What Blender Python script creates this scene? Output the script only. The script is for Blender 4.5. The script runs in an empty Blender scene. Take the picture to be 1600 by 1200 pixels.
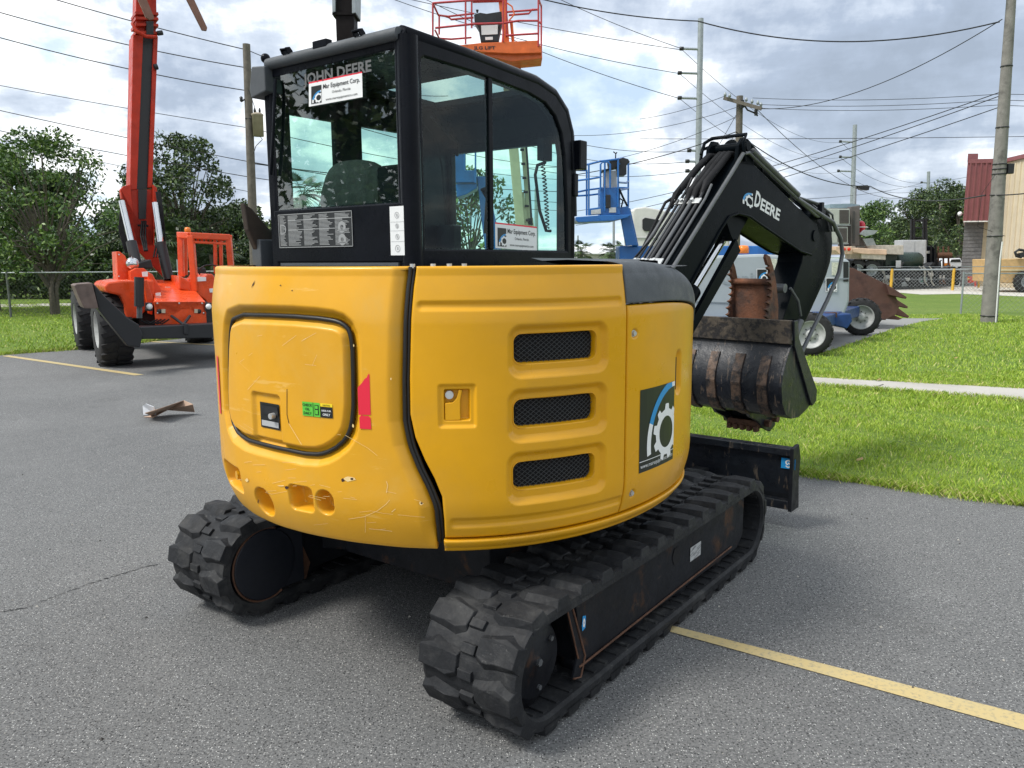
import bpy, bmesh, math, random
import numpy as np
from mathutils import Matrix, Vector
random.seed(7); rng = np.random.default_rng(7)
R_ = math.radians
scene = bpy.context.scene
COL = scene.collection

# ------------------------------------------------------------------ camera
FPX, PITCH, ROLL, CH = 1249.1, .1554, -.0064, 1.6547
cd = bpy.data.cameras.new("camera"); cam = bpy.data.objects.new("camera", cd); COL.objects.link(cam)
cd.sensor_width = 36.0; cd.lens = FPX / 1600 * 36.0; cd.clip_start = .05; cd.clip_end = 5000
_R = Vector((1, 0, 0)); _F = Vector((0, math.cos(PITCH), -math.sin(PITCH))); _U = Vector((0, math.sin(PITCH), math.cos(PITCH)))
cr, sr = math.cos(ROLL), math.sin(ROLL)
_r = _R * cr + _U * sr; _u = _U * cr - _R * sr
cam.matrix_world = Matrix(((_r.x, _u.x, -_F.x, 0), (_r.y, _u.y, -_F.y, 0), (_r.z, _u.z, -_F.z, CH), (0, 0, 0, 1)))
scene.camera = cam
def ray(u, v):
    x = u - 800; y = v - 600
    a = cr * x + sr * y; b = -sr * x + cr * y
    return _R * (a / FPX) + _U * (-b / FPX) + _F
CAM = Vector((0, 0, CH))
def onplane(u, v, P, n):
    d = ray(u, v); P = Vector(P); n = Vector(n)
    return CAM + d * (n.dot(P - CAM) / n.dot(d))
def at(u, v, Y): return onplane(u, v, (0, Y, 0), (0, 1, 0))
def gnd(u, v, z=0): return onplane(u, v, (0, 0, z), (0, 0, 1))

# ------------------------------------------------------------------ light
SUN_EL, SUN_AZ = 52, -112          # direction the light comes from (azimuth from +Y, clockwise)
sl = bpy.data.lights.new("sun", 'SUN'); sl.energy = 2.3; sl.angle = R_(16); sl.color = (1, .965, .91)
so = bpy.data.objects.new("sun", sl); COL.objects.link(so)
az = R_(SUN_AZ); el = R_(SUN_EL)
sd = Vector((math.sin(az) * math.cos(el), math.cos(az) * math.cos(el), math.sin(el)))
so.rotation_euler = (-sd).to_track_quat('-Z', 'Y').to_euler()
scene.view_settings.view_transform = 'Standard'; scene.view_settings.look = 'None'
scene.view_settings.exposure = 0.60; scene.view_settings.gamma = 1

w = bpy.data.worlds.new("World"); scene.world = w; w.use_nodes = True
nt = w.node_tree; nt.nodes.clear()
def N(nt, t, **k):
    n = nt.nodes.new(t)
    for a, b in k.items(): setattr(n, a, b)
    return n
def L(nt, a, b): nt.links.new(a, b)
def vmath(nt, op, a, b=None):
    n = N(nt, 'ShaderNodeVectorMath', operation=op)
    for i, s in enumerate((a, b)):
        if s is None: continue
        if isinstance(s, (tuple, list, Vector)): n.inputs[i].default_value = tuple(s)
        elif isinstance(s, (int, float)): n.inputs['Scale'].default_value = s
        else: L(nt, s, n.inputs[i])
    return n.outputs['Value'] if op in ('DOT_PRODUCT', 'LENGTH') else n.outputs[0]
def math_(nt, op, a, b=0., clamp=False):
    n = N(nt, 'ShaderNodeMath', operation=op, use_clamp=clamp)
    for i, s in enumerate((a, b)):
        if isinstance(s, (int, float)): n.inputs[i].default_value = s
        else: L(nt, s, n.inputs[i])
    return n.outputs[0]
def mapr(nt, v, a, b, c=0., d=1., interp='SMOOTHSTEP'):
    n = N(nt, 'ShaderNodeMapRange', interpolation_type=interp)
    L(nt, v, n.inputs[0])
    for i, x in enumerate((a, b, c, d)): n.inputs[i + 1].default_value = x
    return n.outputs[0]
def mixc(nt, f, a, b, bt='MIX'):
    n = N(nt, 'ShaderNodeMix', data_type='RGBA', blend_type=bt)
    if isinstance(f, (int, float)): n.inputs[0].default_value = f
    else: L(nt, f, n.inputs[0])
    for i, s in ((6, a), (7, b)):
        if isinstance(s, tuple): n.inputs[i].default_value = (*s[:3], 1)
        else: L(nt, s, n.inputs[i])
    return n.outputs[2]
def noise(nt, vec, scale, detail=4, rough=.5, dist=0.):
    n = N(nt, 'ShaderNodeTexNoise'); n.inputs['Scale'].default_value = scale; n.inputs['Detail'].default_value = detail
    n.inputs['Roughness'].default_value = rough; n.inputs['Distortion'].default_value = dist
    if vec is not None: L(nt, vec, n.inputs['Vector'])
    return n.outputs[0]
sky = N(nt, 'ShaderNodeTexSky', sky_type='NISHITA'); sky.sun_disc = False
sky.sun_elevation = el; sky.sun_rotation = az; sky.air_density = 1.2; sky.dust_density = 1.5
skyc = vmath(nt, 'SCALE', sky.outputs[0], .085)
tc = N(nt, 'ShaderNodeTexCoord'); D = tc.outputs['Generated']
sep = N(nt, 'ShaderNodeSeparateXYZ'); L(nt, D, sep.inputs[0])
zz = math_(nt, 'ADD', math_(nt, 'ABSOLUTE', sep.outputs[2]), .16)
cmb = N(nt, 'ShaderNodeCombineXYZ')
L(nt, math_(nt, 'DIVIDE', sep.outputs[0], zz), cmb.inputs[0]); L(nt, math_(nt, 'DIVIDE', sep.outputs[1], zz), cmb.inputs[1])
P = cmb.outputs[0]
P2 = vmath(nt, 'ADD', P, (3.7, 1.3, 0))
n1 = noise(nt, P2, .62, 9, .58, .25); n2 = noise(nt, P2, 1.9, 7, .6, .15)
nd = noise(nt, D, 4.2, 9, .62, .15); nd2 = noise(nt, D, 13., 6, .6, .1)
dens = math_(nt, 'ADD', math_(nt, 'MULTIPLY', n1, .46), math_(nt, 'ADD', math_(nt, 'MULTIPLY', n2, .14), math_(nt, 'ADD', math_(nt, 'MULTIPLY', nd, .32), math_(nt, 'MULTIPLY', nd2, .08))))
# weather of that day: heavier and thinner patches of the deck in fixed compass directions
def patch(px, py, rad, amt):
    d = ray(px, py).normalized()
    dt = vmath(nt, 'DOT_PRODUCT', vmath(nt, 'NORMALIZE', vmath(nt, 'ADD', D, wob)), d)
    return math_(nt, 'MULTIPLY', mapr(nt, dt, math.cos(math.atan(rad / FPX)), 1., 0, 1), amt)
wn = N(nt, 'ShaderNodeTexNoise'); L(nt, D, wn.inputs['Vector']); wn.inputs['Scale'].default_value = 5.; wn.inputs['Detail'].default_value = 7
wn.inputs['Roughness'].default_value = .62
wob = vmath(nt, 'SCALE', vmath(nt, 'SUBTRACT', wn.outputs['Color'], (.5, .5, .5)), .22)
br = math_(nt, 'ADD', math_(nt, 'MULTIPLY', math_(nt, 'SUBTRACT', dens, .5), 4.9), .43)
for a in [(1260, 165, 260, .27), (1500, 120, 200, .22), (1300, 10, 190, -.10), (1040, 190, 150, -.08), (1420, 262, 120, -.10), (1130, 280, 140, -.08),
          (330, 110, 210, .22), (60, 130, 170, -.18), (600, 20, 140, .12), (930, 120, 160, -.04), (200, 210, 130, -.15), (470, 240, 120, -.12), (960, 320, 150, -.12), (1230, 345, 110, -.1), (560, 320, 160, -.12)]:
    br = math_(nt, 'ADD', br, patch(*a))
ramp = N(nt, 'ShaderNodeValToRGB'); L(nt, br, ramp.inputs[0])
e = ramp.color_ramp.elements
e[0].position = 0; e[0].color = (.43, .55, .69, 1); e[1].position = 1; e[1].color = (.28, .33, .41, 1)
for p_, c_ in ((.16, (.56, .67, .78)), (.26, (.76, .83, .89)), (.34, (1.0, 1.0, 1.0)), (.43, (.82, .85, .88)), (.55, (.54, .60, .69)), (.76, (.34, .40, .50))):
    x_ = e.new(p_); x_.color = (*c_, 1)
fin = mixc(nt, .9, skyc, ramp.outputs[0])
bg = N(nt, 'ShaderNodeBackground'); L(nt, fin, bg.inputs[0]); bg.inputs[1].default_value = 1.0
wo = N(nt, 'ShaderNodeOutputWorld'); L(nt, bg.outputs[0], wo.inputs[0])

# ------------------------------------------------------------------ materials
MATS = {}
def pm(name, col, rough=.5, metal=0., var=.12, scale=6., bump=0., bscale=60., col2=None, c2lo=.55, c2hi=.7, c2scale=5., coat=0., spec=.5, rvar=.15, streak=None, fine=0.):
    if name in MATS: return MATS[name]
    m = bpy.data.materials.new(name); m.use_nodes = True; nt = m.node_tree
    b = nt.nodes['Principled BSDF']; tc = N(nt, 'ShaderNodeTexCoord'); O = tc.outputs['Object']
    n = noise(nt, O, scale, 6, .6)
    f = mapr(nt, n, .3, .7, 1 - var, 1 + var, 'LINEAR')
    c = vmath(nt, 'SCALE', (1, 1, 1), 1.); sc = c.node; sc.inputs[0].default_value = col[:3]; L(nt, f, sc.inputs['Scale'])
    if fine:
        nf = noise(nt, O, 220, 2, .7); k = vmath(nt, 'SCALE', c, 1.); L(nt, mapr(nt, nf, .35, .65, 1 - fine, 1 + fine, 'LINEAR'), k.node.inputs['Scale']); c = k
    if col2:
        n3 = noise(nt, O, c2scale, 8, .65, .3)
        c = mixc(nt, mapr(nt, n3, c2lo, c2hi), c, col2)
    if streak:                      # (colour, amount, stretch) scratches
        mp = N(nt, 'ShaderNodeMapping'); L(nt, O, mp.inputs[0]); mp.inputs['Scale'].default_value = streak[2]; mp.inputs['Rotation'].default_value = (.2, .3, .1)
        ns = noise(nt, mp.outputs[0], 9, 5, .7, .4)
        c = mixc(nt, mapr(nt, ns, streak[3], streak[3] + .06, 0, streak[1]), c, streak[0])
    L(nt, c, b.inputs['Base Color'])
    nr = noise(nt, O, scale * 1.7, 5, .6)
    L(nt, mapr(nt, nr, .3, .7, max(.02, rough - rvar), min(1, rough + rvar), 'LINEAR'), b.inputs['Roughness'])
    b.inputs['Metallic'].default_value = metal; b.inputs['Coat Weight'].default_value = coat; b.inputs['Coat Roughness'].default_value = .12
    b.inputs['Specular IOR Level'].default_value = spec
    if bump:
        bn = N(nt, 'ShaderNodeBump'); bn.inputs['Strength'].default_value = bump; bn.inputs['Distance'].default_value = .01
        L(nt, noise(nt, O, bscale, 5, .6), bn.inputs['Height']); L(nt, bn.outputs[0], b.inputs['Normal'])
    MATS[name] = m; return m
def flat(name, col, rough=.5, metal=0., emit=0.):
    if name in MATS: return MATS[name]
    m = bpy.data.materials.new(name); m.use_nodes = True; b = m.node_tree.nodes['Principled BSDF']
    b.inputs['Base Color'].default_value = (*col, 1); b.inputs['Roughness'].default_value = rough; b.inputs['Metallic'].default_value = metal
    MATS[name] = m; return m
def glassm(name, tint, refl=1.45, dirt=.05, k=1.15):
    m = bpy.data.materials.new(name); m.use_nodes = True; nt = m.node_tree; nt.nodes.clear()
    o = N(nt, 'ShaderNodeOutputMaterial'); tr = N(nt, 'ShaderNodeBsdfTransparent'); tr.inputs[0].default_value = (*tint, 1)
    g = N(nt, 'ShaderNodeBsdfGlossy'); g.inputs['Roughness'].default_value = .015; g.inputs[0].default_value = (.9, .95, .95, 1)
    fr = N(nt, 'ShaderNodeFresnel'); gb_ = N(nt, 'ShaderNodeNewGeometry'); L(nt, mapr(nt, gb_.outputs['Backfacing'], 0, 1, refl, 1 / refl, 'LINEAR'), fr.inputs[0])
    mx = N(nt, 'ShaderNodeMixShader'); L(nt, math_(nt, 'MULTIPLY', fr.outputs[0], k, True), mx.inputs[0]); L(nt, tr.outputs[0], mx.inputs[1]); L(nt, g.outputs[0], mx.inputs[2])
    df = N(nt, 'ShaderNodeBsdfDiffuse'); df.inputs[0].default_value = (.5, .5, .48, 1)
    tcn = N(nt, 'ShaderNodeTexCoord'); dn = noise(nt, tcn.outputs['Object'], 9, 8, .7)
    m2 = N(nt, 'ShaderNodeMixShader'); L(nt, mapr(nt, dn, .55, .8, 0, dirt), m2.inputs[0]); L(nt, mx.outputs[0], m2.inputs[1]); L(nt, df.outputs[0], m2.inputs[2])
    L(nt, m2.outputs[0], o.inputs[0]); MATS[name] = m; return m

# ------------------------------------------------------------------ object helpers
def tag(o, label=None, cat=None, group=None, kind=None):
    for k, v in (('label', label), ('category', cat), ('group', group), ('kind', kind)):
        if v: o[k] = v
    return o
def thing(name, label, cat, loc=(0, 0, 0), rz=0, group=None):
    o = bpy.data.objects.new(name, None); COL.objects.link(o); o.empty_display_size = .2
    o.matrix_world = Matrix.Translation(Vector(loc)) @ Matrix.Rotation(rz, 4, 'Z')
    o['_m'] = [x for r in o.matrix_world for x in r]
    return tag(o, label, cat, group)
def rootm(o):
    while o.parent: o = o.parent
    return o.matrix_basis.copy()
I4 = Matrix.Identity(4)
class MB:
    def __init__(s, T=None): s.v = []; s.f = []; s.m = []; s.T = T or I4; s.sm = []
    def add(s, vs, fs, mi=0, smooth=False, T=None):
        b = len(s.v); M = s.T @ T if T is not None else s.T
        s.v += [tuple(M @ Vector(p)) for p in vs]
        s.f += [tuple(b + i for i in f) for f in fs]; s.m += [mi] * len(fs); s.sm += [smooth] * len(fs)
        return s
    def box(s, c, d, rot=None, mi=0, taper=1.):
        hx, hy, hz = d[0] / 2, d[1] / 2, d[2] / 2
        vs = [Vector((x * (taper if z > 0 else 1), y * (taper if z > 0 else 1), z)) for x in (-hx, hx) for y in (-hy, hy) for z in (-hz, hz)]
        if rot is not None: vs = [rot @ v for v in vs]
        vs = [v + Vector(c) for v in vs]
        return s.add(vs, [(0, 1, 3, 2), (4, 6, 7, 5), (0, 4, 5, 1), (2, 3, 7, 6), (0, 2, 6, 4), (1, 5, 7, 3)], mi)
    def mm(s, a, b, mi=0):          # box from min/max corners
        a = Vector(a); b = Vector(b); return s.box((a + b) / 2, (abs(b.x - a.x), abs(b.y - a.y), abs(b.z - a.z)), None, mi)
    def beam(s, p, q, w_, h_, up=(0, 0, 1), mi=0, w2=None, h2=None):
        p = Vector(p); q = Vector(q); d = (q - p); l = d.length; d.normalize(); u = Vector(up)
        if abs(d.dot(u)) > .98: u = Vector((1, 0, 0))
        r = d.cross(u).normalized(); u = r.cross(d)
        w2 = w2 or w_; h2 = h2 or h_
        vs = [p + r * (a * w_ / 2) + u * (b * h_ / 2) for a, b in ((-1, -1), (1, -1), (1, 1), (-1, 1))] + [q + r * (a * w2 / 2) + u * (b * h2 / 2) for a, b in ((-1, -1), (1, -1), (1, 1), (-1, 1))]
        return s.add(vs, [(3, 2, 1, 0), (4, 5, 6, 7), (0, 1, 5, 4), (1, 2, 6, 5), (2, 3, 7, 6), (3, 0, 4, 7)], mi)
    def tube(s, pts, r, n=8, mi=0, cap=True, closed=False):
        pts = [Vector(p) for p in pts]; m = len(pts); rr = r if isinstance(r, (list, tuple)) else [r] * m
        vs = []; ref = None
        for i, p in enumerate(pts):
            a = pts[i - 1] if (i or closed) else p; b = pts[(i + 1) % m] if (i < m - 1 or closed) else p
            t = (b - a).normalized() if (b - a).length > 1e-9 else Vector((0, 0, 1))
            if ref is None: ref = t.cross(Vector((0, 0, 1)) if abs(t.z) < .9 else Vector((1, 0, 0))).normalized()
            x = (ref - t * ref.dot(t)).normalized(); y = t.cross(x); ref = x
            for k in range(n):
                an = 2 * math.pi * k / n; vs.append(p + (x * math.cos(an) + y * math.sin(an)) * rr[i])
        fs = []
        for i in range(m if closed else m - 1):
            j = (i + 1) % m
            for k in range(n): fs.append((i * n + k, i * n + (k + 1) % n, j * n + (k + 1) % n, j * n + k))
        s.add(vs, fs, mi, True)
        if cap and not closed:
            s.add(vs[:n], [tuple(reversed(range(n)))], mi); s.add(vs[-n:], [tuple(range(n))], mi)
        return s
    def cyl(s, p, q, r, n=24, mi=0): return s.tube([p, q], r, n, mi)
    def lathe(s, c, axis, prof, n=32, mi=0, smooth=True):   # prof: list of (radius, along axis)
        ax = Vector(axis).normalized(); x = ax.cross(Vector((0, 0, 1)) if abs(ax.z) < .9 else Vector((1, 0, 0))).normalized(); y = ax.cross(x)
        vs = []
        for r, h in prof:
            for k in range(n): a = 2 * math.pi * k / n; vs.append(Vector(c) + ax * h + (x * math.cos(a) + y * math.sin(a)) * r)
        fs = [(i * n + k, i * n + (k + 1) % n, (i + 1) * n + (k + 1) % n, (i + 1) * n + k) for i in range(len(prof) - 1) for k in range(n)]
        return s.add(vs, fs, mi, smooth)
    def prism(s, poly, d, mi=0):      # poly: 3D points (flat), d: extrusion vector
        d = Vector(d); a = [Vector(p) for p in poly]; n = len(a); vs = a + [p + d for p in a]
        nrm = Vector((0, 0, 0))
        for i in range(n): nrm += a[i].cross(a[(i + 1) % n])
        fl = nrm.dot(d) > 0
        f0 = tuple(range(n)); f1 = tuple(range(n, 2 * n))
        fs = [tuple(reversed(f0)) if fl else f0, f1 if fl else tuple(reversed(f1))]
        for i in range(n):
            j = (i + 1) % n; q = (i, j, n + j, n + i); fs.append(q if fl else tuple(reversed(q)))
        return s.add(vs, fs, mi)
    def quad(s, a, b, c, d, mi=0): return s.add([a, b, c, d], [(0, 1, 2, 3)], mi)
    def sphere(s, c, r, mi=0, n=16, sc=(1, 1, 1)):
        prof = [(math.sin(math.pi * i / n) * r, -math.cos(math.pi * i / n) * r) for i in range(n + 1)]
        b = len(s.v); s.lathe((0, 0, 0), (0, 0, 1), prof, n * 2, mi)
        M = s.T; Mi = M.inverted()
        for i in range(b, len(s.v)):
            p = Mi @ Vector(s.v[i]); s.v[i] = tuple(M @ (Vector((p.x * sc[0], p.y * sc[1], p.z * sc[2])) + Vector(c)))
        return s
    def build(s, name, mat, parent=None, bevel=0., smooth=None, label=None):
        me = bpy.data.meshes.new(name); Mi = rootm(parent).inverted() if parent else I4
        me.from_pydata([tuple(Mi @ Vector(p)) for p in s.v] if parent else s.v, [], s.f)
        mats = mat if isinstance(mat, (list, tuple)) else [mat]
        for m in mats: me.materials.append(m)
        me.polygons.foreach_set('material_index', s.m)
        me.polygons.foreach_set('use_smooth', [True] * len(s.f) if smooth else s.sm)
        me.update()
        o = bpy.data.objects.new(name, me); COL.objects.link(o)
        if parent: o.parent = parent
        if bevel:
            md = o.modifiers.new('b', 'BEVEL'); md.width = bevel; md.segments = 2; md.limit_method = 'ANGLE'; md.angle_limit = R_(35); md.harden_normals = False
            me.polygons.foreach_set('use_smooth', s.sm)
        if label: o['label'] = label
        return o
def npmesh(name, V, F, mat, parent=None, smooth=False, mi=None):
    me = bpy.data.meshes.new(name); V = np.asarray(V, float)
    if parent:
        M = np.array(rootm(parent).inverted()); V = V @ M[:3, :3].T + M[:3, 3]
    F = np.asarray(F); k = F.shape[1]
    me.vertices.add(len(V)); me.vertices.foreach_set('co', V.ravel())
    me.loops.add(F.size); me.loops.foreach_set('vertex_index', F.ravel().astype(np.int32))
    me.polygons.add(len(F)); me.polygons.foreach_set('loop_start', np.arange(0, F.size, k, dtype=np.int32))
    for m in (mat if isinstance(mat, (list, tuple)) else [mat]): me.materials.append(m)
    if mi is not None: me.polygons.foreach_set('material_index', np.asarray(mi, np.int32))
    me.polygons.foreach_set('use_smooth', np.full(len(F), smooth))
    me.update(calc_edges=True); me.validate()
    o = bpy.data.objects.new(name, me); COL.objects.link(o)
    if parent: o.parent = parent
    return o
def copy_tree(o, parent=None):
    c = o.copy(); COL.objects.link(c)
    if parent: c.parent = parent
    for ch in o.children: copy_tree(ch, c)
    return c
def textgeo(txt, size=1., bold=0.):
    cu = bpy.data.curves.new('t', 'FONT'); cu.body = txt; cu.size = size; cu.resolution_u = 2; cu.offset = bold
    ob = bpy.data.objects.new('t', cu); COL.objects.link(ob); dg = bpy.context.evaluated_depsgraph_get(); dg.update()
    me = bpy.data.meshes.new_from_object(ob.evaluated_get(dg))
    vs = [tuple(v.co) for v in me.vertices]; fs = [tuple(p.vertices) for p in me.polygons]
    bpy.data.objects.remove(ob); bpy.data.curves.remove(cu); bpy.data.meshes.remove(me)
    return vs, fs
class Decal:
    """2-D artwork in unit sheet coordinates, laid on a surface by fmap(u, v, off)."""
    def __init__(s, fmap, asp): s.mb = MB(); s.f = fmap; s.asp = asp; s.k = 0
    def poly(s, pts, mi, lift=1):
        s.mb.add([s.f(x, y, .0010 * lift) for x, y in pts], [tuple(range(len(pts)))], mi)
    def rect(s, x0, y0, x1, y1, mi, lift=1, n=1):
        for i in range(n):
            a = x0 + (x1 - x0) * i / n; b = x0 + (x1 - x0) * (i + 1) / n; s.poly([(a, y0), (b, y0), (b, y1), (a, y1)], mi, lift)
    def ring(s, cx, cy, r0, r1, a0, a1, mi, lift=2, n=40, clip=None):
        q = lambda x, y: (min(max(x, 0), 1), min(max(y, 0), 1))
        for i in range(n):
            a = a0 + (a1 - a0) * i / n; b = a0 + (a1 - a0) * (i + 1) / n
            f0 = r0(a) if callable(r0) else r0; g0 = r0(b) if callable(r0) else r0
            f1 = r1(a) if callable(r1) else r1; g1 = r1(b) if callable(r1) else r1
            s.poly([q(cx + math.cos(a) * f0, cy + math.sin(a) * f0 * s.asp), q(cx + math.cos(a) * f1, cy + math.sin(a) * f1 * s.asp), q(cx + math.cos(b) * g1, cy + math.sin(b) * g1 * s.asp), q(cx + math.cos(b) * g0, cy + math.sin(b) * g0 * s.asp)], mi, lift)
    def logo(s, x, y, w_, h_, mi_bg, mi_w, mi_b, lift=2, bg=True):
        """gear under an arc, bottom right of a dark square (x, y = lower left)"""
        if bg: s.rect(x, y, x + w_, y + h_, mi_bg, lift)
        old = s.f; asp = s.asp
        s.f = lambda u, v, o: old(x + u * w_, y + v * h_, o); s.asp = w_ / h_ * asp
        s.ring(.98, .12, .72, .86, R_(95), R_(168), mi_b, lift + 1, 24); s.ring(.98, .12, .72, .86, R_(168), R_(188), mi_w, lift + 1, 8); s.ring(.98, .12, .72, .86, R_(84), R_(95), mi_w, lift + 1, 8)
        tooth = lambda a: .36 + (.07 if (math.degrees(a) % 45) < 20 else 0)
        s.ring(.74, .30, .23, tooth, 0, 2 * math.pi, mi_w, lift + 1, 72)
        s.f = old; s.asp = asp
    def text(s, t, x, y, h_, mi, width=None, lift=2, bold=0., just='l'):
        vs, fs = textgeo(t, 1., bold)
        if not vs: return
        x0 = min(v[0] for v in vs); x1 = max(v[0] for v in vs)
        k = h_ / .72; kx = k / s.asp
        if width: kx = width / (x1 - x0)
        ox = x - x0 * kx
        if just == 'c': ox = x - (x0 + x1) / 2 * kx
        s.mb.add([s.f(ox + v[0] * kx, y + v[1] * k, .001 * lift) for v in vs], fs, mi)
    def build(s, name, mats, parent): return s.mb.build(name, mats, parent)
def planemap(O, X, Y, n):       # unit sheet on a plane: origin O, edges X, Y, outward normal n
    O = Vector(O); X = Vector(X); Y = Vector(Y); n = Vector(n).normalized()
    return lambda u, v, o: O + X * u + Y * v + n * o
def chaikin(p, k=2):
    for _ in range(k):
        q = []
        for i in range(len(p)):
            a = np.array(p[i]); b = np.array(p[(i + 1) % len(p)]); q += [tuple(a * .75 + b * .25), tuple(a * .25 + b * .75)]
        p = q
    return p

WHITE = flat('white vinyl', (.78, .79, .78), .4); BLACK = flat('black vinyl', (.012, .014, .014), .35)
BLUE = flat('blue vinyl', (.02, .27, .60), .35); RED = flat('red vinyl', (.75, .02, .05), .4)
GREEN = flat('green vinyl', (.11, .52, .05), .4); YEL = flat('yellow vinyl', (.85, .65, .02), .4); GREYV = flat('grey vinyl', (.42, .43, .43), .4)
# ================================================================== EXCAVATOR
TXM = Matrix.Translation((-.2497, 3.7625, 0)) @ Matrix.Rotation(.9269, 4, 'Z')
MI = TXM.inverted()
exc = thing('mini_excavator', 'yellow and black rubber-tracked excavator with black cab, filling the middle of the asphalt lot', 'excavator', TXM.translation, .9269)
YP = pm('worn yellow paint', (.69, .338, .004), .34, 0, .06, 3, .04, 30, spec=.35, coat=.16, rvar=.1, col2=(.61, .31, .018), c2lo=.45, c2hi=.75, c2scale=2.2)
YPW = pm('scratched yellow paint', (.71, .350, .014), .38, 0, .07, 3, .06, 25, spec=.4, coat=.1, rvar=.12, col2=(.66, .37, .06), c2lo=.42, c2hi=.75, c2scale=2.6, streak=((.84, .58, .20), .30, (.35, .35, 3.2), .615))
BLK = pm('black cab paint', (.005, .006, .009), .30, 0, .25, 5, .05, 40, spec=.10)
DARK = pm('dark steel', (.012, .013, .015), .5, 0, .3, 9, .1, 40)
GRH = pm('charcoal hood plastic', (.062, .070, .078), .55, 0, .1, 8, .25, 300)
RUB = pm('track rubber', (.017, .018, .020), .6, 0, .25, 7, .35, 45, col2=(.052, .052, .051), c2lo=.47, c2hi=.75, c2scale=6, spec=.22, streak=((.10, .10, .095), .5, (1.5, 1.5, 5), .62))
RUBS = pm('seal rubber', (.008, .008, .008), .5, 0, .2)
UND = pm('grimy undercarriage steel', (.011, .012, .015), .5, 0, .3, 8, .2, 30, col2=(.08, .038, .018), c2lo=.55, c2hi=.72, c2scale=5, spec=.2, streak=((.14, .10, .07), .5, (1, 1, 6), .66))
RUST = pm('rusty edge', (.10, .045, .024), .75, .0, .35, 14, .4, 60, col2=(.04, .03, .028))
RUST2 = pm('rusty thumb steel', (.16, .062, .030), .8, 0, .35, 10, .5, 50, col2=(.055, .03, .022), c2lo=.45, c2hi=.65)
BOOMP = pm('black boom paint', (.004, .006, .008), .30, 0, .2, 4, .06, 30, spec=.04, rvar=.06)
BUCKP = pm('worn bucket steel', (.010, .012, .017), .38, .0, .3, 8, .3, 30, streak=((.16, .12, .09), .6, (3, 3, .5), .58))
LIPP = pm('worn bucket lip', (.085, .068, .05), .6, .3, .3, 10, .4, 50, col2=(.02, .018, .018), c2lo=.42, c2hi=.6, c2scale=16)
CHROME = pm('cylinder chrome', (.6, .61, .62), .15, 1., .05)
PIPE = pm('steel pipe', (.095, .10, .105), .42, .1, .2, 10)
HOSE = pm('hydraulic hose', (.007, .007, .008), .7, 0, .3, spec=.25)
ZINC = pm('zinc plate', (.55, .56, .55), .4, .6, .15, 20)
VOID = flat('vent void', (.003, .003, .004), .9)
WIREM = flat('grille wire', (.075, .08, .082), .45, .5)
TEAL = glassm('tinted cab glass', (.72, .93, .86), 1.45, .008, .55)  # same cab glass, reflection weakened by hand so these panes look darker
TEALR = glassm('tinted rear glass', (.72, .93, .86), 1.52, .02, 2.3)  # same cab glass, reflection strengthened by hand so mirrored tree and sky show
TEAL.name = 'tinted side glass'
LGLASS = glassm('light glass', (.70, .80, .78), 1.45, .05)
SEATM = pm('seat fabric', (.02, .022, .022), .85, 0, .3, 20, .4, 120)

# ---- body surface:  cylinder-like upper structure, (theta, z) coordinates in the machine frame
ZB, ZT = .642, 1.632
def Rth(t):
    td = np.degrees(t); return 1.083 + .034 * np.exp(-((td + 138) / 24.) ** 2) - .02 * np.exp(-((td + 88) / 20.) ** 2)
def inset(z):
    z = np.asarray(z, float)
    return .022 * np.clip((z - 1.44) / .16, 0, 1) ** 1.5 + .05 * np.clip((.84 - z) / .19, 0, 1) ** 2
def surfM(t, z, off=0.): # machine coords (arrays ok)
    r = Rth(t) - inset(z) + off
    return np.stack([r * np.cos(t), r * np.sin(t), z + 0 * r], -1)
def bs(px, py):
    o = MI @ CAM; d = (MI.to_3x3() @ ray(px, py))
    prev = None; t = 2.0
    def g(t):
        p = o + d * t; th = math.atan2(p.y, p.x)
        if th > math.pi / 2: th -= 2 * math.pi
        return math.hypot(p.x, p.y) - float(Rth(th) - inset(min(max(p.z, ZB), ZT))), th, p.z
    while t < 4.6:
        a = g(t)
        if a[0] < 0: break
        t += .02
    if t >= 4.6:        # grazing: closest approach
        ts = np.arange(2, 5, .01); k = min(ts, key=lambda q: g(q)[0]); a = g(k); return a[1], a[2]
    lo, hi = t - .02, t
    for _ in range(30):
        mid = (lo + hi) / 2
        if g(mid)[0] < 0: hi = mid
        else: lo = mid
    a = g(hi); return a[1], a[2]
RM = 1.1
def sz(px, py): t, z = bs(px, py); return (t * RM, z)
def smst(x, a, b):
    x = np.clip((x - a) / (b - a), 0, 1); return x * x * (3 - 2 * x)
def sd_rr(S, Z, box, r):       # box = (s0, z0, s1, z1)
    cx, cz = (box[0] + box[2]) / 2, (box[1] + box[3]) / 2; hx, hz = abs(box[2] - box[0]) / 2 - r, abs(box[3] - box[1]) / 2 - r
    qx = np.abs(S - cx) - hx; qz = np.abs(Z - cz) - hz
    return np.hypot(np.maximum(qx, 0), np.maximum(qz, 0)) + np.minimum(np.maximum(qx, qz), 0) - r
def sd_poly(S, Z, poly):
    P = np.array(poly); d = np.full(S.shape, 1e9); ins = np.zeros(S.shape, bool)
    for i in range(len(P)):
        a = P[i]; b = P[(i + 1) % len(P)]; e = b - a; wx = S - a[0]; wz = Z - a[1]
        h = np.clip((wx * e[0] + wz * e[1]) / (e @ e + 1e-12), 0, 1)
        d = np.minimum(d, np.hypot(wx - e[0] * h, wz - e[1] * h))
        c = ((a[1] > Z) != (b[1] > Z)) & (S < (b[0] - a[0]) * (Z - a[1]) / (b[1] - a[1] + 1e-12) + a[0]); ins ^= c
    return np.where(ins, -d, d)
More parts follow.
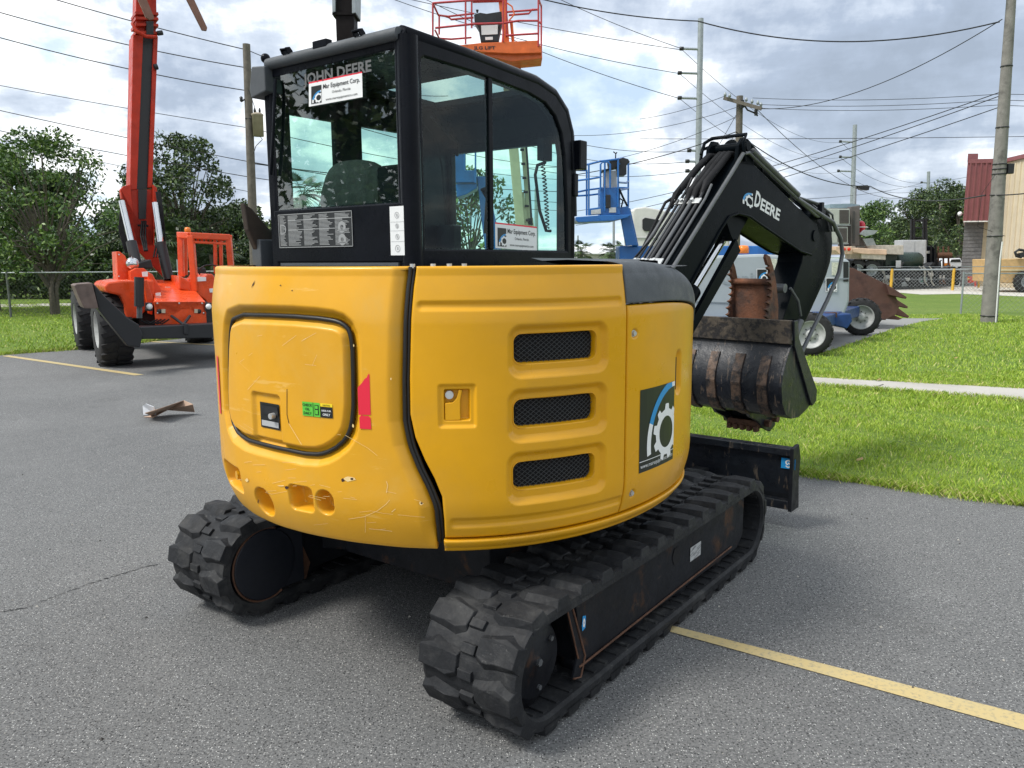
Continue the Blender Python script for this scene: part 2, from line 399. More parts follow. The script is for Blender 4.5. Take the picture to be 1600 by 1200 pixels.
def rrbox(p0, p1, p2, p3):     # four px corners TL TR BR BL -> aligned box
    q = [sz(*p) for p in (p0, p1, p2, p3)]
    return (min((q[0][0] + q[3][0]) / 2, (q[1][0] + q[2][0]) / 2), (q[2][1] + q[3][1]) / 2, max((q[0][0] + q[3][0]) / 2, (q[1][0] + q[2][0]) / 2), (q[0][1] + q[1][1]) / 2)
def panel(name, sl, sr, zb, zt, nu, nv, disp, mat, parent, roll=.007, thick=.035):
    e = [0, 0, .0015, .004, .008, .013]; 
    def lin(n, L_):
        q = [x / L_ for x in e[1:]]; m = np.linspace(q[-1] * 1.4, 1 - q[-1] * 1.4, n)
        return np.array([0.] + q + list(m) + [1 - x for x in reversed(q)] + [1.])
    Ls = abs(sr(1.1) - sl(1.1)); Lz = abs(ZT - ZB)
    U = lin(nu, Ls); Vv = lin(nv, Lz)
    UU, VV = np.meshgrid(U, Vv)
    zg = ZB + (ZT - ZB) * VV
    sl_ = np.vectorize(sl)(zg); sr_ = np.vectorize(sr)(zg); S = sl_ + (sr_ - sl_) * UU
    z0 = zb(S); z1 = zt(S); Z = z0 + (z1 - z0) * VV
    dE = np.minimum(np.minimum((S - sl_), (sr_ - S)), np.minimum(Z - z0, z1 - Z)); dE = np.maximum(dE, 0)
    off = -(roll - np.sqrt(np.maximum(roll ** 2 - np.maximum(roll - dE, 0) ** 2, 0)))
    off = off + disp(S, Z)
    off[0, :] = off[1, :] - thick; off[-1, :] = off[-2, :] - thick; off[:, 0] = off[:, 1] - thick; off[:, -1] = off[:, -2] - thick
    P = surfM(S / RM, Z, off).reshape(-1, 3)
    M = np.array(TXM); P = P @ M[:3, :3].T + M[:3, 3]
    h, w_ = S.shape; idx = np.arange(h * w_).reshape(h, w_)
    F = np.stack([idx[:-1, :-1], idx[:-1, 1:], idx[1:, 1:], idx[1:, :-1]], -1).reshape(-1, 4)
    return npmesh(name, P, F, mat, parent, True)
def Wm(t, z, off=0): p = surfM(np.float64(t), np.float64(z), off); return TXM @ Vector(p.tolist())
def smap(s0, z0, s1, z1, base=0.):      # unit sheet on the body
    return lambda u, v, o: Wm((s0 + (s1 - s0) * u) / RM, z0 + (z1 - z0) * v, base + o)
# seam between counterweight and engine side panel
seam = [sz(*p) for p in [(641, 419), (637, 450), (633, 500), (631, 600), (632, 660), (640, 698), (655, 735), (670, 765), (682, 795), (686, 832)]]
seam_z = np.array([p[1] for p in seam])[::-1]; seam_s = np.array([p[0] for p in seam])[::-1]
def fseam(z): return float(np.interp(z, seam_z, seam_s))
sA = sz(979, 600)[0]                                   # panel split
skirt_s = [sz(*p) for p in [(690, 841), (820, 834), (900, 820), (978, 798), (1040, 770), (1075, 748), (1085, 735)]]
zsk = float(np.mean([p[1] for p in skirt_s])); 
hoodline = [sz(*p) for p in [(975, 419), (984, 472), (1055, 474)]]
print('body', 'seam', [round(math.degrees(s / RM), 1) for s in seam_s], 'z', seam_z.round(3), 'sA', round(math.degrees(sA / RM), 1), 'skirt z', [round(p[1], 3) for p in skirt_s], hoodline)
S_L = R_(-262) * RM; S_F = R_(-48) * RM
# counterweight ------------------------------------------------------------
doorpx = [(358, 491), (440, 493), (512, 499), (538, 508), (547, 530), (549, 600), (549, 650), (541, 685), (515, 707), (487, 714), (430, 702), (368, 684), (354, 655), (351, 600), (352, 520)]
door = [sz(*p) for p in doorpx]; door = chaikin(door, 1)
pockets = [(rrbox((404, 765), (427, 765), (427, 802), (404, 802)), .012, 1), (rrbox((453, 758), (489, 762), (489, 799), (453, 796)), .02, 0), (rrbox((495, 765), (522, 768), (522, 805), (495, 802)), .012, 1), (rrbox((354, 724), (377, 730), (377, 762), (354, 757)), .015, 0)]
def cw_disp(S, Z):
    o = np.zeros(S.shape)
    d = sd_poly(S, Z, door); o -= .030 * (1 - smst(d, .006, .042))
    o -= .012 * (1 - smst(d, .0, .006))
    for b, r, el_ in pockets:
        rr = min(abs(b[2] - b[0]), abs(b[3] - b[1])) / 2 * .98 if el_ else .022
        dd = sd_rr(S, Z, b, rr); o -= .065 * (1 - smst(dd, -.012, .003))
    sr_ = np.interp(Z, seam_z, seam_s); q = sr_ - S
    o -= .030 * (1 - smst(q, .0, .065)) * smst(Z, ZB, ZB + .1)
    # dents of a hard life
    o += .0012 * np.sin(S * 9 + 2 * Z) * np.sin(Z * 11 + 1) + .0006 * np.sin(S * 31 + 5 * Z)
    return o
zt0 = lambda S: np.full_like(S, ZT) if hasattr(S, 'shape') else ZT
cw = panel('counterweight', lambda z: S_L, lambda z: fseam(z) - .010, lambda S: np.full_like(S, ZB), zt0, 620, 300, cw_disp, YPW, exc, .012)
# rubber seal down the seam
mb = MB(); zs = np.linspace(ZB + .03, ZT - .002, 40)
mb.tube([Wm((fseam(z) - .001) / RM, z, -.016) for z in zs], .008, 8); mb.tube([Wm((fseam(z) + .011) / RM, z, -.020) for z in zs], .007, 8)
mb.build('panel_seal', RUBS, exc)
# engine door on the counterweight
dp = np.array(door); cen = dp.mean(0); K = 360
seg = np.concatenate([[0], np.cumsum(np.hypot(*(np.roll(dp, -1, 0) - dp).T))]); tt = np.linspace(0, seg[-1], K, endpoint=False)
dpx = np.interp(tt, seg, np.append(dp[:, 0], dp[0, 0])); dpz = np.interp(tt, seg, np.append(dp[:, 1], dp[0, 1]))
rho = np.concatenate([np.linspace(0.005, .93, 90), [.945, .96, .97, .975, .975]])
S = cen[0] + (dpx[None] - cen[0]) * rho[:, None]; Z = cen[1] + (dpz[None] - cen[1]) * rho[:, None]
latch_o = rrbox((393, 614), (438, 616), (438, 700), (393, 690)); latch_i = rrbox((402, 629), (432, 633), (432, 672), (402, 669))
d = sd_poly(S, Z, door); off = -.004 - .022 * (1 - smst(-d, .010, .036)); off[-1] -= .03
off -= .014 * (1 - smst(sd_rr(S, Z, latch_o, .02), -.012, .004)); off += .0008 * np.sin(S * 17 + 3) * np.sin(Z * 13)
P = surfM(S / RM, Z, off).reshape(-1, 3); Mx = np.array(TXM); P = P @ Mx[:3, :3].T + Mx[:3, 3]
idx = np.arange(P.shape[0]).reshape(S.shape); nx = np.roll(idx, -1, 1)
F = np.stack([idx[:-1], nx[:-1], nx[1:], idx[1:]], -1).reshape(-1, 4)
edoor = npmesh('engine_door', P, F, YPW, exc, True)
a_ = rho[-1]
mb = MB(); mb.tube([Wm((cen[0] + (x - cen[0]) * .995) / RM, cen[1] + (z - cen[1]) * .995, -.020) for x, z in zip(dpx[::3], dpz[::3])], .0085, 8, closed=True); mb.build('door_seal', RUBS, edoor)
dc = Decal(smap(*latch_i, -.016), abs(latch_i[2] - latch_i[0]) / (latch_i[3] - latch_i[1])); dc.rect(0, 0, 1, 1, 0, 2); dc.rect(.12, .55, .95, .9, 1, 5); dc.rect(.08, .08, .95, .3, 2, 4)
lt = dc.build('latch_plate', [BLACK, DARK, GREYV], edoor)
mb = MB(); p0 = Wm((latch_i[0] * .25 + latch_i[2] * .75) / RM, (latch_i[1] * .45 + latch_i[3] * .55), -.012); p1 = Wm((latch_i[0] * .25 + latch_i[2] * .75) / RM, (latch_i[1] * .45 + latch_i[3] * .55), .006)
mb.cyl(p0, p1, .011, 20); mb.build('lock', ZINC, lt)
# stickers
b = rrbox((472, 628), (519, 631), (519, 653), (472, 650)); asp = abs(b[2] - b[0]) / (b[3] - b[1])
dc = Decal(smap(*b, -.0028), asp); dc.rect(0, 0, .60, 1, 0, 1); dc.rect(.615, 0, 1, .75, 1, 1); dc.rect(.615, .77, 1, 1, 2, 1); dc.rect(.37, 0, .385, 1, 1, 2)
for i, t in enumerate(('CHECK', 'OIL', 'DAILY')): dc.text(t, .18, .70 - i * .29, .19, 1, None, 2, .02, 'c')
dc.rect(.43, .15, .56, .85, 1, 2); dc.rect(.45, .2, .54, .5, 0, 3); dc.rect(.45, .58, .54, .8, 0, 3)
dc.text('DIESEL FUEL', .81, .44, .11, 3, None, 2, .02, 'c'); dc.text('ONLY', .81, .14, .17, 3, None, 2, .02, 'c'); dc.text('CAUTION', .81, .83, .10, 1, None, 2, .02, 'c')
dc.build('sticker', [GREEN, BLACK, YEL, WHITE], edoor)
def pxpoly(pts, mat, name, parent, base=.0012, dense=False):
    mb = MB(); mb.add([Wm(*bs(*p), base) for p in pts], [tuple(range(len(pts)))]); return mb.build(name, mat, parent)
q = rrbox((560, 583), (579, 583), (579, 670), (560, 670)); dc = Decal(smap(*q, .0016), 1.)
dc.poly([(0, .25), (1, .26), (1, 1), (.86, .97), (.8, .93), (.6, .90), (.35, .82), (0, .74)], 0); dc.poly([(.06, .0), (1, 0), (.98, .21), (.8, .24), (.5, .235), (.2, .25), (.05, .2)], 0)
dc.build('reflector', [RED], cw)
q = (sz(341, 560)[0] - .03, 1.03, sz(341, 560)[0] + .004, 1.27); dc = Decal(smap(*q, .0016), 1.); dc.rect(0, 0, 1, 1, 0); dc.build('reflector', [RED], cw)
# paint chips
CHIP = flat('bare primer', (.82, .60, .26), .6); CHR = flat('chip rust', (.05, .018, .01), .8)
dc = Decal(lambda u, v, o: Wm(*bs(u, v), .0012 + o), 1.)
def blob(cx, cy, rx, ry, mi, lift=1):
    n = 11; dc.poly([(cx + rx * math.cos(6.283 * i / n) * random.uniform(.6, 1.2), cy - ry * math.sin(6.283 * i / n) * random.uniform(.6, 1.2)) for i in range(n)], mi, lift * .4)
blob(545, 748, 12, 4, 0); blob(536, 750, 3, 3, 1, 2); blob(550, 748, 3, 2, 1, 2); blob(448, 762, 3.5, 2.6, 1); blob(440, 759, 6, 1, 0); blob(658, 787, 3.4, 3.4, 0); blob(659, 786, 2, 2, 1, 2); blob(386, 750, 3, 2.5, 0)
blob(439, 446, 1.2, 1.4, 1); blob(457, 454, 1.2, 1.2, 1); dc.poly([(393, 450), (395, 444), (399, 438), (397, 444)], 1, .4); blob(611, 592, 1, 2.5, 0); blob(553, 540, 1, 2, 0); blob(552, 665, 1.4, 3, 0); blob(404, 783, 1.0, 4, 1, 2)
def scr(pts, w_=.55, mi=0):
    for (x0, y0), (x1, y1) in zip(pts, pts[1:]):
        dx, dy = x1 - x0, y1 - y0; l = math.hypot(dx, dy); nx_, ny_ = -dy / l * w_, dx / l * w_
        dc.poly([(x0 - nx_, y0 - ny_), (x1 - nx_, y1 - ny_), (x1 + nx_, y1 + ny_), (x0 + nx_, y0 + ny_)], mi, .3)
scr([(545, 811), (570, 807), (590, 798), (603, 788), (609, 781)], .35); scr([(562, 800), (580, 798), (600, 802), (640, 806), (664, 808)], .22); scr([(571, 806), (571, 832)], .25); scr([(577, 826), (600, 828), (613, 830)], .4)
scr([(604, 770), (606, 758), (604, 752)], .45); scr([(612, 800), (618, 795)], .5); scr([(540, 680), (575, 700), (590, 712)], .25);
for _ in range(34):
    x = random.uniform(370, 655); y = 720 + random.random() * 110; l = random.uniform(6, 26); sl_ = random.uniform(-.25, .3)
    if y > 800 - abs(x - 600) * .15 and x < 480: continue
    scr([(x, y), (x + l, y + sl_ * l)], .22)
dc.build('paint_chip', [CHIP, CHR], cw)['kind'] = 'stuff'
dc = Decal(lambda u, v, o: Wm(*bs(u, v), -.0028 + o), 1.)
for _ in range(22):
    x = random.uniform(362, 530); y = random.uniform(520, 690); l = random.uniform(5, 30); a = random.uniform(-1.2, 1.6)
    if 395 < x < 520 and 610 < y: continue
    dx, dy = l * math.cos(a), l * math.sin(a)
    if not (360 < x + dx < 535 and 512 < y + dy < 690): continue
    n_ = .22; dc.poly([(x, y - n_), (x + dx, y + dy - n_), (x + dx + n_, y + dy + n_), (x + n_, y + n_)], 0, .4)
dc.poly([(447, 608), (447.8, 608), (447.8, 648), (447, 648)], 1, .4); dc.poly([(447, 648), (447.9, 648), (451, 662), (450.1, 662)], 1, .4); dc.poly([(450.2, 662), (451, 662), (471, 695), (470, 695)], 0, .4)
dc.build('paint_scratch', [CHIP, CHR], edoor)['kind'] = 'stuff'
mb = MB(); b = pockets[3][0]; c_ = ((b[0] + b[2]) / 2 / RM, (b[1] + b[3]) / 2); mb.cyl(Wm(*c_, -.07), Wm(*c_, -.018), .020, 6); mb.cyl(Wm(*c_, -.07), Wm(*c_, -.035), .028, 20); mb.build('bolt', YP, cw)
# side panel ----------------------------------------------------------------
vent = [(rrbox((795, 506), (950, 504), (950, 582), (795, 588)), rrbox((804, 520), (937, 518), (937, 563), (804, 569))),
        (rrbox((794, 607), (949, 598), (949, 676), (794, 690)), rrbox((804, 623), (936, 616), (936, 659), (804, 669))),
        (rrbox((793, 706), (947, 692), (947, 768), (793, 788)), rrbox((803, 722), (934, 710), (934, 752), (803, 766)))]
hb_o = rrbox((684, 600), (745, 600), (745, 669), (684, 669)); hb_i = rrbox((693, 608), (735, 609), (735, 658), (693, 658))
g1 = rrbox((651, 466), (972, 467), (972, 482), (651, 481)); g2 = rrbox((703, 809), (970, 779), (970, 793), (703, 823))
zg2a = (sz(705, 815)[1] + sz(968, 784)[1]) / 2
def sp_disp(S, Z):
    o = np.zeros(S.shape)
    for bo, bi in vent:
        bo2 = (bo[0], bo[1] , bo[2], bo[3])
        d = sd_rr(S, Z, bo2, .045); di = sd_rr(S, Z, bi, .03)
        o -= .020 * (1 - smst(d, -.022, .006)); o -= .05 * (1 - smst(di, -.008, .0)) 
    d = sd_rr(S, Z, hb_o, .012); o -= .008 * (1 - smst(d, -.012, .002)); d = sd_rr(S, Z, hb_i, .006); o -= .022 * (1 - smst(d, -.005, .0))
    for g in (g1, (g2[0], zg2a - .019, g2[2], zg2a + .019)):
        d = sd_rr(S, Z, g, .016); o -= .008 * (1 - smst(d, -.014, .004))
    return o
spn = panel('side_panel', lambda z: fseam(z) + .020, lambda z: sA - .003, lambda S: np.full_like(S, zsk), zt0, 420, 330, sp_disp, YP, exc, .008)
# vent grilles
for bo, bi in vent:
    e_ = .004; dc = Decal(smap(bi[0], bi[1], bi[2], bi[3], -.048), 1.)
    dc.rect(-.02, -.03, 1.02, 1.03, 0, 1, 8); g = dc.build('vent_grille', [VOID], spn)
    mb = MB(); W_, H_ = bi[2] - bi[0], bi[3] - bi[1]; st = .016; k = -H_ / .55
    x = -H_ / .5
    while x < W_ + H_ / .5:
        for sgn in (1, -1):
            pts = []
            for j in range(9):
                v = j / 8; u = x + sgn * v * H_ * 2.0 * (.5) + (0 if sgn > 0 else H_)
                u = x + (v * H_ * 1.35 if sgn > 0 else (1 - v) * H_ * 1.35)
                if 0.003 < u < W_ - .003: pts.append(Wm((bi[0] + u) / RM, bi[1] + v * H_, -.041 + .0015 * sgn))
            if len(pts) > 1: mb.tube(pts, .0013, 3)
        x += st * 1.35
    mb.build('wire_mesh', WIREM, g)
    mb = MB(); n = 48; pts = []
    for i in range(n):      # thin pale rim round the opening
        a = 2 * math.pi * i / n; cx, cz = (bi[0] + bi[2]) / 2, (bi[1] + bi[3]) / 2; hx, hz = (bi[2] - bi[0]) / 2 - .03, (bi[3] - bi[1]) / 2 - .03
        pts.append(Wm((cx + math.copysign(hx, math.cos(a)) + .031 * math.cos(a)) / RM, cz + math.copysign(hz, math.sin(a)) + .031 * math.sin(a), -.0195))
    mb.tube(pts, .0022, 6, closed=True); mb.build('vent_rim', YP, g)
# door latch
fb = smap(*hb_i, -.030); mb = MB(); P_ = lambda u, v, o: fb(u, v, o)
lv = [(.05, .0), (.62, .02), (.62, .62), (.70, .95), (.58, .98), (.50, .72), (.35, .58), (.05, .55)]
mb.add([P_(u, v, .004) for u, v in lv] + [P_(u, v, .022) for u, v in lv], [tuple(range(8, 16))] + [(i, (i + 1) % 8, 8 + (i + 1) % 8, 8 + i) for i in range(8)])
dh = mb.build('door_handle', YP, spn, .002); mb = MB(); mb.cyl(P_(.22, .82, .0), P_(.22, .82, .024), .014, 20); mb.build('lock', ZINC, dh)
# front side panel (under the charcoal cover)
sB = sz(1086, 560)[0]; s0h = sA; zH = (hoodline[1][1] + hoodline[2][1]) / 2
S_end = S_F
def ztop(S):    # upper outline of the cover falling away to the front
    x = np.clip((np.asarray(S) - sA - .03) / (R_(44) * RM), 0, 1); return ZT + .012 - .20 * (1 - np.sqrt(np.maximum(1 - x ** 2.2, 0)))
def zyel(S):    # top of the yellow
    x = np.clip((np.asarray(S) - sA) / (R_(44) * RM), 0, 1); return zH + 0.0 - .12 * (1 - np.sqrt(np.maximum(1 - x ** 3, 0)))
bolts = [sz(992, 521), sz(988, 771)]; slot = sz(1060, 581)
def fp_disp(S, Z):
    o = np.zeros(S.shape)
    for b in bolts: o -= .010 * (1 - smst(np.hypot(S - b[0], Z - b[1]), .012, .02))
    d = sd_rr(S, Z, (slot[0] - .035, slot[1] - .095, slot[0] + .035, slot[1] + .095), .034); o -= .02 * (1 - smst(d, -.025, .004))
    return o
fpn = panel('front_side_panel', lambda z: sA + .003, lambda z: S_end, lambda S: np.full_like(S, zsk), zyel, 200, 260, fp_disp, YP, exc, .008)
for b in bolts: mb = MB(); mb.cyl(Wm(b[0] / RM, b[1], -.015), Wm(b[0] / RM, b[1], .002), .0095, 6); mb.cyl(Wm(b[0] / RM, b[1], -.015), Wm(b[0] / RM, b[1], -.006), .013, 16); mb.build('bolt', ZINC, fpn)
dc = Decal(smap(slot[0] - .012, slot[1] - .075, slot[0] + .012, slot[1] + .06, -.014), 1.); dc.rect(0, 0, 1, 1, 0, 1); dc.build('finger_slot', [VOID], fpn)
b = rrbox((1000, 607), (1053, 598), (1051, 718), (998, 738)); asp = abs(b[2] - b[0]) / (b[3] - b[1])
dc = Decal(smap(*b, .0006), asp); dc.rect(0, 0, 1, 1, 0, 1, 6)
old = dc.f
dc.ring(.98, .30, .70, .80, R_(96), R_(158), 2, 2, 40, 1); dc.ring(.98, .30, .70, .80, R_(158), R_(190), 1, 2, 16, 1); dc.ring(.98, .30, .70, .80, R_(80), R_(96), 1, 2, 8, 1)
q_ = dc.ring
tooth = lambda a: .315 + (.070 if (math.degrees(a) % 40) < 17 else 0)
dc.ring(.73, .40, .215, tooth, R_(0), R_(360), 1, 2, 90, 1)
dc.rect(0, .128, 1, .136, 1, 2, 6); dc.text('www.marequipmentco.com', .03, .05, .05, 1, .94, 2)
dc.build('company_sticker', [BLACK, WHITE, BLUE], fpn)
# charcoal cover: side band + lid
def hood_disp(S, Z):
    z1 = ztop(S); d = z1 - Z
    return .006 - .0 * S - .045 * (1 - np.sqrt(np.maximum(1 - np.clip(1 - d / .07, 0, 1) ** 2, 0)))
hd = panel('tank_cover', lambda z: sA - .004 - .05 * max(0., min(1, (z - 1.56) / .07)), lambda z: S_end, lambda S: zyel(S) + .006, ztop, 160, 60, hood_disp, GRH, exc, .005)
mb = MB(TXM); ss = np.linspace(sA - .05, S_end, 40)
rim = [Vector(surfM(np.float64(s / RM), float(ztop(s)), -.042).tolist()) for s in ss]
mid = [Vector((p.x * .78, p.y * .78, min(float(ztop(s)), ZT) + .018)) for p, s in zip(rim, ss)]
inn = [Vector((p.x * .35, p.y * .45, ZT + .01)) for p in rim]
n = len(rim); mb.add(rim + mid + inn, [(i, i + 1, n + i + 1, n + i) for i in range(n - 1)] + [(n + i, n + i + 1, 2 * n + i + 1, 2 * n + i) for i in range(n - 1)], 0, True)
mb.build('cover_lid', GRH, hd)
# the raised grey cowl seen over the panel top
pl = [(805, 412), (829, 404.5), (900, 407), (960, 411), (1030, 421)]
mb = MB(TXM); lft = [Vector((-.10, -.60, ZT + .003)), Vector((0.0, -.42, ZT + .026)), Vector((.5, -.35, ZT + .02)), Vector((.75, -.5, ZT - .02))]; rgt = [Vector((.02, -.98, ZT - .005)), Vector((.1, -.88, ZT + .018)), Vector((.45, -.8, ZT + .01)), Vector((.62, -.72, ZT - .04))]
mb.add(lft + rgt, [(0, 1, 5, 4), (1, 2, 6, 5), (2, 3, 7, 6)], 0, True); mb.build('cowl', GRH, hd)
# skirt under the panels
def sk_disp(S, Z): return .016 - .012 * (1 - smst(Z, ZB - .005, ZB + .03))
panel('side_skirt', lambda z: fseam(ZB + .06) + .016, lambda z: S_end, lambda S: np.full_like(S, ZB - .006), lambda S: np.full_like(S, zsk - .006), 200, 14, sk_disp, YP, exc, .010)
# top deck and belly
mb = MB(TXM)
ths = [R_(a) for a in np.linspace(-262, -48, 90)]
top = [Vector(surfM(np.float64(t), ZT - .012, -.012).tolist()) for t in ths]; bot = [Vector(surfM(np.float64(t), ZB + .02, -.03).tolist()) for t in ths]
mb.add(top + [Vector((0, 0, ZT - .012))], [(i, i + 1, 90) for i in range(89)]); mb.add(bot + [Vector((0, 0, ZB + .02))], [(i + 1, i, 90) for i in range(89)])
mb.mm((-.3, -.02, ZB + .03), (.9, .84, 1.6)); mb.mm((-.2, -.80, ZB + .03), (.66, .0, 1.38))
mb.build('upper_frame', DARK, exc)
for px in (643, 676, 702, 726): mb = MB(); mb.cyl(Wm(bs(px, 425)[0], ZT - .006, -.02), Wm(bs(px, 425)[0], ZT + .008, -.02), .009, 10); mb.build('cap_bolt', ZINC, exc)
# ---- undercarriage
XR, XF, RB, ZC = -.718, 1.20, .215, .247
LS = XF - XR; PER = 2 * LS + 2 * math.pi * RB
def belt(s, r):
    s = s % PER
    if s < LS: x, z, nx_, nz_ = XR + s, ZC, 0, 1; sag = -.006 * math.sin(math.pi * s / LS); return (x, z + r + sag, nx_, nz_)
    s -= LS
    if s < math.pi * RB: a = math.pi / 2 - s / RB; return (XF + math.cos(a) * r, ZC + math.sin(a) * r, math.cos(a), math.sin(a))
    s -= math.pi * RB
    if s < LS: return (XF - s, ZC - r, 0, -1)
    s -= LS; a = -math.pi / 2 - s / RB; return (XR + math.cos(a) * r, ZC + math.sin(a) * r, math.cos(a), math.sin(a))
def make_track(yc, side, lab):
    tr = None; mb = MB(TXM); nS = 150; prof = [(-.203, RB - .004), (-.205, RB - .040), (-.19, RB - .048), (.19, RB - .048), (.205, RB - .040), (.203, RB - .004), (.19, RB), (-.19, RB)]
    vs = []
    for i in range(nS):
        for y, r in prof: x, z, _, _ = belt(PER * i / nS, r); vs.append((x, yc + y, z))
    k = len(prof); mb.add(vs, [(i * k + j, i * k + (j + 1) % k, ((i + 1) % nS) * k + (j + 1) % k, ((i + 1) % nS) * k + j) for i in range(nS) for j in range(k)], 0, False)
    tr = mb.build('rubber_track', RUB, exc, label=lab)
    NL = 34; pit = PER / NL
    lg = MB(TXM); co = MB(TXM); gd = MB(TXM)
    for h in (1, -1):
        shape = [(-.044, .207), (.056, .207), (.082, .145), (.064, .09), (.052, .034), (-.036, .034), (-.058, .075), (-.046, .13)]
        for i in range(NL):
            s0 = pit * (i + (.5 if h < 0 else 0)); bt = []; tp = []
            cs = sum(a for a, _ in shape) / 8; cy = sum(b for _, b in shape) / 8
            for ds, y in shape:
                x, z, _, _ = belt(s0 + ds, RB - (.016 if y > .2 else .002)); bt.append((x, yc + h * y, z))
                yy = cy + (y - cy) * (.93 if y > cy else .95); dd = cs + (ds - cs) * .62; 
                x, z, _, _ = belt(s0 + dd, RB + .020 + (.004 if y > .05 else -.006)); tp.append((x, yc + h * yy, z))
            fs = [tuple(range(8, 16)) if h < 0 else tuple(reversed(range(8, 16)))] + [((i_, (i_ + 1) % 8, 8 + (i_ + 1) % 8, 8 + i_) if h < 0 else (i_, 8 + i_, 8 + (i_ + 1) % 8, (i_ + 1) % 8)) for i_ in range(8)]
            lg.add(bt + tp, fs)
            # ramp at the rim of every lug
            e0 = [belt(s0 + a, RB - .03) for a in (.0, .045)]
    NC = NL * 2 - 8
    for i in range(NC):
        s0 = PER * (i + .25) / NC
        for (a, b, hh, wy) in ((-.020, .020, .013, .030),):
            vs = []
            for r in (RB - .002, RB + hh):
                for ds, y in ((a, -wy), (b, -wy), (b, wy), (a, wy)): x, z, _, _ = belt(s0 + ds * (1 if r < RB else .75), r); vs.append((x, yc + y, z))
            co.add(vs, [(0, 3, 2, 1), (4, 5, 6, 7), (0, 1, 5, 4), (1, 2, 6, 5), (2, 3, 7, 6), (3, 0, 4, 7)])
        vs = []
        for sgn in (-1, 1):
            for r in (RB - .046, RB - .074):
                for ds, y in ((-.014, .025), (.014, .025), (.010, .055), (-.010, .055)): x, z, _, _ = belt(s0 + ds * (1 if r > RB - .05 else .6), r); vs.append((x, yc + sgn * y, z))
        gd.add(vs, [(4, 5, 6, 7), (0, 1, 5, 4), (1, 2, 6, 5), (2, 3, 7, 6), (3, 0, 4, 7)] + [(12, 15, 14, 13), (8, 12, 13, 9), (9, 13, 14, 10), (10, 14, 15, 11), (11, 15, 12, 8)])
        # inner rubber ribs
        x, z, nx_, nz_ = belt(s0, RB - .033)
        for sgn in (-1, 1):
            vs = []
            for r in (RB - .047, RB - .055):
                for ds, y in ((-.012, .08), (.012, .08), (.012, .18), (-.012, .18)): x, z, _, _ = belt(s0 + ds, r); vs.append((x, yc + sgn * y, z))
            gd.add(vs, [(4, 5, 6, 7), (0, 1, 5, 4), (1, 2, 6, 5), (2, 3, 7, 6), (3, 0, 4, 7)])
    lg.build('tread_lugs', RUB, tr, .003); co.build('centre_tread', RUB, tr, .002); gd.build('guide_teeth', RUB, tr)
    # track frame
    yo = yc + side * .150; yi = yc - side * .150
    fr = MB(TXM)
    pf = [(XR + .30, .12), (XR + .24, .40), (XF - .05, .405), (XF + .02, .37), (XF + .02, .17), (XF - .06, .115)]
    fr.prism([(x, yo, z) for x, z in pf], (0, -side * .30, 0))
    fr.mm((XR + .30, min(yo, yi) - .006, .385), (XF - .1, max(yo, yi) + .006, .395))
    f = fr.build('track_frame', UND, exc, .006)
    m2 = MB(TXM)
    gus = [(XR + .17, .40), (XR + .20, .41), (XR + .30, .16), (XR + .27, .085), (XR + .22, .10), (XR + .25, .17)]
    mg = MB(TXM); mg.prism([(x, yo + side * .006, z) for x, z in gus], (0, -side * .012, 0)); mg.build('gusset', UND, f, .002)
    m2.tube([(x, yo + side * .008, z) for x, z in gus[1:5]], .0045, 6); m2.tube([(gus[5][0], yo + side * .008, gus[5][1]), (gus[0][0], yo + side * .008, gus[0][1])], .004, 6)
    m2.beam((XR + .26, yo + side * .008, .13), (XF - .15, yo + side * .004, .15), .006, .008)
    m2.prism([(x, yi - side * .0, z) for x, z in gus], (0, -side * .02, 0)); m2.build('wear_edge', RUST, f, .003)
    # rollers
    for x in np.linspace(XR + .35, XF - .28, 4): MB(TXM).lathe((x, yc - .13, .105), (0, 1, 0), [(.0, 0), (.055, 0), (.055, .08), (.03, .09), (.03, .17), (.055, .18), (.055, .26), (0, .26)], 20).build('track_roller', UND, f)
    # drive sprocket with hub cover and idler
    sp = MB(TXM); R1 = RB - .058
    sp.lathe((XR, yc - .12, ZC), (0, 1, 0), [(0, 0), (R1, 0), (R1, .24), (0, .24)], 28)
    s_ = sp.build('drive_sprocket', UND, f)
    c = MB(TXM); y0 = yc + side * .085
    c.lathe((XR + .02, y0, ZC), (0, side, 0), [(.0, .052), (.018, .052), (.02, .046), (.128, .046), (.138, .036), (.14, 0)], 40)
    h = c.build('hub_cover', UND, s_)
    c = MB(TXM)
    for k_ in range(3): a = 2 * math.pi * k_ / 3 + .6; c.cyl((XR + .02 + math.cos(a) * .1, y0 + side * .04, ZC + math.sin(a) * .1), (XR + .02 + math.cos(a) * .1, y0 + side * .056, ZC + math.sin(a) * .1), .010, 6)
    c.cyl((XR + .02, y0 + side * .04, ZC), (XR + .02, y0 + side * .062, ZC), .014, 6); c.build('hub_bolt', PIPE, h)
    # inner motor guard
    c = MB(TXM); yg = yc - side * .13; c.lathe((XR + .02, yg, ZC), (0, -side, 0), [(0, .07), (.165, .07), (.172, .06), (.175, 0)], 40); c.mm((XR + .05, min(yg, yg - side * .065), .10), (XR + .24, max(yg, yg - side * .065), .40)); c.build('motor_guard', pm('motor guard', (.006, .008, .014), .6), s_, .003)
    c = MB(TXM); c.tube([(XR + .02 + math.cos(a) * .174, yg - side * .066, ZC + math.sin(a) * .174) for a in np.linspace(1.2, 5.2, 30)], .0055, 6); c.build('guard_rim', RUST, s_)
    c = MB(TXM); c.lathe((XF, yc - .05, ZC), (0, 1, 0), [(0, 0), (R1, 0), (R1, .1), (0, .1)], 28); c.build('idler', UND, f)
    return tr, f
trR, frR = make_track(-.808, -1, 'right-hand rubber track with chevron lugs')
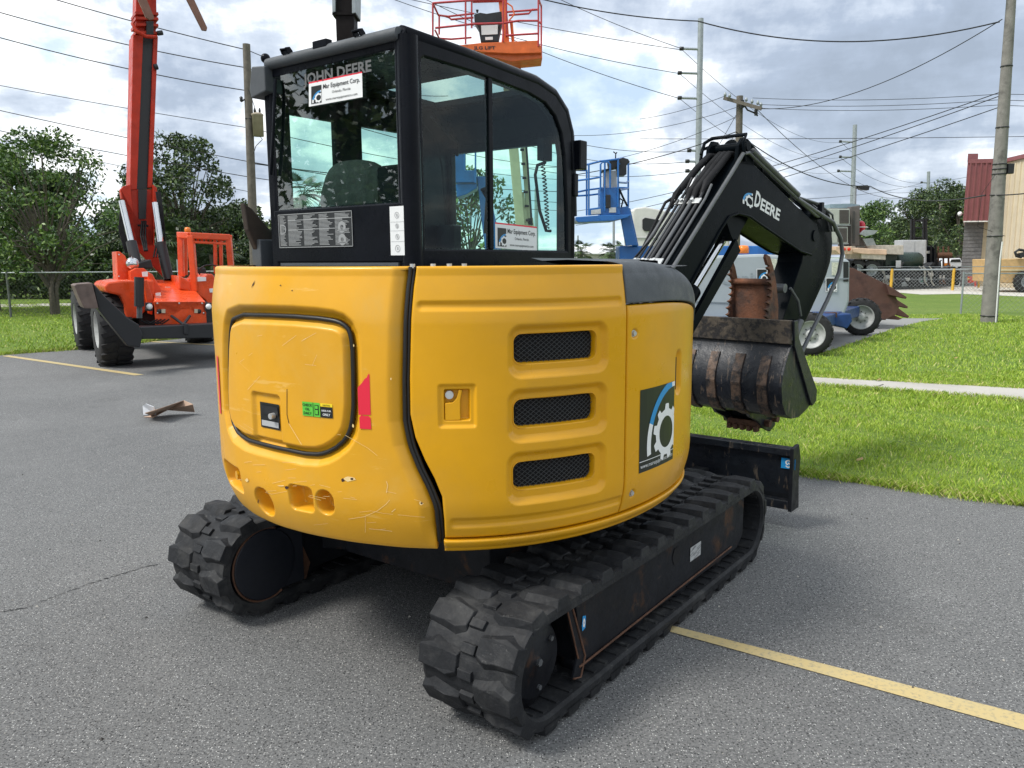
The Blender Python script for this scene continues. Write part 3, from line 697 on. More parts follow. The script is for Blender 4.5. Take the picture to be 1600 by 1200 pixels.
trL, frL = make_track(.812, 1, 'left-hand rubber track with chevron lugs')
# marks on the right track frame
yo = -.808 - .150 - .002
pmap = lambda x0, z0, x1, z1: (lambda u, v, o: TXM @ Vector((x0 + (x1 - x0) * u, yo - o, z0 + (z1 - z0) * v)))
def mq(px, py, y): # point in machine plane y
    P = onplane(px, py, TXM @ Vector((0, y, 0)), TXM.to_3x3() @ Vector((0, 1, 0))); return MI @ P
a = mq(1078, 878, yo); b = mq(1095, 845, yo)
dc = Decal(pmap(min(a.x, b.x), min(a.z, b.z), max(a.x, b.x), max(a.z, b.z)), 1.); dc.rect(0, 0, 1, 1, 0); 
for i in range(14): x = random.random() * .7; y = random.random() * .9; dc.poly([(x, y), (x + .3, y + .12), (x + .3, y + .15), (x, y + .03)], 1, 2)
dc.build('worn_sticker', [GREYV, BLACK], frR)
a = mq(1057, 868, yo); mb = MB(TXM); mb.add([(a.x + .045 * math.cos(t) * (1 if abs(math.sin(t)) < .9 else .6), yo - .0012, a.z + .045 * math.sin(t)) for t in np.linspace(0, 2 * math.pi, 7)[:-1]], [tuple(range(6))]); mb.build('inspection_hole', VOID, frR)
a = mq(912, 973, yo); dc = Decal(pmap(a.x - .014, a.z - .03, a.x + .014, a.z + .03), 1.); dc.poly([(.1, 0), (.9, .1), (1, .9), (.2, 1), (0, .4)], 0); dc.ring(.5, .5, .1, .3, 0, 6.28, 1, 2, 12); dc.build('blue_tag', [BLUE, WHITE], frR)
# car body, slew ring
mb = MB(TXM); mb.prism([(x, y, .24) for x, y in [(-.35, -.45), (-.15, -.62), (.55, -.62), (.75, -.45), (.75, .45), (.55, .62), (-.15, .62), (-.35, .45)]], (0, 0, .24)); 
for s in (-1, 1):
    mb.beam((-.05, 0, .33), (-.25, s * .66, .30), .22, .16); mb.beam((.45, 0, .33), (.65, s * .66, .30), .22, .16)
mb.lathe((0, 0, .48), (0, 0, 1), [(0, 0), (.40, 0), (.42, .03), (.42, .12), (.38, .14), (.38, .20), (0, .20)], 48)
mb.beam((-.55, -.62, .14), (.6, -.1, .3), .02, .05); mb.build('carbody', UND, exc, .006)
# dozer blade
mb = MB(TXM); XB = 1.93
pr = [(XB - .02, .505), (XB + .02, .51), (XB + .06, .44), (XB + .045, .30), (XB + .07, .14), (XB + .03, .13), (XB - .0, .22), (XB - .015, .36)]
mb.prism([(x, -.985, z) for x, z in pr], (0, 1.97, 0)); mb.mm((XB - .05, -.985, .47), (XB + .03, .985, .515)); mb.mm((XB - .045, -.985, .135), (XB + .02, .985, .19)) 
bl = mb.build('dozer_blade', BUCKP, exc, .005, label='black dozer blade with worn edge')
for s in (-1, 1):
    mb = MB(TXM); mb.prism([(x, s * .985, z) for x, z in [(XB - .055, .52), (XB + .05, .53), (XB + .09, .44), (XB + .075, .30), (XB + .10, .12), (XB - .045, .125)]], (0, s * .022, 0)); mb.build('end_plate', UND, bl, .003)
    mb = MB(TXM); mb.beam((.6, s * .33, .34), (XB - .02, s * .42, .25), .09, .13); mb.build('blade_arm', DARK, bl, .005)
a = MI @ onplane(1231, 725, TXM @ Vector((XB - .03, 0, 0)), TXM.to_3x3() @ Vector((1, 0, 0)))
dc = Decal(lambda u, v, o: TXM @ Vector((XB - .022 - o, a.y + .045 - .09 * u, a.z - .032 + .064 * v)), 1.3); dc.rect(.02, .0, .98, 1, 0); dc.ring(.5, .62, .10, .2, R_(20), R_(270), 1, 2, 14); dc.ring(.5, .36, .10, .2, R_(-160), R_(90), 1, 2, 14); dc.build('blue_tag', [BLUE, WHITE], bl)

# ---- cab
CX0, CX1, CYR, CYL = -.436, .845, -.11, .80
cab = None
def ring_prism(mb, outer, inner, d, T=None):   # outer / inner: lists of 3-D points, same count
    n = len(outer); d = Vector(d); vs = [Vector(p) for p in outer] + [Vector(p) for p in inner]; vs += [p + d for p in vs]
    fs = []
    for i in range(n):
        j = (i + 1) % n; fs += [(i, j, n + j, n + i), (2 * n + i, 3 * n + i, 3 * n + j, 2 * n + j), (i, 2 * n + i, 2 * n + j, j), (n + i, n + j, 3 * n + j, 3 * n + i)]
    mb.add(vs, fs)
mb = MB(TXM)
outer = [(CX0, 1.60), (CX0, 2.54), (CX0 + .02, 2.57), (.0, 2.56), (.50, 2.535), (.66, 2.50), (.76, 2.43), (.81, 2.33), (.83, 2.20), (.845, 1.9), (CX1, 1.60), (.2, 1.60)]
inner = [(-.33, 1.70), (-.33, 2.46), (-.31, 2.475), (.0, 2.47), (.42, 2.445), (.56, 2.42), (.65, 2.37), (.71, 2.29), (.74, 2.18), (.765, 1.9), (.77, 1.695), (.2, 1.70)]
for y, t in ((CYR, .055), (CYL, -.055)):
    ring_prism(mb, [(x, y, z) for x, z in outer], [(x, y, z) for x, z in inner], (0, t, 0))
# rear face ring
ry = [(CYR + .0, 1.60), (CYR + .0, 2.54), (CYL, 2.54), (CYL, 1.60)]; ri = [(-.085, 1.895), (-.085, 2.485), (.735, 2.485), (.735, 1.895)]
ring_prism(mb, [(CX0 + .004, y, z) for y, z in ry], [(CX0 + .004, y, z) for y, z in ri], (.05, 0, 0))
# front ring
fy = [(CYR, 1.60), (CYR, 2.30), (CYL, 2.30), (CYL, 1.60)]; fi = [(-.02, 1.66), (-.02, 2.26), (.72, 2.26), (.72, 1.66)]
ring_prism(mb, [(.79, y, z) for y, z in fy], [(.79, y, z) for y, z in fi], (.05, 0, 0))
# floor and lower walls
mb.mm((CX0 + .05, CYR + .03, 1.50), (.80, CYL - .03, 1.62))
# B pillar of the door side
mb.mm((-.05, CYL - .05, 1.7), (.13, CYL - .01, 2.5)); mb.mm((.56, CYL - .05, 1.7), (.79, CYL - .01, 2.42)); mb.mm((-.38, CYL - .05, 1.6), (.8, CYL - .01, 1.78)); mb.mm((-.38, CYL - .05, 2.34), (.7, CYL - .01, 2.5))
cab = mb.build('cab', BLK, exc, .010, label='black operator cab')
# round frame tubes at the near corners
mb = MB(TXM)
mb.tube([(CX0 + .035, CYR + .012, 1.615), (CX0 + .035, CYR + .012, 2.54)], .044, 16)
mb.build('corner_post', BLK, cab)
mb = MB(TXM); pts = [(x, CYR + .030, z - .022) for x, z in outer[2:10]]; mb.tube([(CX0 + .03, CYR + .030, 2.545)] + pts, .034, 12); mb.build('roof_rail', BLK, cab)
mb = MB(TXM); mb.tube([(CX0 - .0, CYR + .02, 2.545), (CX0 - .0, CYL - .05, 2.545)], .026, 12); mb.build('rear_roof_rail', GRH, cab)
for y in (.60, .13):
    mb = MB(TXM); mb.prism([(CX0 + .01, y - .022, 2.56), (CX0 - .025, y - .022, 2.565), (CX0 - .035, y - .022, 2.588), (CX0 - .01, y - .022, 2.595), (CX0 + .005, y - .022, 2.58)], (0, .007, 0)); mb.prism([(CX0 + .01, y + .022, 2.56), (CX0 - .025, y + .022, 2.565), (CX0 - .035, y + .022, 2.588), (CX0 - .01, y + .022, 2.595), (CX0 + .005, y + .022, 2.58)], (0, -.007, 0)); mb.mm((CX0 - .034, y - .022, 2.580), (CX0 - .012, y + .022, 2.587)); mb.build('roof_bracket', BLK, cab, .002)
mb = MB(TXM); mb.mm((CX0 - .025, .32, 2.555), (CX0 + .01, .41, 2.587)); mb.build('roof_box', BLK, cab, .003)
mb = MB(TXM); mb.sphere((CX0, .77, 2.575), .022); mb.build('roof_knob', BLK, cab)
mb = MB(TXM); mb.prism([(CX0 + .06, y, z) for y, z in [(.73, 2.53), (.825, 2.54), (.85, 2.44), (.84, 2.40), (.73, 2.42)]], (-.10, 0, 0)); mb.build('work_light_housing', GRH, cab, .006)
# roof with hatch
mb = MB(TXM); ro = [(CX0 + .02, CYR + .03), (.66, CYR + .03), (.66, CYL - .03), (CX0 + .02, CYL - .03)]; rin = [(.14, .04), (.60, .04), (.60, .66), (.14, .66)]
ring_prism(mb, [(x, y, 2.535 - .03 * max(0, x)) for x, y in ro], [(x, y, 2.535 - .03 * x) for x, y in rin], (0, 0, -.03))
mb.add([(.66, CYR + .03, 2.50), (.66, CYL - .03, 2.50), (.76, CYL - .03, 2.41), (.76, CYR + .03, 2.41), (.815, CYL - .03, 2.28), (.815, CYR + .03, 2.28)], [(0, 1, 2, 3), (3, 2, 4, 5)])
mb.build('roof', BLK, cab)
def pane(name, pts, m=TEAL, d=None):
    mb = MB(TXM); mb.add(pts, [tuple(range(len(pts)))]); return mb.build(name, m, cab)
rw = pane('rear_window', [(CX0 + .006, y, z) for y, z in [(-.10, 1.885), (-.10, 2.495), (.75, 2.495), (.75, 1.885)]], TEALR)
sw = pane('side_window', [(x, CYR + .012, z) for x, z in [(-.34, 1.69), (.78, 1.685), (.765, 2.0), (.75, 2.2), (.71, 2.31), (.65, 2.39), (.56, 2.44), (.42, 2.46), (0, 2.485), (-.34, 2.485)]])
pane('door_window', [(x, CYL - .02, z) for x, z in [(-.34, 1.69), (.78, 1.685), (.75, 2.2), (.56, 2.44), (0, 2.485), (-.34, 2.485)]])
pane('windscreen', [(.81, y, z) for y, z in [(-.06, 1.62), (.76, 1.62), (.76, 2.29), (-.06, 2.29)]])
pane('roof_hatch', [(.13, .03, 2.528), (.61, .03, 2.515), (.61, .67, 2.515), (.13, .67, 2.528)], LGLASS)
mb = MB(TXM); mb.mm((.112, CYR + .004, 1.70), (.142, CYR + .03, 2.48)); mb.build('window_divider', BLK, sw, .003)
mb = MB(TXM); mb.mm((.835, CYR - .035, 2.12), (.905, CYR + .05, 2.27)); mb.mm((.82, CYR - .01, 1.98), (.86, CYR + .03, 2.1)); mb.build('window_hinge', BLK, cab, .006)
# rear panel with plates
mb = MB(TXM); mb.mm((CX0 - .006, CYR + .03, 1.645), (CX0 + .02, CYL - .04, 1.885)); rp = mb.build('rear_panel', BLK, cab, .005)
mb = MB(TXM); mb.mm((CX0 - .012, -.06, 1.628), (CX0 + .0, .72, 1.642)); mb.build('panel_trim', GRH, rp)
def rmap(y0, z0, y1, z1, o0=.0075): return lambda u, v, o: TXM @ Vector((CX0 - o0 - o, y0 + (y1 - y0) * u, z0 + (z1 - z0) * v))
ALU = pm('engraved aluminium plate', (.035, .037, .04), .35, .4, .1); ENG = flat('plate engraving', (.30, .31, .31), .5)
dc = Decal(rmap(.725, 1.712, .215, 1.866), 3.3); dc.rect(0, 0, 1, 1, 0, 1)
for a_ in ((0, 0, 1, .02), (0, .98, 1, 1), (0, 0, .006, 1), (.994, 0, 1, 1)): dc.rect(*a_, 1, 2)
for x0, x1 in ((.14, .34), (.36, .55), (.57, .76), (.78, .97), (.02, .12)):
    y = .93
    while y > .06:
        w_ = random.uniform(.5, 1) * (x1 - x0); dc.rect(x0, y, x0 + w_, y + .018, 1, 2); y -= .036
dc.rect(.14, .80, .99, .82, 1, 2); dc.rect(.14, .52, .78, .54, 1, 2)
for cx, cy in ((.87, .55), (.87, .2)): dc.ring(cx, cy, .02, .05, 0, 6.28, 1, 3, 14); dc.rect(cx - .06, cy - .1, cx + .06, cy - .07, 1, 3)
dc.text('D', .03, .4, .32, 1, None, 3); dc.build('data_plate', [ALU, ENG], rp)
dc = Decal(rmap(-.015, 1.672, -.098, 1.872), .42); dc.rect(0, 0, 1, 1, 0)
for y in (.68, .50, .28): dc.rect(.03, y, .97, y + .006, 1, 2)
for cx, cy, r in ((.5, .82, .16), (.5, .6, .12), (.5, .38, .14), (.5, .14, .18)): dc.ring(cx, cy, r * .8, r, 0, 6.28, 1, 2, 20); dc.rect(cx - .05, cy - .03, cx + .05, cy + .03, 1, 2)
dc.build('instruction_sticker', [WHITE, GREYV], rp)
# banner stickers
def banner(fm, parent, dealer=True):
    dc = Decal(fm, 2.45); dc.rect(0, 0, 1, .94, 0); dc.rect(0, .94, 1, 1, 1); dc.logo(.05, .08, .20, .72, 2, 0, 3, 2)
    dc.text('Mar Equipment Corp.', .28, .62, .19, 2, .68, 2, .012); dc.text('Orlando, Florida', .62, .38, .11, 2, .34, 2, .0, 'c'); dc.text('www.marequipmentco.com', .62, .12, .11, 2, .58, 2, .0, 'c')
    dc.build('banner_sticker', [WHITE, RED, BLACK, BLUE], parent)
c0 = [MI @ onplane(px, py, TXM @ Vector((CX0, 0, 0)), TXM.to_3x3() @ Vector((1, 0, 0))) for px, py in ((484, 129), (567, 112), (568, 152), (484, 167))]
banner(lambda u, v, o: TXM @ (Vector((-.004 - o, 0, 0)) + (c0[3] * (1 - u) + c0[2] * u) * (1 - v) + (c0[0] * (1 - u) + c0[1] * u) * v), rw)
banner(lambda u, v, o: TXM @ Vector((.155 + .34 * u, CYR + .008 - o, 1.705 + .12 * v - .012 * u)), sw)
dc = Decal(rmap(.505, 2.418, .07, 2.468, .004), 8.6); dc.text('JOHN DEERE', .0, .1, .9, 0, 1., 1, .03); dc.build('lettering', [flat('faded lettering', (.11, .115, .115), .6)], rw)
# wiper, interior
mb = MB(TXM); mb.tube([(CX0 - .012, .69, 2.47), (CX0 - .02, .69, 2.40), (CX0 - .02, .715, 2.22), (CX0 - .02, .75, 2.05)], .008, 6); mb.build('wiper', BLK, rw)
mb = MB(TXM); 
prof = [(.0, 1.62), (.02, 1.95), (.0, 2.06), (-.03, 2.10), (-.07, 2.10), (-.10, 2.04), (-.12, 1.9), (-.13, 1.62)]
n = 12; vs = []
for k_ in range(n + 1):
    y = .13 + .47 * k_ / n; e_ = abs(2 * k_ / n - 1) ** 3
    for x, z in prof: vs.append((x * (1 - .5 * e_) - .24, y, 1.62 + (z - 1.62) * (1 - .22 * e_)))
m = len(prof); mb.add(vs, [(i * m + j, i * m + j + 1, (i + 1) * m + j + 1, (i + 1) * m + j) for i in range(n) for j in range(m - 1)], 0, True); mb.mm((-.26, .15, 1.58), (.25, .58, 1.70)); mb.build('seat', SEATM, cab)
mb = MB(TXM); mb.mm((-.1, .0, 1.6), (.4, .14, 1.70)); mb.mm((-.1, .66, 1.6), (.4, .745, 1.78)); mb.mm((.66, .6, 1.62), (.74, .74, 1.85)); mb.mm((-.385, -.04, 1.62), (-.27, .12, 2.05)); mb.build('console', BLK, cab, .01)
mb = MB(TXM)
for y in (.07, .70): mb.tube([(.30, y, 1.78), (.32, y, 1.95), (.30, y, 2.0)], [.012, .012, .026], 8)
mb.tube([(.78, .66, 2.25), (.72, .60, 2.30), (.5, .60, 2.42)], .010, 6); mb.build('control_lever', BLK, cab)
mb = MB(TXM); mb.mm((.66, -.03, 2.16), (.74, .01, 2.27)); pts = []
for i in range(160):
    a = i * .75; t = i / 160; pts.append((.66 + .05 * math.sin(t * 1.5) + .010 * math.cos(a), -.02 + .01 * math.sin(a), 2.17 - t * .36))
mb.tube(pts, .0035, 4); mb.tube([(.69, -.02, 2.15), (.62, -.02, 2.13), (.60, -.02, 2.08), (.64, -.02, 1.9), (.70, -.02, 1.80), (.74, -.02, 1.80)], .009, 6); mb.build('radio_cord', BLK, cab)
# exhaust beside the cab
mb = MB(TXM); mb.mm((-.455, .86, 1.58), (-.33, .93, 1.755)); ex = mb.build('exhaust_box', GRH, exc, .006)
mb = MB(TXM); mb.prism([(x, .885, z) for x, z in [(-.515, 1.925), (-.47, 1.90), (-.40, 1.83), (-.31, 1.745), (-.34, 1.73), (-.455, 1.705), (-.50, 1.80)]], (0, .035, 0)); mb.build('exhaust_outlet', pm('heat browned steel', (.05, .036, .028), .6, .3, .3, 12), ex, .006)

# ---- boom, arm, bucket : boom frame (forward, left, up)
TB = TXM @ Matrix.Translation((.95, 0, 0)) @ Matrix.Rotation(R_(-8), 4, 'Z')
mb = MB(TB); mb.prism([(x, -.14, z) for x, z in [(-.15, .55), (.2, .5), (.26, .7), (.22, 1.15), (.08, 1.2), (-.05, 1.1)]], (0, .28, 0)); mb.build('swing_post', BOOMP, exc, .01)
bp = [(.05, .90), (.25, .80), (.62, 1.02), (1.06, 1.50), (1.40, 1.84), (1.50, 1.925), (1.62, 1.95), (1.78, 1.935), (1.94, 1.885), (2.30, 1.78), (2.58, 1.70), (2.78, 1.67), (2.90, 1.72), (2.93, 1.82), (2.86, 1.91), (2.46, 2.05), (1.86, 2.275), (1.72, 2.335), (1.63, 2.325), (1.55, 2.255), (.79, 1.548), (.16, .98)]
mb = MB(TB); mb.prism([(x, -.125, z) for x, z in bp], (0, .25, 0)); boom = mb.build('boom', BOOMP, exc, .006, label='black boom with white lettering')
# flange lip round the side plate
mb = MB(TB)
for s in (-1, 1): mb.tube([(x, s * .128, z) for x, z in bp[2:12]], .011, 6)
mb.prism([(x, -.09, z) for x, z in [(1.50, 1.94), (1.60, 1.80), (1.64, 1.765), (1.70, 1.775), (1.74, 1.84), (1.84, 1.93)]], (0, .18, 0)); mb.build('cylinder_lug', BOOMP, boom, .004)
mb = MB(TB)
for s in (-1, 1):
    mb.prism([(x, s * .125, z) for x, z in [(1.58, 2.28), (1.60, 2.40), (1.65, 2.455), (1.72, 2.455), (1.77, 2.39), (1.82, 2.28)]], (0, -s * .025, 0))
mb.cyl((1.69, -.15, 2.40), (1.69, .15, 2.40), .032, 20); mb.build('cylinder_bracket', BOOMP, boom, .004)
mb = MB(TB)
mb.tube([(1.66, -.14, 2.30), (1.62, -.145, 2.42), (1.66, -.145, 2.475), (1.66, .12, 2.475), (1.60, .14, 2.44), (1.56, .14, 2.36)], .012, 8)
mb.tube([(1.70, .14, 2.43), (1.62, .17, 2.40), (1.60, .17, 2.30)], .012, 8); mb.tube([(1.72, -.12, 2.44), (1.95, -.10, 2.36), (2.0, -.10, 2.30)], .012, 8); mb.tube([(1.80, -.06, 2.44), (2.02, -.05, 2.36), (2.08, -.05, 2.26)], .010, 8)
mb.build('hose_guard', BOOMP, boom)
# arm cylinder
mb = MB(TB); mb.cyl((1.70, 0, 2.41), (2.52, 0, 2.165), .055, 24); mb.cyl((2.48, 0, 2.177), (2.56, 0, 2.153), .064, 24); ac = mb.build('arm_cylinder', BOOMP, boom)
mb = MB(TB); mb.cyl((2.5, 0, 2.171), (3.03, 0, 2.012), .030, 16); mb.build('rod', CHROME, ac)
# boom cylinder
mb = MB(TB); mb.cyl((.62, 0, .86), (1.24, 0, 1.42), .060, 24); mb.cyl((1.20, 0, 1.385), (1.26, 0, 1.44), .07, 24); mb.prism([(x, -.10, z) for x, z in [(.9, 1.02), (.95, .98), (1.72, 1.70), (1.66, 1.78)]], (0, .03, 0)); bc = mb.build('boom_cylinder', BOOMP, boom)
mb = MB(TB); mb.cyl((1.2, 0, 1.385), (1.66, 0, 1.80), .034, 16); mb.build('rod', CHROME, bc)
# pipes along the back of the boom
dirb = Vector((.733, 0, .681)); nb = Vector((-.681, 0, .733)); P0 = Vector((.377, 0, 1.164))
mb = MB(TB); mh = MB(TB)
for i, (y, o_, r, e1) in enumerate([(.125, .05, .013, 1.12), (.085, .045, .009, 1.30), (.055, .045, .009, 1.32), (.02, .05, .014, 1.12), (-.02, .05, .014, 1.14), (-.065, .045, .012, 1.2), (-.10, .04, .009, 1.22)]):
    a = P0 + nb * o_ + Vector((0, y, 0)); mb.tube([a, a + dirb * e1 + nb * .01, a + dirb * (e1 + .12) + nb * .03], r, 8, i % 2)
pipes = mb.build('hydraulic_pipes', [PIPE, DARK], boom)
pipes['kind'] = 'thing'
mb = MB(TB); y = -.14; mb.tube([(.30, y, 1.10), (.79, y, 1.56), (1.55, y, 2.265), (1.63, y, 2.345), (1.71, y, 2.36), (1.86, y, 2.305), (2.25, y, 2.165), (2.46, y, 2.09), (2.80, y, 1.975), (2.98, y, 1.96)], .014, 8)
mb.tube([(1.74, y - .01, 2.375), (2.46, y - .01, 2.115)], .020, 8); mb.build('edge_pipe', PIPE, boom)
for d_ in (.50, 1.07):
    for y0, y1 in ((.14, .09), (.075, .035), (.03, -.085)):
        mb = MB(TB); c = P0 + dirb * (d_ + .12) + nb * .062; mb.beam(c + Vector((0, y0, 0)), c + Vector((0, y1, 0)), .05, .012, up=tuple(nb))
        mb.cyl(c + Vector((0, (y0 + y1) / 2, 0)), c + Vector((0, (y0 + y1) / 2, 0)) + nb * .022, .013, 6); mb.build('pipe_clamp', ZINC, boom, .003)
mb = MB(TB)
for i, (y, o_, d0) in enumerate(((.12, .04, 1.14), (.02, .05, 1.16), (-.02, .05, 1.18), (-.06, .04, 1.25))):
    a = P0 + dirb * d0 + nb * .06; mb.tube([(a.x, y, a.z), (a.x + .06, y, a.z + .085), (1.47, y * .95, 2.24 + o_ * .4), (1.60, y * .85, 2.34 + o_ * .2), (1.80, y * .7, 2.36)], [.016, .024, .024, .024, .020], 8)
mb.tube([(.85, .14, 1.66), (1.0, .145, 1.84), (1.17, .16, 2.02), (1.30, .12, 2.09)], .010, 6); mb.tube([(.6, .11, 1.47), (.8, .13, 1.66), (.95, .09, 1.80), (1.25, .1, 2.12)], .006, 6)
mb.build('hydraulic_hoses', HOSE, boom)
# lettering on the boom side
ymap = lambda O, dx, dz, W_, H_, y=-.1262: (lambda u, v, o: TB @ Vector((O[0] + dx[0] * u * W_ + dz[0] * v * H_, y - o, O[1] + dx[1] * u * W_ + dz[1] * v * H_)))
def bq(px, py, y=-.127): q = TB.inverted() @ onplane(px, py, TB @ Vector((0, y, 0)), TB.to_3x3() @ Vector((0, 1, 0))); return (q.x, q.z)
a = bq(1178, 322); b = bq(1217, 346); t = bq(1179, 294)
dxv = np.array(b) - np.array(a); Wd = np.linalg.norm(dxv); dxv /= Wd; Hd = np.linalg.norm(np.array(t) - np.array(a)); dzv = np.array([-dxv[1], dxv[0]])
dc = Decal(ymap(a, dxv, dzv, Wd, Hd), Wd / Hd); dc.text('D', .0, .05, .88, 0, .2, 1, .03); dc.text('EERE', .23, .05, .66, 0, .77, 1, .03); dc.build('lettering', [WHITE], boom)
a = bq(1158, 318); b = bq(1176, 327); t = bq(1158, 284); u_ = np.array(b) - np.array(a); v_ = np.array(t) - np.array(a)
dc = Decal(lambda u, v, o: TB @ Vector((a[0] + u_[0] * u + v_[0] * v, -.1262 - o, a[1] + u_[1] * u + v_[1] * v)), .7); dc.logo(0, 0, 1, 1, 2, 0, 1, 1, False); dc.build('logo_sticker', [WHITE, BLUE, BLACK], boom)
# arm
ap = [(2.70, 1.66), (2.66, 1.80), (2.74, 1.97), (2.92, 2.05), (3.06, 2.03), (3.17, 1.90), (3.23, 1.74), (3.18, 1.56), (2.98, 1.33), (2.62, .98), (2.22, .46), (2.12, .40), (2.04, .44), (2.02, .54), (2.38, 1.15), (2.58, 1.48)]
mb = MB(TB)
mb.prism([(x, -.105, z) for x, z in chaikin(ap, 1)], (0, .21, 0)); arm = mb.build('arm', BOOMP, exc, .006, label='curved black arm')
mb = MB(TB); mb.cyl((2.83, -.135, 1.82), (2.83, .135, 1.82), .045, 20); mb.cyl((3.03, -.13, 1.99), (3.03, .13, 1.99), .03, 16); mb.build('arm_pin', BOOMP, arm)
mb = MB(TB); mb.mm((2.86, -.16, 1.95), (2.90, -.12, 2.08)); mb.mm((2.92, -.15, 1.95), (2.95, -.12, 2.02)); mb.build('work_light', BLK, arm, .003)
mb = MB(TB); y = -.17; mb.tube([(2.46, -.14, 2.09), (2.80, -.15, 2.0), (3.05, y, 1.93), (3.22, y, 1.80), (3.27, y, 1.68), (3.22, y, 1.52), (3.02, y, 1.30), (2.78, y, 1.08), (2.55, y, .86)], .017, 10)
for k_ in range(4): mb.tube([(2.60 - .02 * k_, .02 - .03 * k_, 2.12), (2.85, -.04 - .03 * k_, 2.07), (3.08, -.06 - .03 * k_, 1.99), (3.16, -.08 - .02 * k_, 1.86)], .009, 6)
mb.build('arm_hose', PIPE, arm)
mb = MB(TB); mb.cyl((3.02, 0, 1.50), (2.62, 0, .88), .045, 20); bcy = mb.build('bucket_cylinder', BOOMP, arm); mb = MB(TB); mb.cyl((2.65, 0, .93), (2.42, 0, .56), .026, 14); mb.build('rod', CHROME, bcy)
mb = MB(TB); mb.cyl((2.62, -.14, 1.16), (2.50, -.14, 1.0), .03, 12); mb.cyl((2.36, -.13, 1.42), (2.36, .0, 1.42), .035, 14); mb.tube([(2.60, -.15, 1.2), (2.52, -.16, 1.32), (2.42, -.14, 1.42)], .012, 6); mb.build('thumb_cylinder', PIPE, arm)
# bucket
sh = [(1.78, 1.225), (1.785, 1.05), (1.735, .98), (1.68, .86), (1.665, .78), (1.69, .66), (1.75, .575), (1.84, .535), (1.95, .53), (2.06, .565)]
shp = sh[:2] + [tuple(p) for p in np.array(chaikin([tuple(q) for q in sh[1:]], 2))[1:-3]] if False else sh
mb = MB(TB); BW = .455
ins = [(x + (.022 if i < 7 else .0), z + (.0 if i < 5 else .022)) for i, (x, z) in enumerate(sh)]
n = len(sh); vs = [(x, -BW, z) for x, z in sh] + [(x, BW, z) for x, z in sh] + [(x, -BW, z) for x, z in ins] + [(x, BW, z) for x, z in ins]
fs = [(i, i + 1, n + i + 1, n + i) for i in range(n - 1)] + [(2 * n + i, 3 * n + i, 3 * n + i + 1, 2 * n + i + 1) for i in range(n - 1)]
mb.add(vs, fs, 0, True)
bucket = mb.build('bucket', BUCKP, exc, label='wide black digging bucket with worn lip')
sidep = [(1.79, 1.06)] + sh[2:] + [(2.15, .60), (2.19, .67), (1.95, .99)]
for s in (-1, 1):
    mb = MB(TB); mb.prism([(x, s * BW, z) for x, z in sidep], (0, s * .02, 0)); sp_ = mb.build('side_plate', BUCKP, bucket, .003)
    mb = MB(TB); mb.prism([(x, s * (BW + .02), z) for x, z in [(1.775, 1.225), (1.83, 1.225), (1.86, 1.10), (2.19, .70), (2.185, .62), (2.13, .59), (2.09, .63), (1.80, 1.05)]], (0, s * .018, 0)); mb.build('side_cutter', BUCKP, sp_, .003)
mb = MB(TB); mb.mm((1.755, -BW - .02, 1.065), (1.79, BW + .02, 1.228)); mb.build('cutting_edge', LIPP, bucket, .004)
STRP = pm('worn strip', (.13, .085, .06), .6, .3, .35, 14, .4, 50, col2=(.02, .02, .022), c2lo=.42, c2hi=.62, c2scale=12)
for y in (-.33, -.13, .07, .27):
    mb = MB(TB); o = [(x - .012 * (1 if i < 7 else .3), z - (.0 if i < 5 else .012)) for i, (x, z) in enumerate(sh)]; seg_ = list(range(2, 8))
    vs = [(sh[i][0], y - .035, sh[i][1]) for i in seg_] + [(o[i][0], y - .035, o[i][1]) for i in seg_] + [(o[i][0], y + .035, o[i][1]) for i in seg_] + [(sh[i][0], y + .035, sh[i][1]) for i in seg_]
    m = len(seg_); mb.add(vs, [(k * m + i, k * m + i + 1, (k + 1) * m + i + 1, (k + 1) * m + i) for k in range(3) for i in range(m - 1)]); mb.build('wear_strip', STRP, bucket)
for s in (-1, 1):
    mb = MB(TB); mb.prism([(x, s * .15, z) for x, z in [(1.80, .56), (2.1, .58), (2.24, .50), (2.26, .38), (2.18, .34), (2.08, .38), (1.98, .45), (1.86, .50)]], (0, -s * .025, 0)); mb.build('bucket_ear', BUCKP, bucket, .004)
mb = MB(TB); 
mb.mm((2.02, -.13, .38), (2.22, .13, .44)); mb.cyl((2.1, -.19, .42), (2.1, .19, .42), .028, 14); mb.cyl((2.22, -.19, .44), (2.22, .19, .44), .028, 14)
for k_ in range(5): mb.mm((2.0, -.13 + k_ * .055, .36), (2.05, -.10 + k_ * .055, .40))
mb.build('coupler', RUST, bucket, .003)
# thumb
zt_ = np.linspace(1.16, 1.56, 9)
for s in (-1, 1):
    pts = []
    for i, z in enumerate(zt_):
        bx = 2.04 - .02 * math.sin(i); pts += [(bx + .02, z), (bx - .028, z + .018), (bx + .018, z + .03)]
    hook = [(2.00, 1.60), (1.965, 1.65), (1.975, 1.675), (2.03, 1.66), (2.09, 1.58), (2.15, 1.45), (2.19, 1.3), (2.22, .95), (2.05, .95)]
    mb = MB(TB); mb.prism([(x, s * .165, z) for x, z in pts + hook], (0, -s * .022, 0)); 
    if s < 0: thumb = mb.build('thumb', RUST2, exc, .002, label='rusty hydraulic thumb with serrated edges')
    else: mb.build('serrated_plate', RUST2, thumb, .002)
mb = MB(TB); mb.mm((2.09, -.15, .95), (2.11, .15, 1.47)); mb.cyl((2.075, -.15, 1.475), (2.075, .15, 1.475), .024, 14); mb.build('thumb_plate', RUST2, thumb, .002)
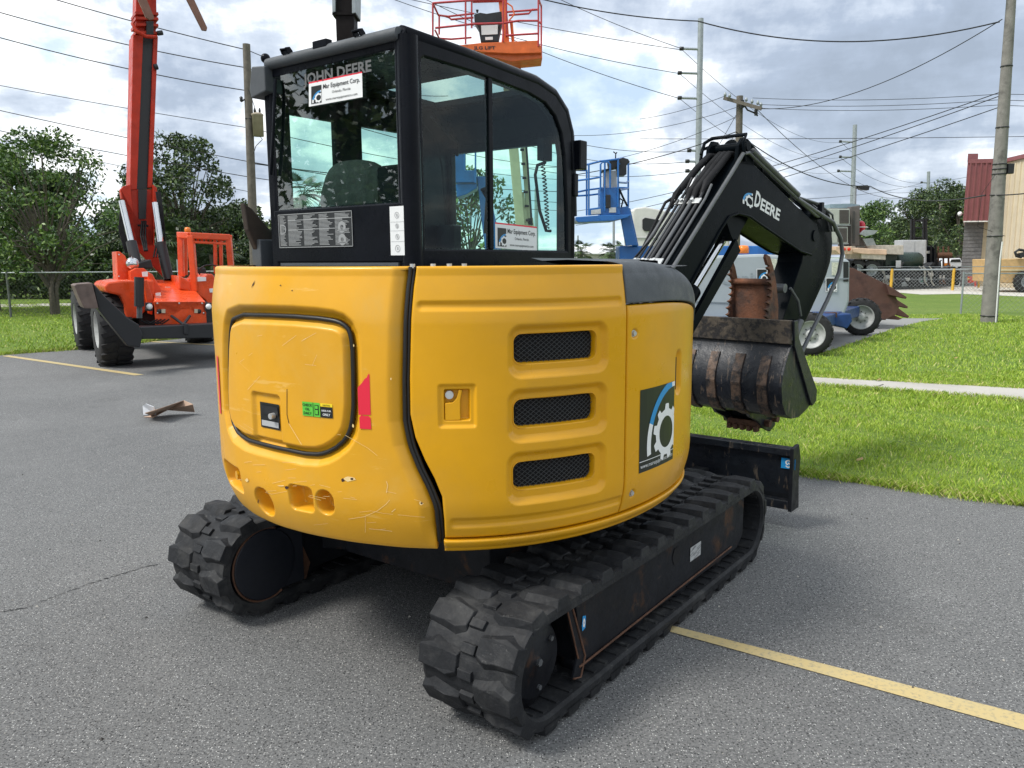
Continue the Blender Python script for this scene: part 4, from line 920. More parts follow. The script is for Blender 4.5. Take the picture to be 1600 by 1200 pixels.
# ================================================================== GROUND
def groundmat(name, base, cols, bump, bscale, speck=None, rough=.9):
    m = bpy.data.materials.new(name); m.use_nodes = True; nt = m.node_tree; b = nt.nodes['Principled BSDF']; b.inputs['Roughness'].default_value = rough; b.inputs['Specular IOR Level'].default_value = .3
    O = N(nt, 'ShaderNodeTexCoord').outputs['Object']; c = None
    rgb = N(nt, 'ShaderNodeRGB'); rgb.outputs[0].default_value = (*base, 1); c = rgb.outputs[0]
    for col, sc, lo, hi, amt in cols:
        c = mixc(nt, mapr(nt, noise(nt, O, sc, 6, .62, .2), lo, hi, 0, amt), c, col)
    if speck:
        for col, sc, rad, amt in speck:
            v = N(nt, 'ShaderNodeTexVoronoi'); v.inputs['Scale'].default_value = sc; L(nt, O, v.inputs['Vector'])
            s2 = N(nt, 'ShaderNodeSeparateColor'); L(nt, v.outputs['Color'], s2.inputs[0])
            f = math_(nt, 'MULTIPLY', mapr(nt, v.outputs['Distance'], rad * .6, rad, 1, 0), mapr(nt, s2.outputs[0], 1 - amt - .05, 1 - amt + .05))
            c = mixc(nt, f, c, col)
    L(nt, c, b.inputs['Base Color'])
    bn = N(nt, 'ShaderNodeBump'); bn.inputs['Strength'].default_value = bump; bn.inputs['Distance'].default_value = .008
    L(nt, noise(nt, O, bscale, 4, .7), bn.inputs['Height']); L(nt, bn.outputs[0], b.inputs['Normal']); MATS[name] = m; return m
ASPH = groundmat('weathered asphalt', (.186, .188, .186), [((.122, .124, .124), .35, .42, .68, .6), ((.24, .24, .235), .8, .5, .75, .6), ((.10, .10, .10), 6, .5, .8, .4), ((.075, .076, .077), 85, .46, .60, .7), ((.36, .36, .35), 110, .55, .66, .8), ((.10, .098, .094), .9, .62, .70, .35)], .9, 150,
                 [((.62, .62, .60), 125, .34, .20), ((.030, .031, .033), 95, .38, .38), ((.48, .48, .46), 62, .22, .08)])
GRS = groundmat('lawn soil and turf', (.115, .185, .022), [((.17, .23, .04), .5, .4, .7, .7), ((.08, .14, .018), 2.5, .45, .7, .6), ((.24, .26, .06), 9, .55, .8, .5), ((.035, .07, .012), 24, .5, .65, .7)], 1., 30)
CONC = groundmat('concrete walk', (.44, .42, .38), [((.33, .31, .28), 1.2, .4, .7, .5), ((.25, .24, .22), 9, .55, .8, .3)], .3, 60)
DRIV = groundmat('driveway concrete', (.25, .25, .24), [((.18, .18, .175), .8, .4, .7, .6), ((.30, .30, .29), 7, .55, .8, .4)], .4, 60)
GRAV = groundmat('white gravel', (.52, .50, .45), [((.34, .33, .30), 3, .4, .7, .6), ((.65, .63, .58), 14, .5, .7, .6)], .9, 30)
DIRT = groundmat('edge dirt', (.045, .035, .022), [((.10, .08, .05), 12, .45, .7, .7), ((.06, .08, .02), 30, .5, .65, .7)], 1., 50)
LINEM = None
def linemat():
    m = bpy.data.materials.new('worn yellow line'); m.use_nodes = True; nt = m.node_tree; b = nt.nodes['Principled BSDF']; b.inputs['Roughness'].default_value = .8
    O = N(nt, 'ShaderNodeTexCoord').outputs['Object']
    c = mixc(nt, mapr(nt, noise(nt, O, 60, 6, .7), .50, .68, 0, .7), (.50, .39, .18), (.20, .19, .15)); c = mixc(nt, mapr(nt, noise(nt, O, 3, 6, .7), .4, .7, 0, .5), c, (.42, .37, .22))
    L(nt, c, b.inputs['Base Color']); MATS['line'] = m; return m
LINEM = linemat()
def sheet(name, pts, z, mat, rough_edge=None, thick=None):
    mb = MB(); P = [(x, y, z) for x, y in pts]
    if thick: mb.prism([(x, y, z - thick) for x, y in pts], (0, 0, thick))
    else: mb.add(P, [tuple(range(len(P)))])
    return tag(mb.build(name, mat), kind='structure')
MB().add([(-600, -600, -.012), (600, -600, -.012), (600, 1500, -.012), (-600, 1500, -.012)], [(0, 1, 2, 3)]).build('ground', GRS)['kind'] = 'structure'
def jag(p, q, n, a):
    r_ = []; dx, dy = q[0] - p[0], q[1] - p[1]; l = math.hypot(dx, dy)
    for i in range(n): t = i / n; k = random.uniform(-a, a); r_.append((p[0] + dx * t - dy / l * k, p[1] + dy * t + dx / l * k))
    return r_
LOT = [(40, -40), (40, -22)] + jag((14, -3.0), (3.43, 5.16), 60, .02) + jag((3.43, 5.16), (2.24, 5.96), 14, .018) + jag((2.24, 5.96), (.5, 7.3), 20, .02) + [(.2, 9), (-.5, 26), (-6.2, 26), (-6.5, 21)] + jag((-6.6, 18.5), (-8.15, 15.26), 30, .04) + jag((-8.15, 15.26), (-9.25, 14.3), 16, .04) + jag((-9.25, 14.3), (-14, 11.2), 40, .04) + [(-60, -12), (-60, -40)]
sheet('parking_lot', LOT, 0, ASPH)
sheet('lawn_edge_dirt', [(14, -2.98), (3.43, 5.16), (2.24, 5.96), (.5, 7.3), (.56, 7.40), (2.30, 6.05), (3.50, 5.26), (14.1, -2.85)], -.006, DIRT)
sheet('lawn_edge_dirt', [(-6.6, 18.5), (-8.15, 15.26), (-9.25, 14.3), (-14, 11.2), (-14.1, 11.35), (-9.35, 14.42), (-8.27, 15.35), (-6.75, 18.5)], -.0055, DIRT)
sheet('parking_line', [(.25, 3.72), (.31, 3.63), (1.84, 2.56), (6, -.33), (6.07, -.23), (1.9, 2.66)], .004, LINEM)
sheet('parking_line', [(-9.0, 14.22), (-9.06, 14.12), (-5.52, 11.58), (-5.42, 11.66)], .004, LINEM)
a = gnd(205, 533); b = gnd(340, 540); sheet('parking_line', [(a.x, a.y), (b.x, b.y), (b.x + .05, b.y + .12), (a.x + .05, a.y + .12)], .004, LINEM)
n_ = lambda u, v: tuple(gnd(u, v))[:2]
SWn = [n_(1600, 626), n_(1260, 601)]; SWf = [n_(1260, 589.5), n_(1600, 608)]
def ext(p, q, t): return (p[0] + (q[0] - p[0]) * t, p[1] + (q[1] - p[1]) * t)
sw = [ext(SWn[1], SWn[0], 3.2), ext(SWn[0], SWn[1], 2.6), ext(SWf[1], SWf[0], 2.6), ext(SWf[0], SWf[1], 3.2)]
sheet('sidewalk', sw, .012, CONC, thick=.08)
mb = MB(); 
for px in (1368, 1190):
    p = gnd(px, 601 + (px - 1260) * .0535, .0) ; q = gnd(px - 16 if px > 1300 else px - 10, 600 + (px - 1260) * .07 + 8)
    p = gnd(px + 12, 596 + (px - 1260) * .0543); q = gnd(px - 8, 602 + (px - 1260) * .0735); mb.beam((p.x, p.y, .0135), (q.x, q.y, .0135), .02, .004)
tag(mb.build('sidewalk_joint', flat('joint', (.12, .11, .10), .9)), kind='structure')
DRV = [n_(1478, 497), n_(1440, 502), n_(1400, 512), n_(1350, 529), n_(1300, 546), n_(1250, 558), n_(1180, 575), (-.2, 12.0), (-.4, 25.8), (5.5, 23.5), n_(1330, 497)]
sheet('driveway', DRV, -.006, DRIV)
sheet('gravel_yard', [n_(1392, 456), n_(1440, 460), n_(1500, 459), n_(1600, 463), (70, 30), (90, 75), (10, 75), (8, 46)], -.004, GRAV)
a = gnd(-80, 481); b = gnd(150, 474); sheet('path', [(a.x, a.y), (b.x + 10, b.y + 1), (b.x + 10, b.y + 3), (a.x, a.y + 2.2)], -.002, CONC)
# crack in the asphalt and a few tar marks
mb = MB(); pts = [(0, 958), (40, 948), (90, 931), (140, 913), (185, 901), (225, 888), (250, 881)]
W3 = [gnd(u + random.uniform(-3, 3), v + random.uniform(-2, 2)) for u, v in pts]
fine = []
for p, q in zip(W3, W3[1:]):
    for i in range(8): t = i / 8; fine.append(p.lerp(q, t) + Vector((random.uniform(-.006, .006), random.uniform(-.008, .008), 0)))
vs = []; 
for p in fine: w_ = random.uniform(.002, .0055); vs += [(p.x, p.y - w_, .003), (p.x, p.y + w_, .003)]
mb.add(vs, [(2 * i, 2 * i + 2, 2 * i + 3, 2 * i + 1) for i in range(len(fine) - 1)]); tag(mb.build('asphalt_crack', flat('crack', (.02, .02, .02), .95)), kind='structure')

# ------------------------------------------------------------------ grass
GB = [pm('grass blade a', (.28, .39, .040), .55, 0, .2), pm('grass blade b', (.38, .49, .080), .55, 0, .2), pm('grass blade c', (.18, .31, .028), .55, 0, .2), pm('grass blade dry', (.52, .48, .20), .6, 0, .2)]
for m in GB:
    b = m.node_tree.nodes['Principled BSDF']; b.inputs['Specular IOR Level'].default_value = .3
def inpoly(x, y, poly):
    ins = np.zeros(x.shape, bool)
    for i in range(len(poly)):
        a, b = poly[i], poly[(i + 1) % len(poly)]
        ins ^= ((a[1] > y) != (b[1] > y)) & (x < (b[0] - a[0]) * (y - a[1]) / (b[1] - a[1] + 1e-12) + a[0])
    return ins
def grass(name, bounds, n, h, w_, keep=None, label=None):
    x = rng.uniform(bounds[0], bounds[1], n); y = rng.uniform(bounds[2], bounds[3], n)
    k = ~inpoly(x, y, LOT) & ~inpoly(x, y, sw) & ~inpoly(x, y, DRV)
    k &= (np.abs(x / np.maximum(y, .1)) < .95) | (y < 3)
    if keep is not None: k &= keep(x, y)
    x, y = x[k], y[k]; n = len(x)
    cl = .75 + .25 * np.sin(x * 2.1 + 1.3 * np.sin(y * 1.7)) * np.sin(y * 2.6) + .25 * np.sin(x * 7.3 + y * 5)
    hh = h * rng.uniform(.45, 1.25, n) * cl; ww = w_ * rng.uniform(.7, 1.3, n); a = rng.uniform(0, 2 * np.pi, n); le = rng.uniform(.1, .9, n) * hh; la = rng.uniform(0, 2 * np.pi, n)
    dx, dy = np.cos(a) * ww / 2, np.sin(a) * ww / 2
    z0 = -.012
    V = np.stack([np.stack([x - dx, y - dy, np.full(n, z0)], -1), np.stack([x + dx, y + dy, np.full(n, z0)], -1), np.stack([x + np.cos(la) * le * .4 + dx * .7, y + np.sin(la) * le * .4 + dy * .7, z0 + hh * .6], -1), np.stack([x + np.cos(la) * le, y + np.sin(la) * le, z0 + hh], -1), ], 1).reshape(-1, 3)
    F = np.arange(4 * n).reshape(n, 4); mi = rng.choice(4, n, p=[.42, .30, .22, .06])
    # colour patches
    o = npmesh(name, V, F, GB, None, False, mi); return tag(o, label, 'grass', None, 'stuff')
tag(grass('grass', (.4, 11, 2.5, 11.5), 260000, .045, .0060, label='bright green mown grass between the lot and the sidewalk'))
tag(grass('grass', (2, 14, 8.5, 23), 90000, .06, .013, label='mown grass beyond the sidewalk'))
tag(grass('grass', (-20, -5, 11, 33), 70000, .06, .02, label='mown grass behind the orange machine'))

def edge_grass(segs, n, h, w_, sd, label):
    P = []
    for p, q in segs:
        L_ = math.hypot(q[0] - p[0], q[1] - p[1]); k = int(n * L_); t = rng.random(k); d = rng.normal(0, sd, k) * (.4 + .9 * np.abs(np.sin(t * L_ * 3.1))); nx_, ny_ = -(q[1] - p[1]) / L_, (q[0] - p[0]) / L_
        P.append(np.stack([p[0] + (q[0] - p[0]) * t + nx_ * d, p[1] + (q[1] - p[1]) * t + ny_ * d], -1))
    P = np.concatenate(P); n = len(P); x, y = P[:, 0], P[:, 1]; hh = h * rng.uniform(.4, 1.3, n); a = rng.uniform(0, 6.283, n); la = rng.uniform(0, 6.283, n); le = hh * rng.uniform(.3, 1.2, n); dx, dy = np.cos(a) * w_ / 2, np.sin(a) * w_ / 2; z0 = np.full(n, -.005)
    V = np.stack([np.stack([x - dx, y - dy, z0], -1), np.stack([x + dx, y + dy, z0], -1), np.stack([x + np.cos(la) * le * .45 + dx * .6, y + np.sin(la) * le * .45 + dy * .6, z0 + hh * .6], -1), np.stack([x + np.cos(la) * le, y + np.sin(la) * le, z0 + hh], -1)], 1).reshape(-1, 3)
    return tag(npmesh('grass', V, np.arange(4 * n).reshape(n, 4), GB, None, False, rng.choice(4, n, p=[.38, .22, .22, .18])), label, 'grass', None, 'stuff')
edge_grass([((9, .95), (3.43, 5.16)), ((3.43, 5.16), (2.24, 5.96)), ((2.24, 5.96), (.5, 7.3))], 2200, .055, .006, .035, 'ragged grass blades overhanging the asphalt edge')
edge_grass([((-6.6, 18.5), (-8.15, 15.26)), ((-8.15, 15.26), (-9.25, 14.3)), ((-9.25, 14.3), (-14, 11.2))], 700, .07, .012, .05, 'ragged grass blades along the left lawn edge')
edge_grass([(tuple(SWn[0]), ext(SWn[0], SWn[1], 1.6)), (tuple(SWf[0]), ext(SWf[0], SWf[1], 1.6))], 900, .05, .008, .03, 'grass blades overhanging the sidewalk')
# loose grit on the asphalt
k = 2600; gy = rng.uniform(1.9, 7, k); gx_ = rng.uniform(-.72, .72, k) * gy; m_ = inpoly(gx_, gy, LOT); gx_, gy = gx_[m_], gy[m_]; k = len(gx_); sz_ = rng.uniform(.0012, .0040, k) * (1 + (rng.random(k) > .97) * 1.5)
tet = np.array([[1, 0, 0], [-.5, .87, 0], [-.5, -.87, 0], [0, 0, 1.0]]); an = rng.uniform(0, 6.28, k); ca, sa_ = np.cos(an), np.sin(an)
V = np.stack([np.stack([gx_ + (t_[0] * ca - t_[1] * sa_) * sz_, gy + (t_[0] * sa_ + t_[1] * ca) * sz_, .0005 + t_[2] * sz_], -1) for t_ in tet], 1).reshape(-1, 3)
F = (np.arange(k)[:, None, None] * 4 + np.array([[0, 1, 3], [1, 2, 3], [2, 0, 3]])[None]).reshape(-1, 3)
tag(npmesh('grit', V, F, [pm('pale grit', (.42, .40, .36), .8), pm('dark grit', (.06, .055, .05), .8)], None, False, np.repeat(rng.choice(2, k, p=[.6, .4]), 3)), 'loose pale and dark grit scattered over the asphalt', 'grit', None, 'stuff')

# ------------------------------------------------------------------ vegetation
LF = {'a': [pm('leaf dark', (.030, .070, .014), .5, 0, .3), pm('leaf mid', (.065, .13, .022), .5, 0, .3), pm('leaf light', (.14, .22, .04), .5, 0, .3)],
      'b': [pm('oak dark', (.022, .045, .014), .5, 0, .3), pm('oak mid', (.055, .095, .022), .5, 0, .3), pm('oak light', (.12, .17, .04), .5, 0, .3)]}
YLF = [pm('yellow blossom', (.75, .55, .03), .6, 0, .2), pm('yellow green', (.30, .34, .03), .6, 0, .2), LF['a'][1]]
BARK = pm('bark', (.10, .085, .065), .9, 0, .3, 12, .8, 30)
def leaves(centers, radii, per, size, flat_=.8, hollow=.35):
    V = []; 
    for c, r in zip(centers, radii):
        k = max(4, int(per * r ** 2)); u = rng.normal(size=(k, 3)); u /= np.linalg.norm(u, axis=1)[:, None]
        rad = r * (hollow + (1 - hollow) * rng.random(k) ** .6); p = np.array(c) + u * rad[:, None] * np.array([1, 1, flat_])
        V.append(p)
    P = np.concatenate(V); n = len(P)
    a = rng.normal(size=(n, 3)); a /= np.linalg.norm(a, axis=1)[:, None]; b = np.cross(a, rng.normal(size=(n, 3))); b /= np.linalg.norm(b, axis=1)[:, None]
    s = size * rng.uniform(.6, 1.4, n)[:, None]
    Q = np.stack([P - a * s, P + b * s * .45, P + a * s, P - b * s * .45], 1).reshape(-1, 3)
    return Q, np.arange(4 * n).reshape(n, 4)
def tree(name, base, h, spread, label, mats, nblob=26, size=.10, per=260, trunk_r=.14, crown0=.35, group=None, seed=0, forks=4, lean=(0, 0), blob_r=.8, pl=(.4, .38, .22), cat='tree', flat_=.8):
    rs = np.random.RandomState(seed); t = thing(name, label, cat, (base[0], base[1], 0), 0, group); B = Vector((base[0], base[1], 0))
    mb = MB(); cs = []; rr = []
    limbs = []
    for k in range(nblob):
        u = rs.rand(); zz_ = crown0 + (1 - crown0) * u; wz = math.sin(math.pi * min(1, .22 + .72 * u)) ** .8
        a = rs.rand() * 6.283; d = spread * wz * rs.rand() ** .5
        c = B + Vector((math.cos(a) * d + lean[0] * zz_ * h, math.sin(a) * d + lean[1] * zz_ * h, zz_ * h)); cs.append(tuple(c)); rr.append(blob_r * (.55 + .6 * rs.rand()))
    f = B + Vector((lean[0] * crown0 * h * .6, 0, h * crown0 * .62))
    for s_ in range(forks if forks > 1 else 1):
        tgt = Vector(cs[rs.randint(len(cs))]); o = Vector((rs.uniform(-1, 1), rs.uniform(-1, 1), 0)) * trunk_r * (1.2 if forks > 1 else 0)
        mb.tube([B + o - Vector((0, 0, .1)), B + o * 1.2 + (f - B) * .5, f + o * 1.5, f.lerp(tgt, .5) + Vector((0, 0, .15 * h * .3)), tgt], [trunk_r * (.75 if forks > 1 else 1), trunk_r * .6, trunk_r * .5, trunk_r * .3, trunk_r * .1], 8)
    for c in cs[::2]:
        c = Vector(c); st = f + Vector((0, 0, rs.rand() * .25 * h)); mb.tube([st, st.lerp(c, .55) + Vector((0, 0, .05 * h)), c], [trunk_r * .30, trunk_r * .18, trunk_r * .06], 5)
    mb.build('trunk', BARK, t)
    Q, F = leaves(cs, rr, per, size, flat_)
    npmesh('crown', Q, F, mats, t, False, rng.choice(len(mats), len(F), p=pl)); return t
def palm(name, base, h, label, fr=30, ln=1.4, size=.10, group=None, col=None, seed=1, trunk=.14):
    rs = np.random.RandomState(seed); t = thing(name, label, 'palm tree', (base[0], base[1], 0), 0, group); B = Vector((base[0], base[1], 0))
    mb = MB(); mb.tube([B - Vector((0, 0, .1)), B + Vector((.05, 0, h * .5)), B + Vector((0, 0, h))], [trunk, trunk * .8, trunk * .9], 8); mb.build('trunk', BARK, t)
    mb = MB()
    for k in range(fr):
        a = rs.rand() * 6.283; e = rs.uniform(-.7, 1.3); d0 = Vector((math.cos(a) * math.cos(e), math.sin(a) * math.cos(e), math.sin(e))); p = B + Vector((0, 0, h)); l = ln * rs.uniform(.7, 1.1)
        pts = [p + d0 * l * s - Vector((0, 0, .55 * l * s * s)) for s in (0, .3, .6)]; hub = pts[-1]
        ax = (pts[-1] - pts[-2]).normalized(); sd_ = ax.cross(Vector((0, 0, 1))).normalized(); up_ = sd_.cross(ax)
        mb.tube(pts, .012, 3)
        for j in range(16):
            an = (j / 15 - .5) * 2.8; dd = ax * math.cos(an) + sd_ * math.sin(an); L_ = l * .55 * (1 - .25 * abs(an) / 1.4); tip = hub + dd * L_ - Vector((0, 0, .25 * L_)); w_ = sd_ * math.cos(an) - ax * math.sin(an)
            mb.add([hub, hub + dd * L_ * .5 + w_ * .022 * l, tip, hub + dd * L_ * .5 - w_ * .022 * l], [(0, 1, 2, 3)], rs.randint(2))
    mb.build('crown', col or LF['b'][:2], t); return t
tree('shade_tree', (-14.6, 25.6), 5.45, 2.9, 'leafy green tree with several trunks growing on the grass beside the chain-link fence', LF['a'], 95, .070, 470, .13, .24, seed=3, forks=5, blob_r=.50, pl=(.36, .38, .26))
tree('shade_tree', (-17.6, 27.5), 5.4, 2.4, 'leafy green tree cut off by the picture edge, behind the lawn', LF['a'], 60, .08, 800, .12, .20, seed=9, forks=3, blob_r=.65)
tree('oak_tree', (-13.9, 34.5), 6.7, 2.4, 'dark broad tree behind the boom of the orange machine', LF['b'], 74, .095, 430, .18, .25, seed=5, forks=3, blob_r=.62, pl=(.5, .36, .14))
tree('oak_tree', (-17.6, 40), 4.6, 2.6, 'low dark tree between the palm and the orange boom', LF['b'], 54, .10, 620, .15, .15, seed=15, forks=2, blob_r=.7, pl=(.5, .36, .14))
tree('oak_tree', (-17.6, 50), 4.2, 2.6, 'distant dark tree seen past the orange cab', LF['b'], 44, .11, 520, .15, .1, seed=25, forks=2, blob_r=.8, pl=(.5, .36, .14))
tree('oak_tree', (-24, 43), 6.0, 3.0, 'dark tree filling the gap behind the leftmost leafy tree', LF['b'], 60, .11, 500, .15, .12, seed=81, forks=2, blob_r=.9, pl=(.55, .33, .12))
tree('oak_tree', (-19.5, 44), 5.2, 2.8, 'dark tree standing behind the forked leafy tree', LF['b'], 50, .11, 500, .15, .12, seed=82, forks=2, blob_r=.9, pl=(.55, .33, .12))
tree('oak_tree', (-15.5, 46), 4.4, 2.8, 'dark low tree behind the fan palms', LF['b'], 50, .11, 500, .15, .1, seed=83, forks=2, blob_r=.9, pl=(.55, .33, .12))
palm('fan_palm', (-13.8, 31.5), 2.3, 'shaggy fan palm behind the left fence', 46, 1.5, seed=2)
palm('fan_palm', (-12.2, 33), 1.9, 'low fan palm close to the orange machine', 34, 1.3, seed=4)
# hedges behind the left fence and flowering shrubs
def shrub(name, x0, x1, y, h, label, mats, cat='hedge', size=.08, n=26, pl=None, group=None, per=420, r=.5):
    t = thing(name, label, cat, ((x0 + x1) / 2, y, 0), 0, group); cs = [(random.uniform(x0, x1), y + random.uniform(-.5, .5), random.uniform(.25, h - .2)) for _ in range(n)]; rr = [r * random.uniform(.7, 1.2) for _ in cs]
    mb = MB(); 
    for c in cs[::4]: mb.tube([(c[0], y, -.05), c], [.03, .01], 5)
    mb.build('stem', BARK, t); Q, F = leaves(cs, rr, per, size, .9, .2); npmesh('foliage', Q, F, mats, t, False, rng.choice(len(mats), len(F), p=pl)); return t
for i, (x0, x1, y, h) in enumerate([(-26, -21, 37, 2.9), (-21, -17, 36.5, 2.6), (-17, -13, 37, 2.4), (-13, -9, 38, 2.3), (-9, -5, 39, 2.3)]):
    shrub('hedge', x0, x1, y, h, ['dense dark hedge at the far left behind the fence', 'dense dark hedge behind the forked tree', 'dense dark hedge under the fan palms', 'dense dark hedge behind the orange hood', 'dense dark hedge behind the orange cab'][i], LF['b'], n=60, size=.09, per=420, r=.8, pl=(.6, .3, .1))
for i, (px, Y, h, z_) in enumerate([(18, 44, 2.3, 1), (140, 46, 2.3, 1), (376, 44, 2.5, 1), (330, 45, 2.2, 1), (345, 47, 2.4, 1)]):
    p = at(px, 420, Y); shrub('flowering_shrub', p.x - 1.1, p.x + 1.1, Y, h, ['yellow flowering shrub at the left picture edge', 'yellow flowering shrub behind the fan palm', 'yellow flowering shrub beside the excavator cab', 'yellow flowering shrub seen through the open orange cab', 'small yellow flowering shrub behind the orange cab post'][i], YLF, 'shrub', n=14, size=.09, per=300, r=.6, pl=(.62, .25, .13))
# trees on the far right
for i, (px, Y, h, sp, nb, lab) in enumerate([(1360, 62, 5.2, 2.0, 30, 'yellowish green tree behind the stacked air-conditioning units'), (1432, 72, 7.0, 3.4, 56, 'wide green tree behind the forklift mast'), (1475, 70, 7.6, 3.2, 56, 'wide green tree left of the metal building'), (1500, 66, 6.6, 2.6, 40, 'green tree touching the corner of the metal building'), (1400, 78, 4.6, 3.0, 34, 'low green tree behind the dark fuel tank')]):
    p = at(px, 420, Y); tree('broad_tree', (p.x, p.y), h, sp, lab, LF['b'] if i else LF['a'], nb, .11, 420, .2, .22, seed=30 + i, forks=3, blob_r=1.0, pl=(.5, .38, .12))
for i, (px, Y, h) in enumerate([(908, 60, 2.2), (955, 58, 2.1), (972, 64, 2.3)]):
    p = at(px, 420, Y); palm('fan_palm', (p.x, p.y), h, ['distant fan palm beside the excavator cab edge', 'distant fan palm below the blue basket', 'distant fan palm partly behind the blue jib'][i], 40, 1.25, seed=40 + i)
palm('fan_palm', at(478, 420, 30)[:2], 4.0, 'fan palm seen through the rear cab window', 34, 1.3, seed=55)
tree('shade_tree', at(600, 420, 40)[:2], 5.6, 2.2, 'leafy tree seen through the right half of the rear cab window', LF['a'], 34, .12, 260, .15, .25, seed=61, forks=3, blob_r=.8)
tree('shade_tree', at(735, 420, 34)[:2], 5.0, 2.3, 'leafy tree seen through the side cab window below the blue basket', LF['a'], 36, .11, 300, .15, .22, seed=62, forks=3, blob_r=.75)
# the tree beside the photographer whose reflection shows in the cab glass
tree('street_tree', (-13.2, 2.4), 9.0, 3.4, 'tall thin-leaved tree outside the picture, mirrored in the rear cab glass', LF['b'], 70, .13, 150, .2, .3, seed=70, forks=2, blob_r=.8)
# ================================================================== POLES, WIRES
WOOD = pm('weathered pole wood', (.13, .115, .095), .9, 0, .25, 6, .5, 40)
CPOLE = pm('concrete pole', (.21, .20, .18), .85, 0, .2, 5, .4, 50, col2=(.11, .105, .095), c2lo=.5, c2hi=.65, c2scale=2)
GALV = pm('galvanised steel', (.30, .33, .34), .5, .4, .15, 6)
WIRE = flat('wire', (.012, .012, .014), .6)
BLUEP = pm('blue machine paint', (.010, .115, .36), .38, 0, .15, 4, .05, 30, coat=.2)
ORGP = pm('orange machine paint', (.70, .072, .012), .32, 0, .2, 4, .04, 30, coat=.25, spec=.4)
REDP = pm('red boom paint', (.46, .030, .010), .42, 0, .2, 4, .05, 30, spec=.3)
GREYP = pm('grey hood fibreglass', (.36, .40, .42), .45, 0, .06, 3)
CREAM = pm('cream paint', (.55, .48, .30), .5, 0, .12, 5)
TYRE = pm('tyre rubber', (.014, .014, .015), .8, 0, .25, 12, .3, 40)
RIMW = pm('white rim', (.38, .39, .38), .5, 0, .12, 12)
MAR = pm('maroon cladding', (.24, .085, .09), .55, 0, .08, 3)
TANW = pm('cream cladding', (.60, .52, .38), .55, 0, .06, 2)
BLOCK = pm('grey block', (.17, .17, .175), .9, 0, .25, 9, .5, 30)
def pz(p, Y, z=0): return None
def px3(px, py, Y): return at(px, py, Y)
def PXp(mb, pts, Y, depth, mi=0): mb.prism([at(u, v, Y) for u, v in pts], (0, depth, 0), mi); return mb
def PXt(mb, pts, Y, r, n=6, mi=0): mb.tube([at(p[0], p[1], p[2] if len(p) > 2 else Y) for p in pts], r, n, mi); return mb
def gx(px, Y): p = at(px, 404, Y); return p.x
def upole(name, px, pyt, Y, r0, r1, label, mat, cat='utility pole', lean=0, pxb=None, hgt=None, grp=None):
    t_ = at(px, pyt, Y); b_ = at(pxb if pxb else px, 430, Y); base = Vector((b_.x + lean, Y, 0)); top = t_ if hgt is None else Vector((t_.x, Y, hgt))
    t = thing(name, label, cat, base, 0, grp); MB().tube([base - Vector((0, 0, .3)), top], [r0, r1], 12).build('pole', mat, t); return t, base, top
# near concrete pole at the right with a lamp head
b = gnd(1545, 503); t = thing('utility_pole', 'tall weathered concrete pole standing in the lawn before the metal building', 'utility pole', b)
tp = at(1580, 0, b.y); tp2 = b + (tp - b) * 1.03
mb = MB(); mb.tube([b - Vector((0, 0, .3)), b + Vector((0, 0, .01)), tp2], [.20, .20, .105], 8)
PA = tp2; mb.build('pole', CPOLE, t)
pl_ = lambda f: b + (tp2 - b) * f
mb = MB()
for f in (.02, .27, .46, .475, .49, .78, .60): c = pl_(f); r = .20 - .095 * f + .004; mb.lathe(c, (0, 0, 1), [(r, -.012), (r + .008, -.012), (r + .008, .012), (r, .012)], 10)
mb.build('strap', DARK, t)
mb = MB(); c = pl_(.475) + Vector((.2, -.1, 0)); mb.mm(c - Vector((.07, .06, .12)), c + Vector((.07, .06, .12))); mb.build('meter_box', DARK, t, .01)
mb = MB(); mb.tube([b + Vector((.05, -.205, .0)), pl_(.20) + Vector((.06, -.185, 0)), pl_(.24) + Vector((.09, -.175, .1))], .018, 6); mb.build('conduit', flat('white conduit', (.7, .7, .68), .5), t)
mb = MB(); mb.tube([tp2, tp2 + Vector((-.15, -.0, .08)), tp2 + Vector((-.45, 0, .08))], .03, 8); mb.box(tp2 + Vector((-.55, 0, .06)), (.55, .24, .10)); mb.build('lamp_head', GALV, t, .02)
mb = MB(); mb.tube([pl_(.27) + Vector((.2, -.1, 0)), pl_(.30) + Vector((-.5, -.1, 0)), pl_(.40) + Vector((-.45, -.1, 0)), pl_(.46) + Vector((-.15, -.12, 0))], .006, 4); mb.build('loose_cable', WIRE, t)
POLE_A = lambda py: at(1580 - (py) * .071, py, b.y)
# steel poles with arms
def armpole(px, pyt, Y, arms, label, w_=.14, pxb=None, side=-1, alen=1.0):
    t, bs_, tp = upole('steel_pole', px, pyt, Y, w_ * 1.25, w_, label, GALV, pxb=pxb)
    for py, x1 in arms:
        p = at(px, py, Y); q = at(x1, py - 1, Y); MB().tube([p, q], w_ * .45, 6).build('arm', GALV, t); MB().lathe(q, (1, 0, 0), [(0, -.12), (w_ * .7, -.1), (w_ * .7, .1), (0, .12)], 8).build('insulator', DARK, t)
    return t
armpole(1095, 29, 45, [(77, 1065), (115, 1062), (154, 1062), (236, 1077), (253, 1074), (268, 1074)], 'tall grey steel pole with stub arms rising behind the black boom', .15, pxb=1088)
armpole(1336, 195, 90, [(222, 1313), (246, 1313), (268, 1310)], 'distant grey steel pole with stub arms above the air-conditioning units', .22, pxb=1328)
armpole(1451, 268, 110, [(286, 1440)], 'distant slim steel pole above the green trees', .20, pxb=1447)
t, _, _ = upole('street_lamp', 1336, 290, 50, .10, .09, 'flat-headed street lamp on a slim grey pole beside the arm pole', GALV, 'street lamp', pxb=1334)
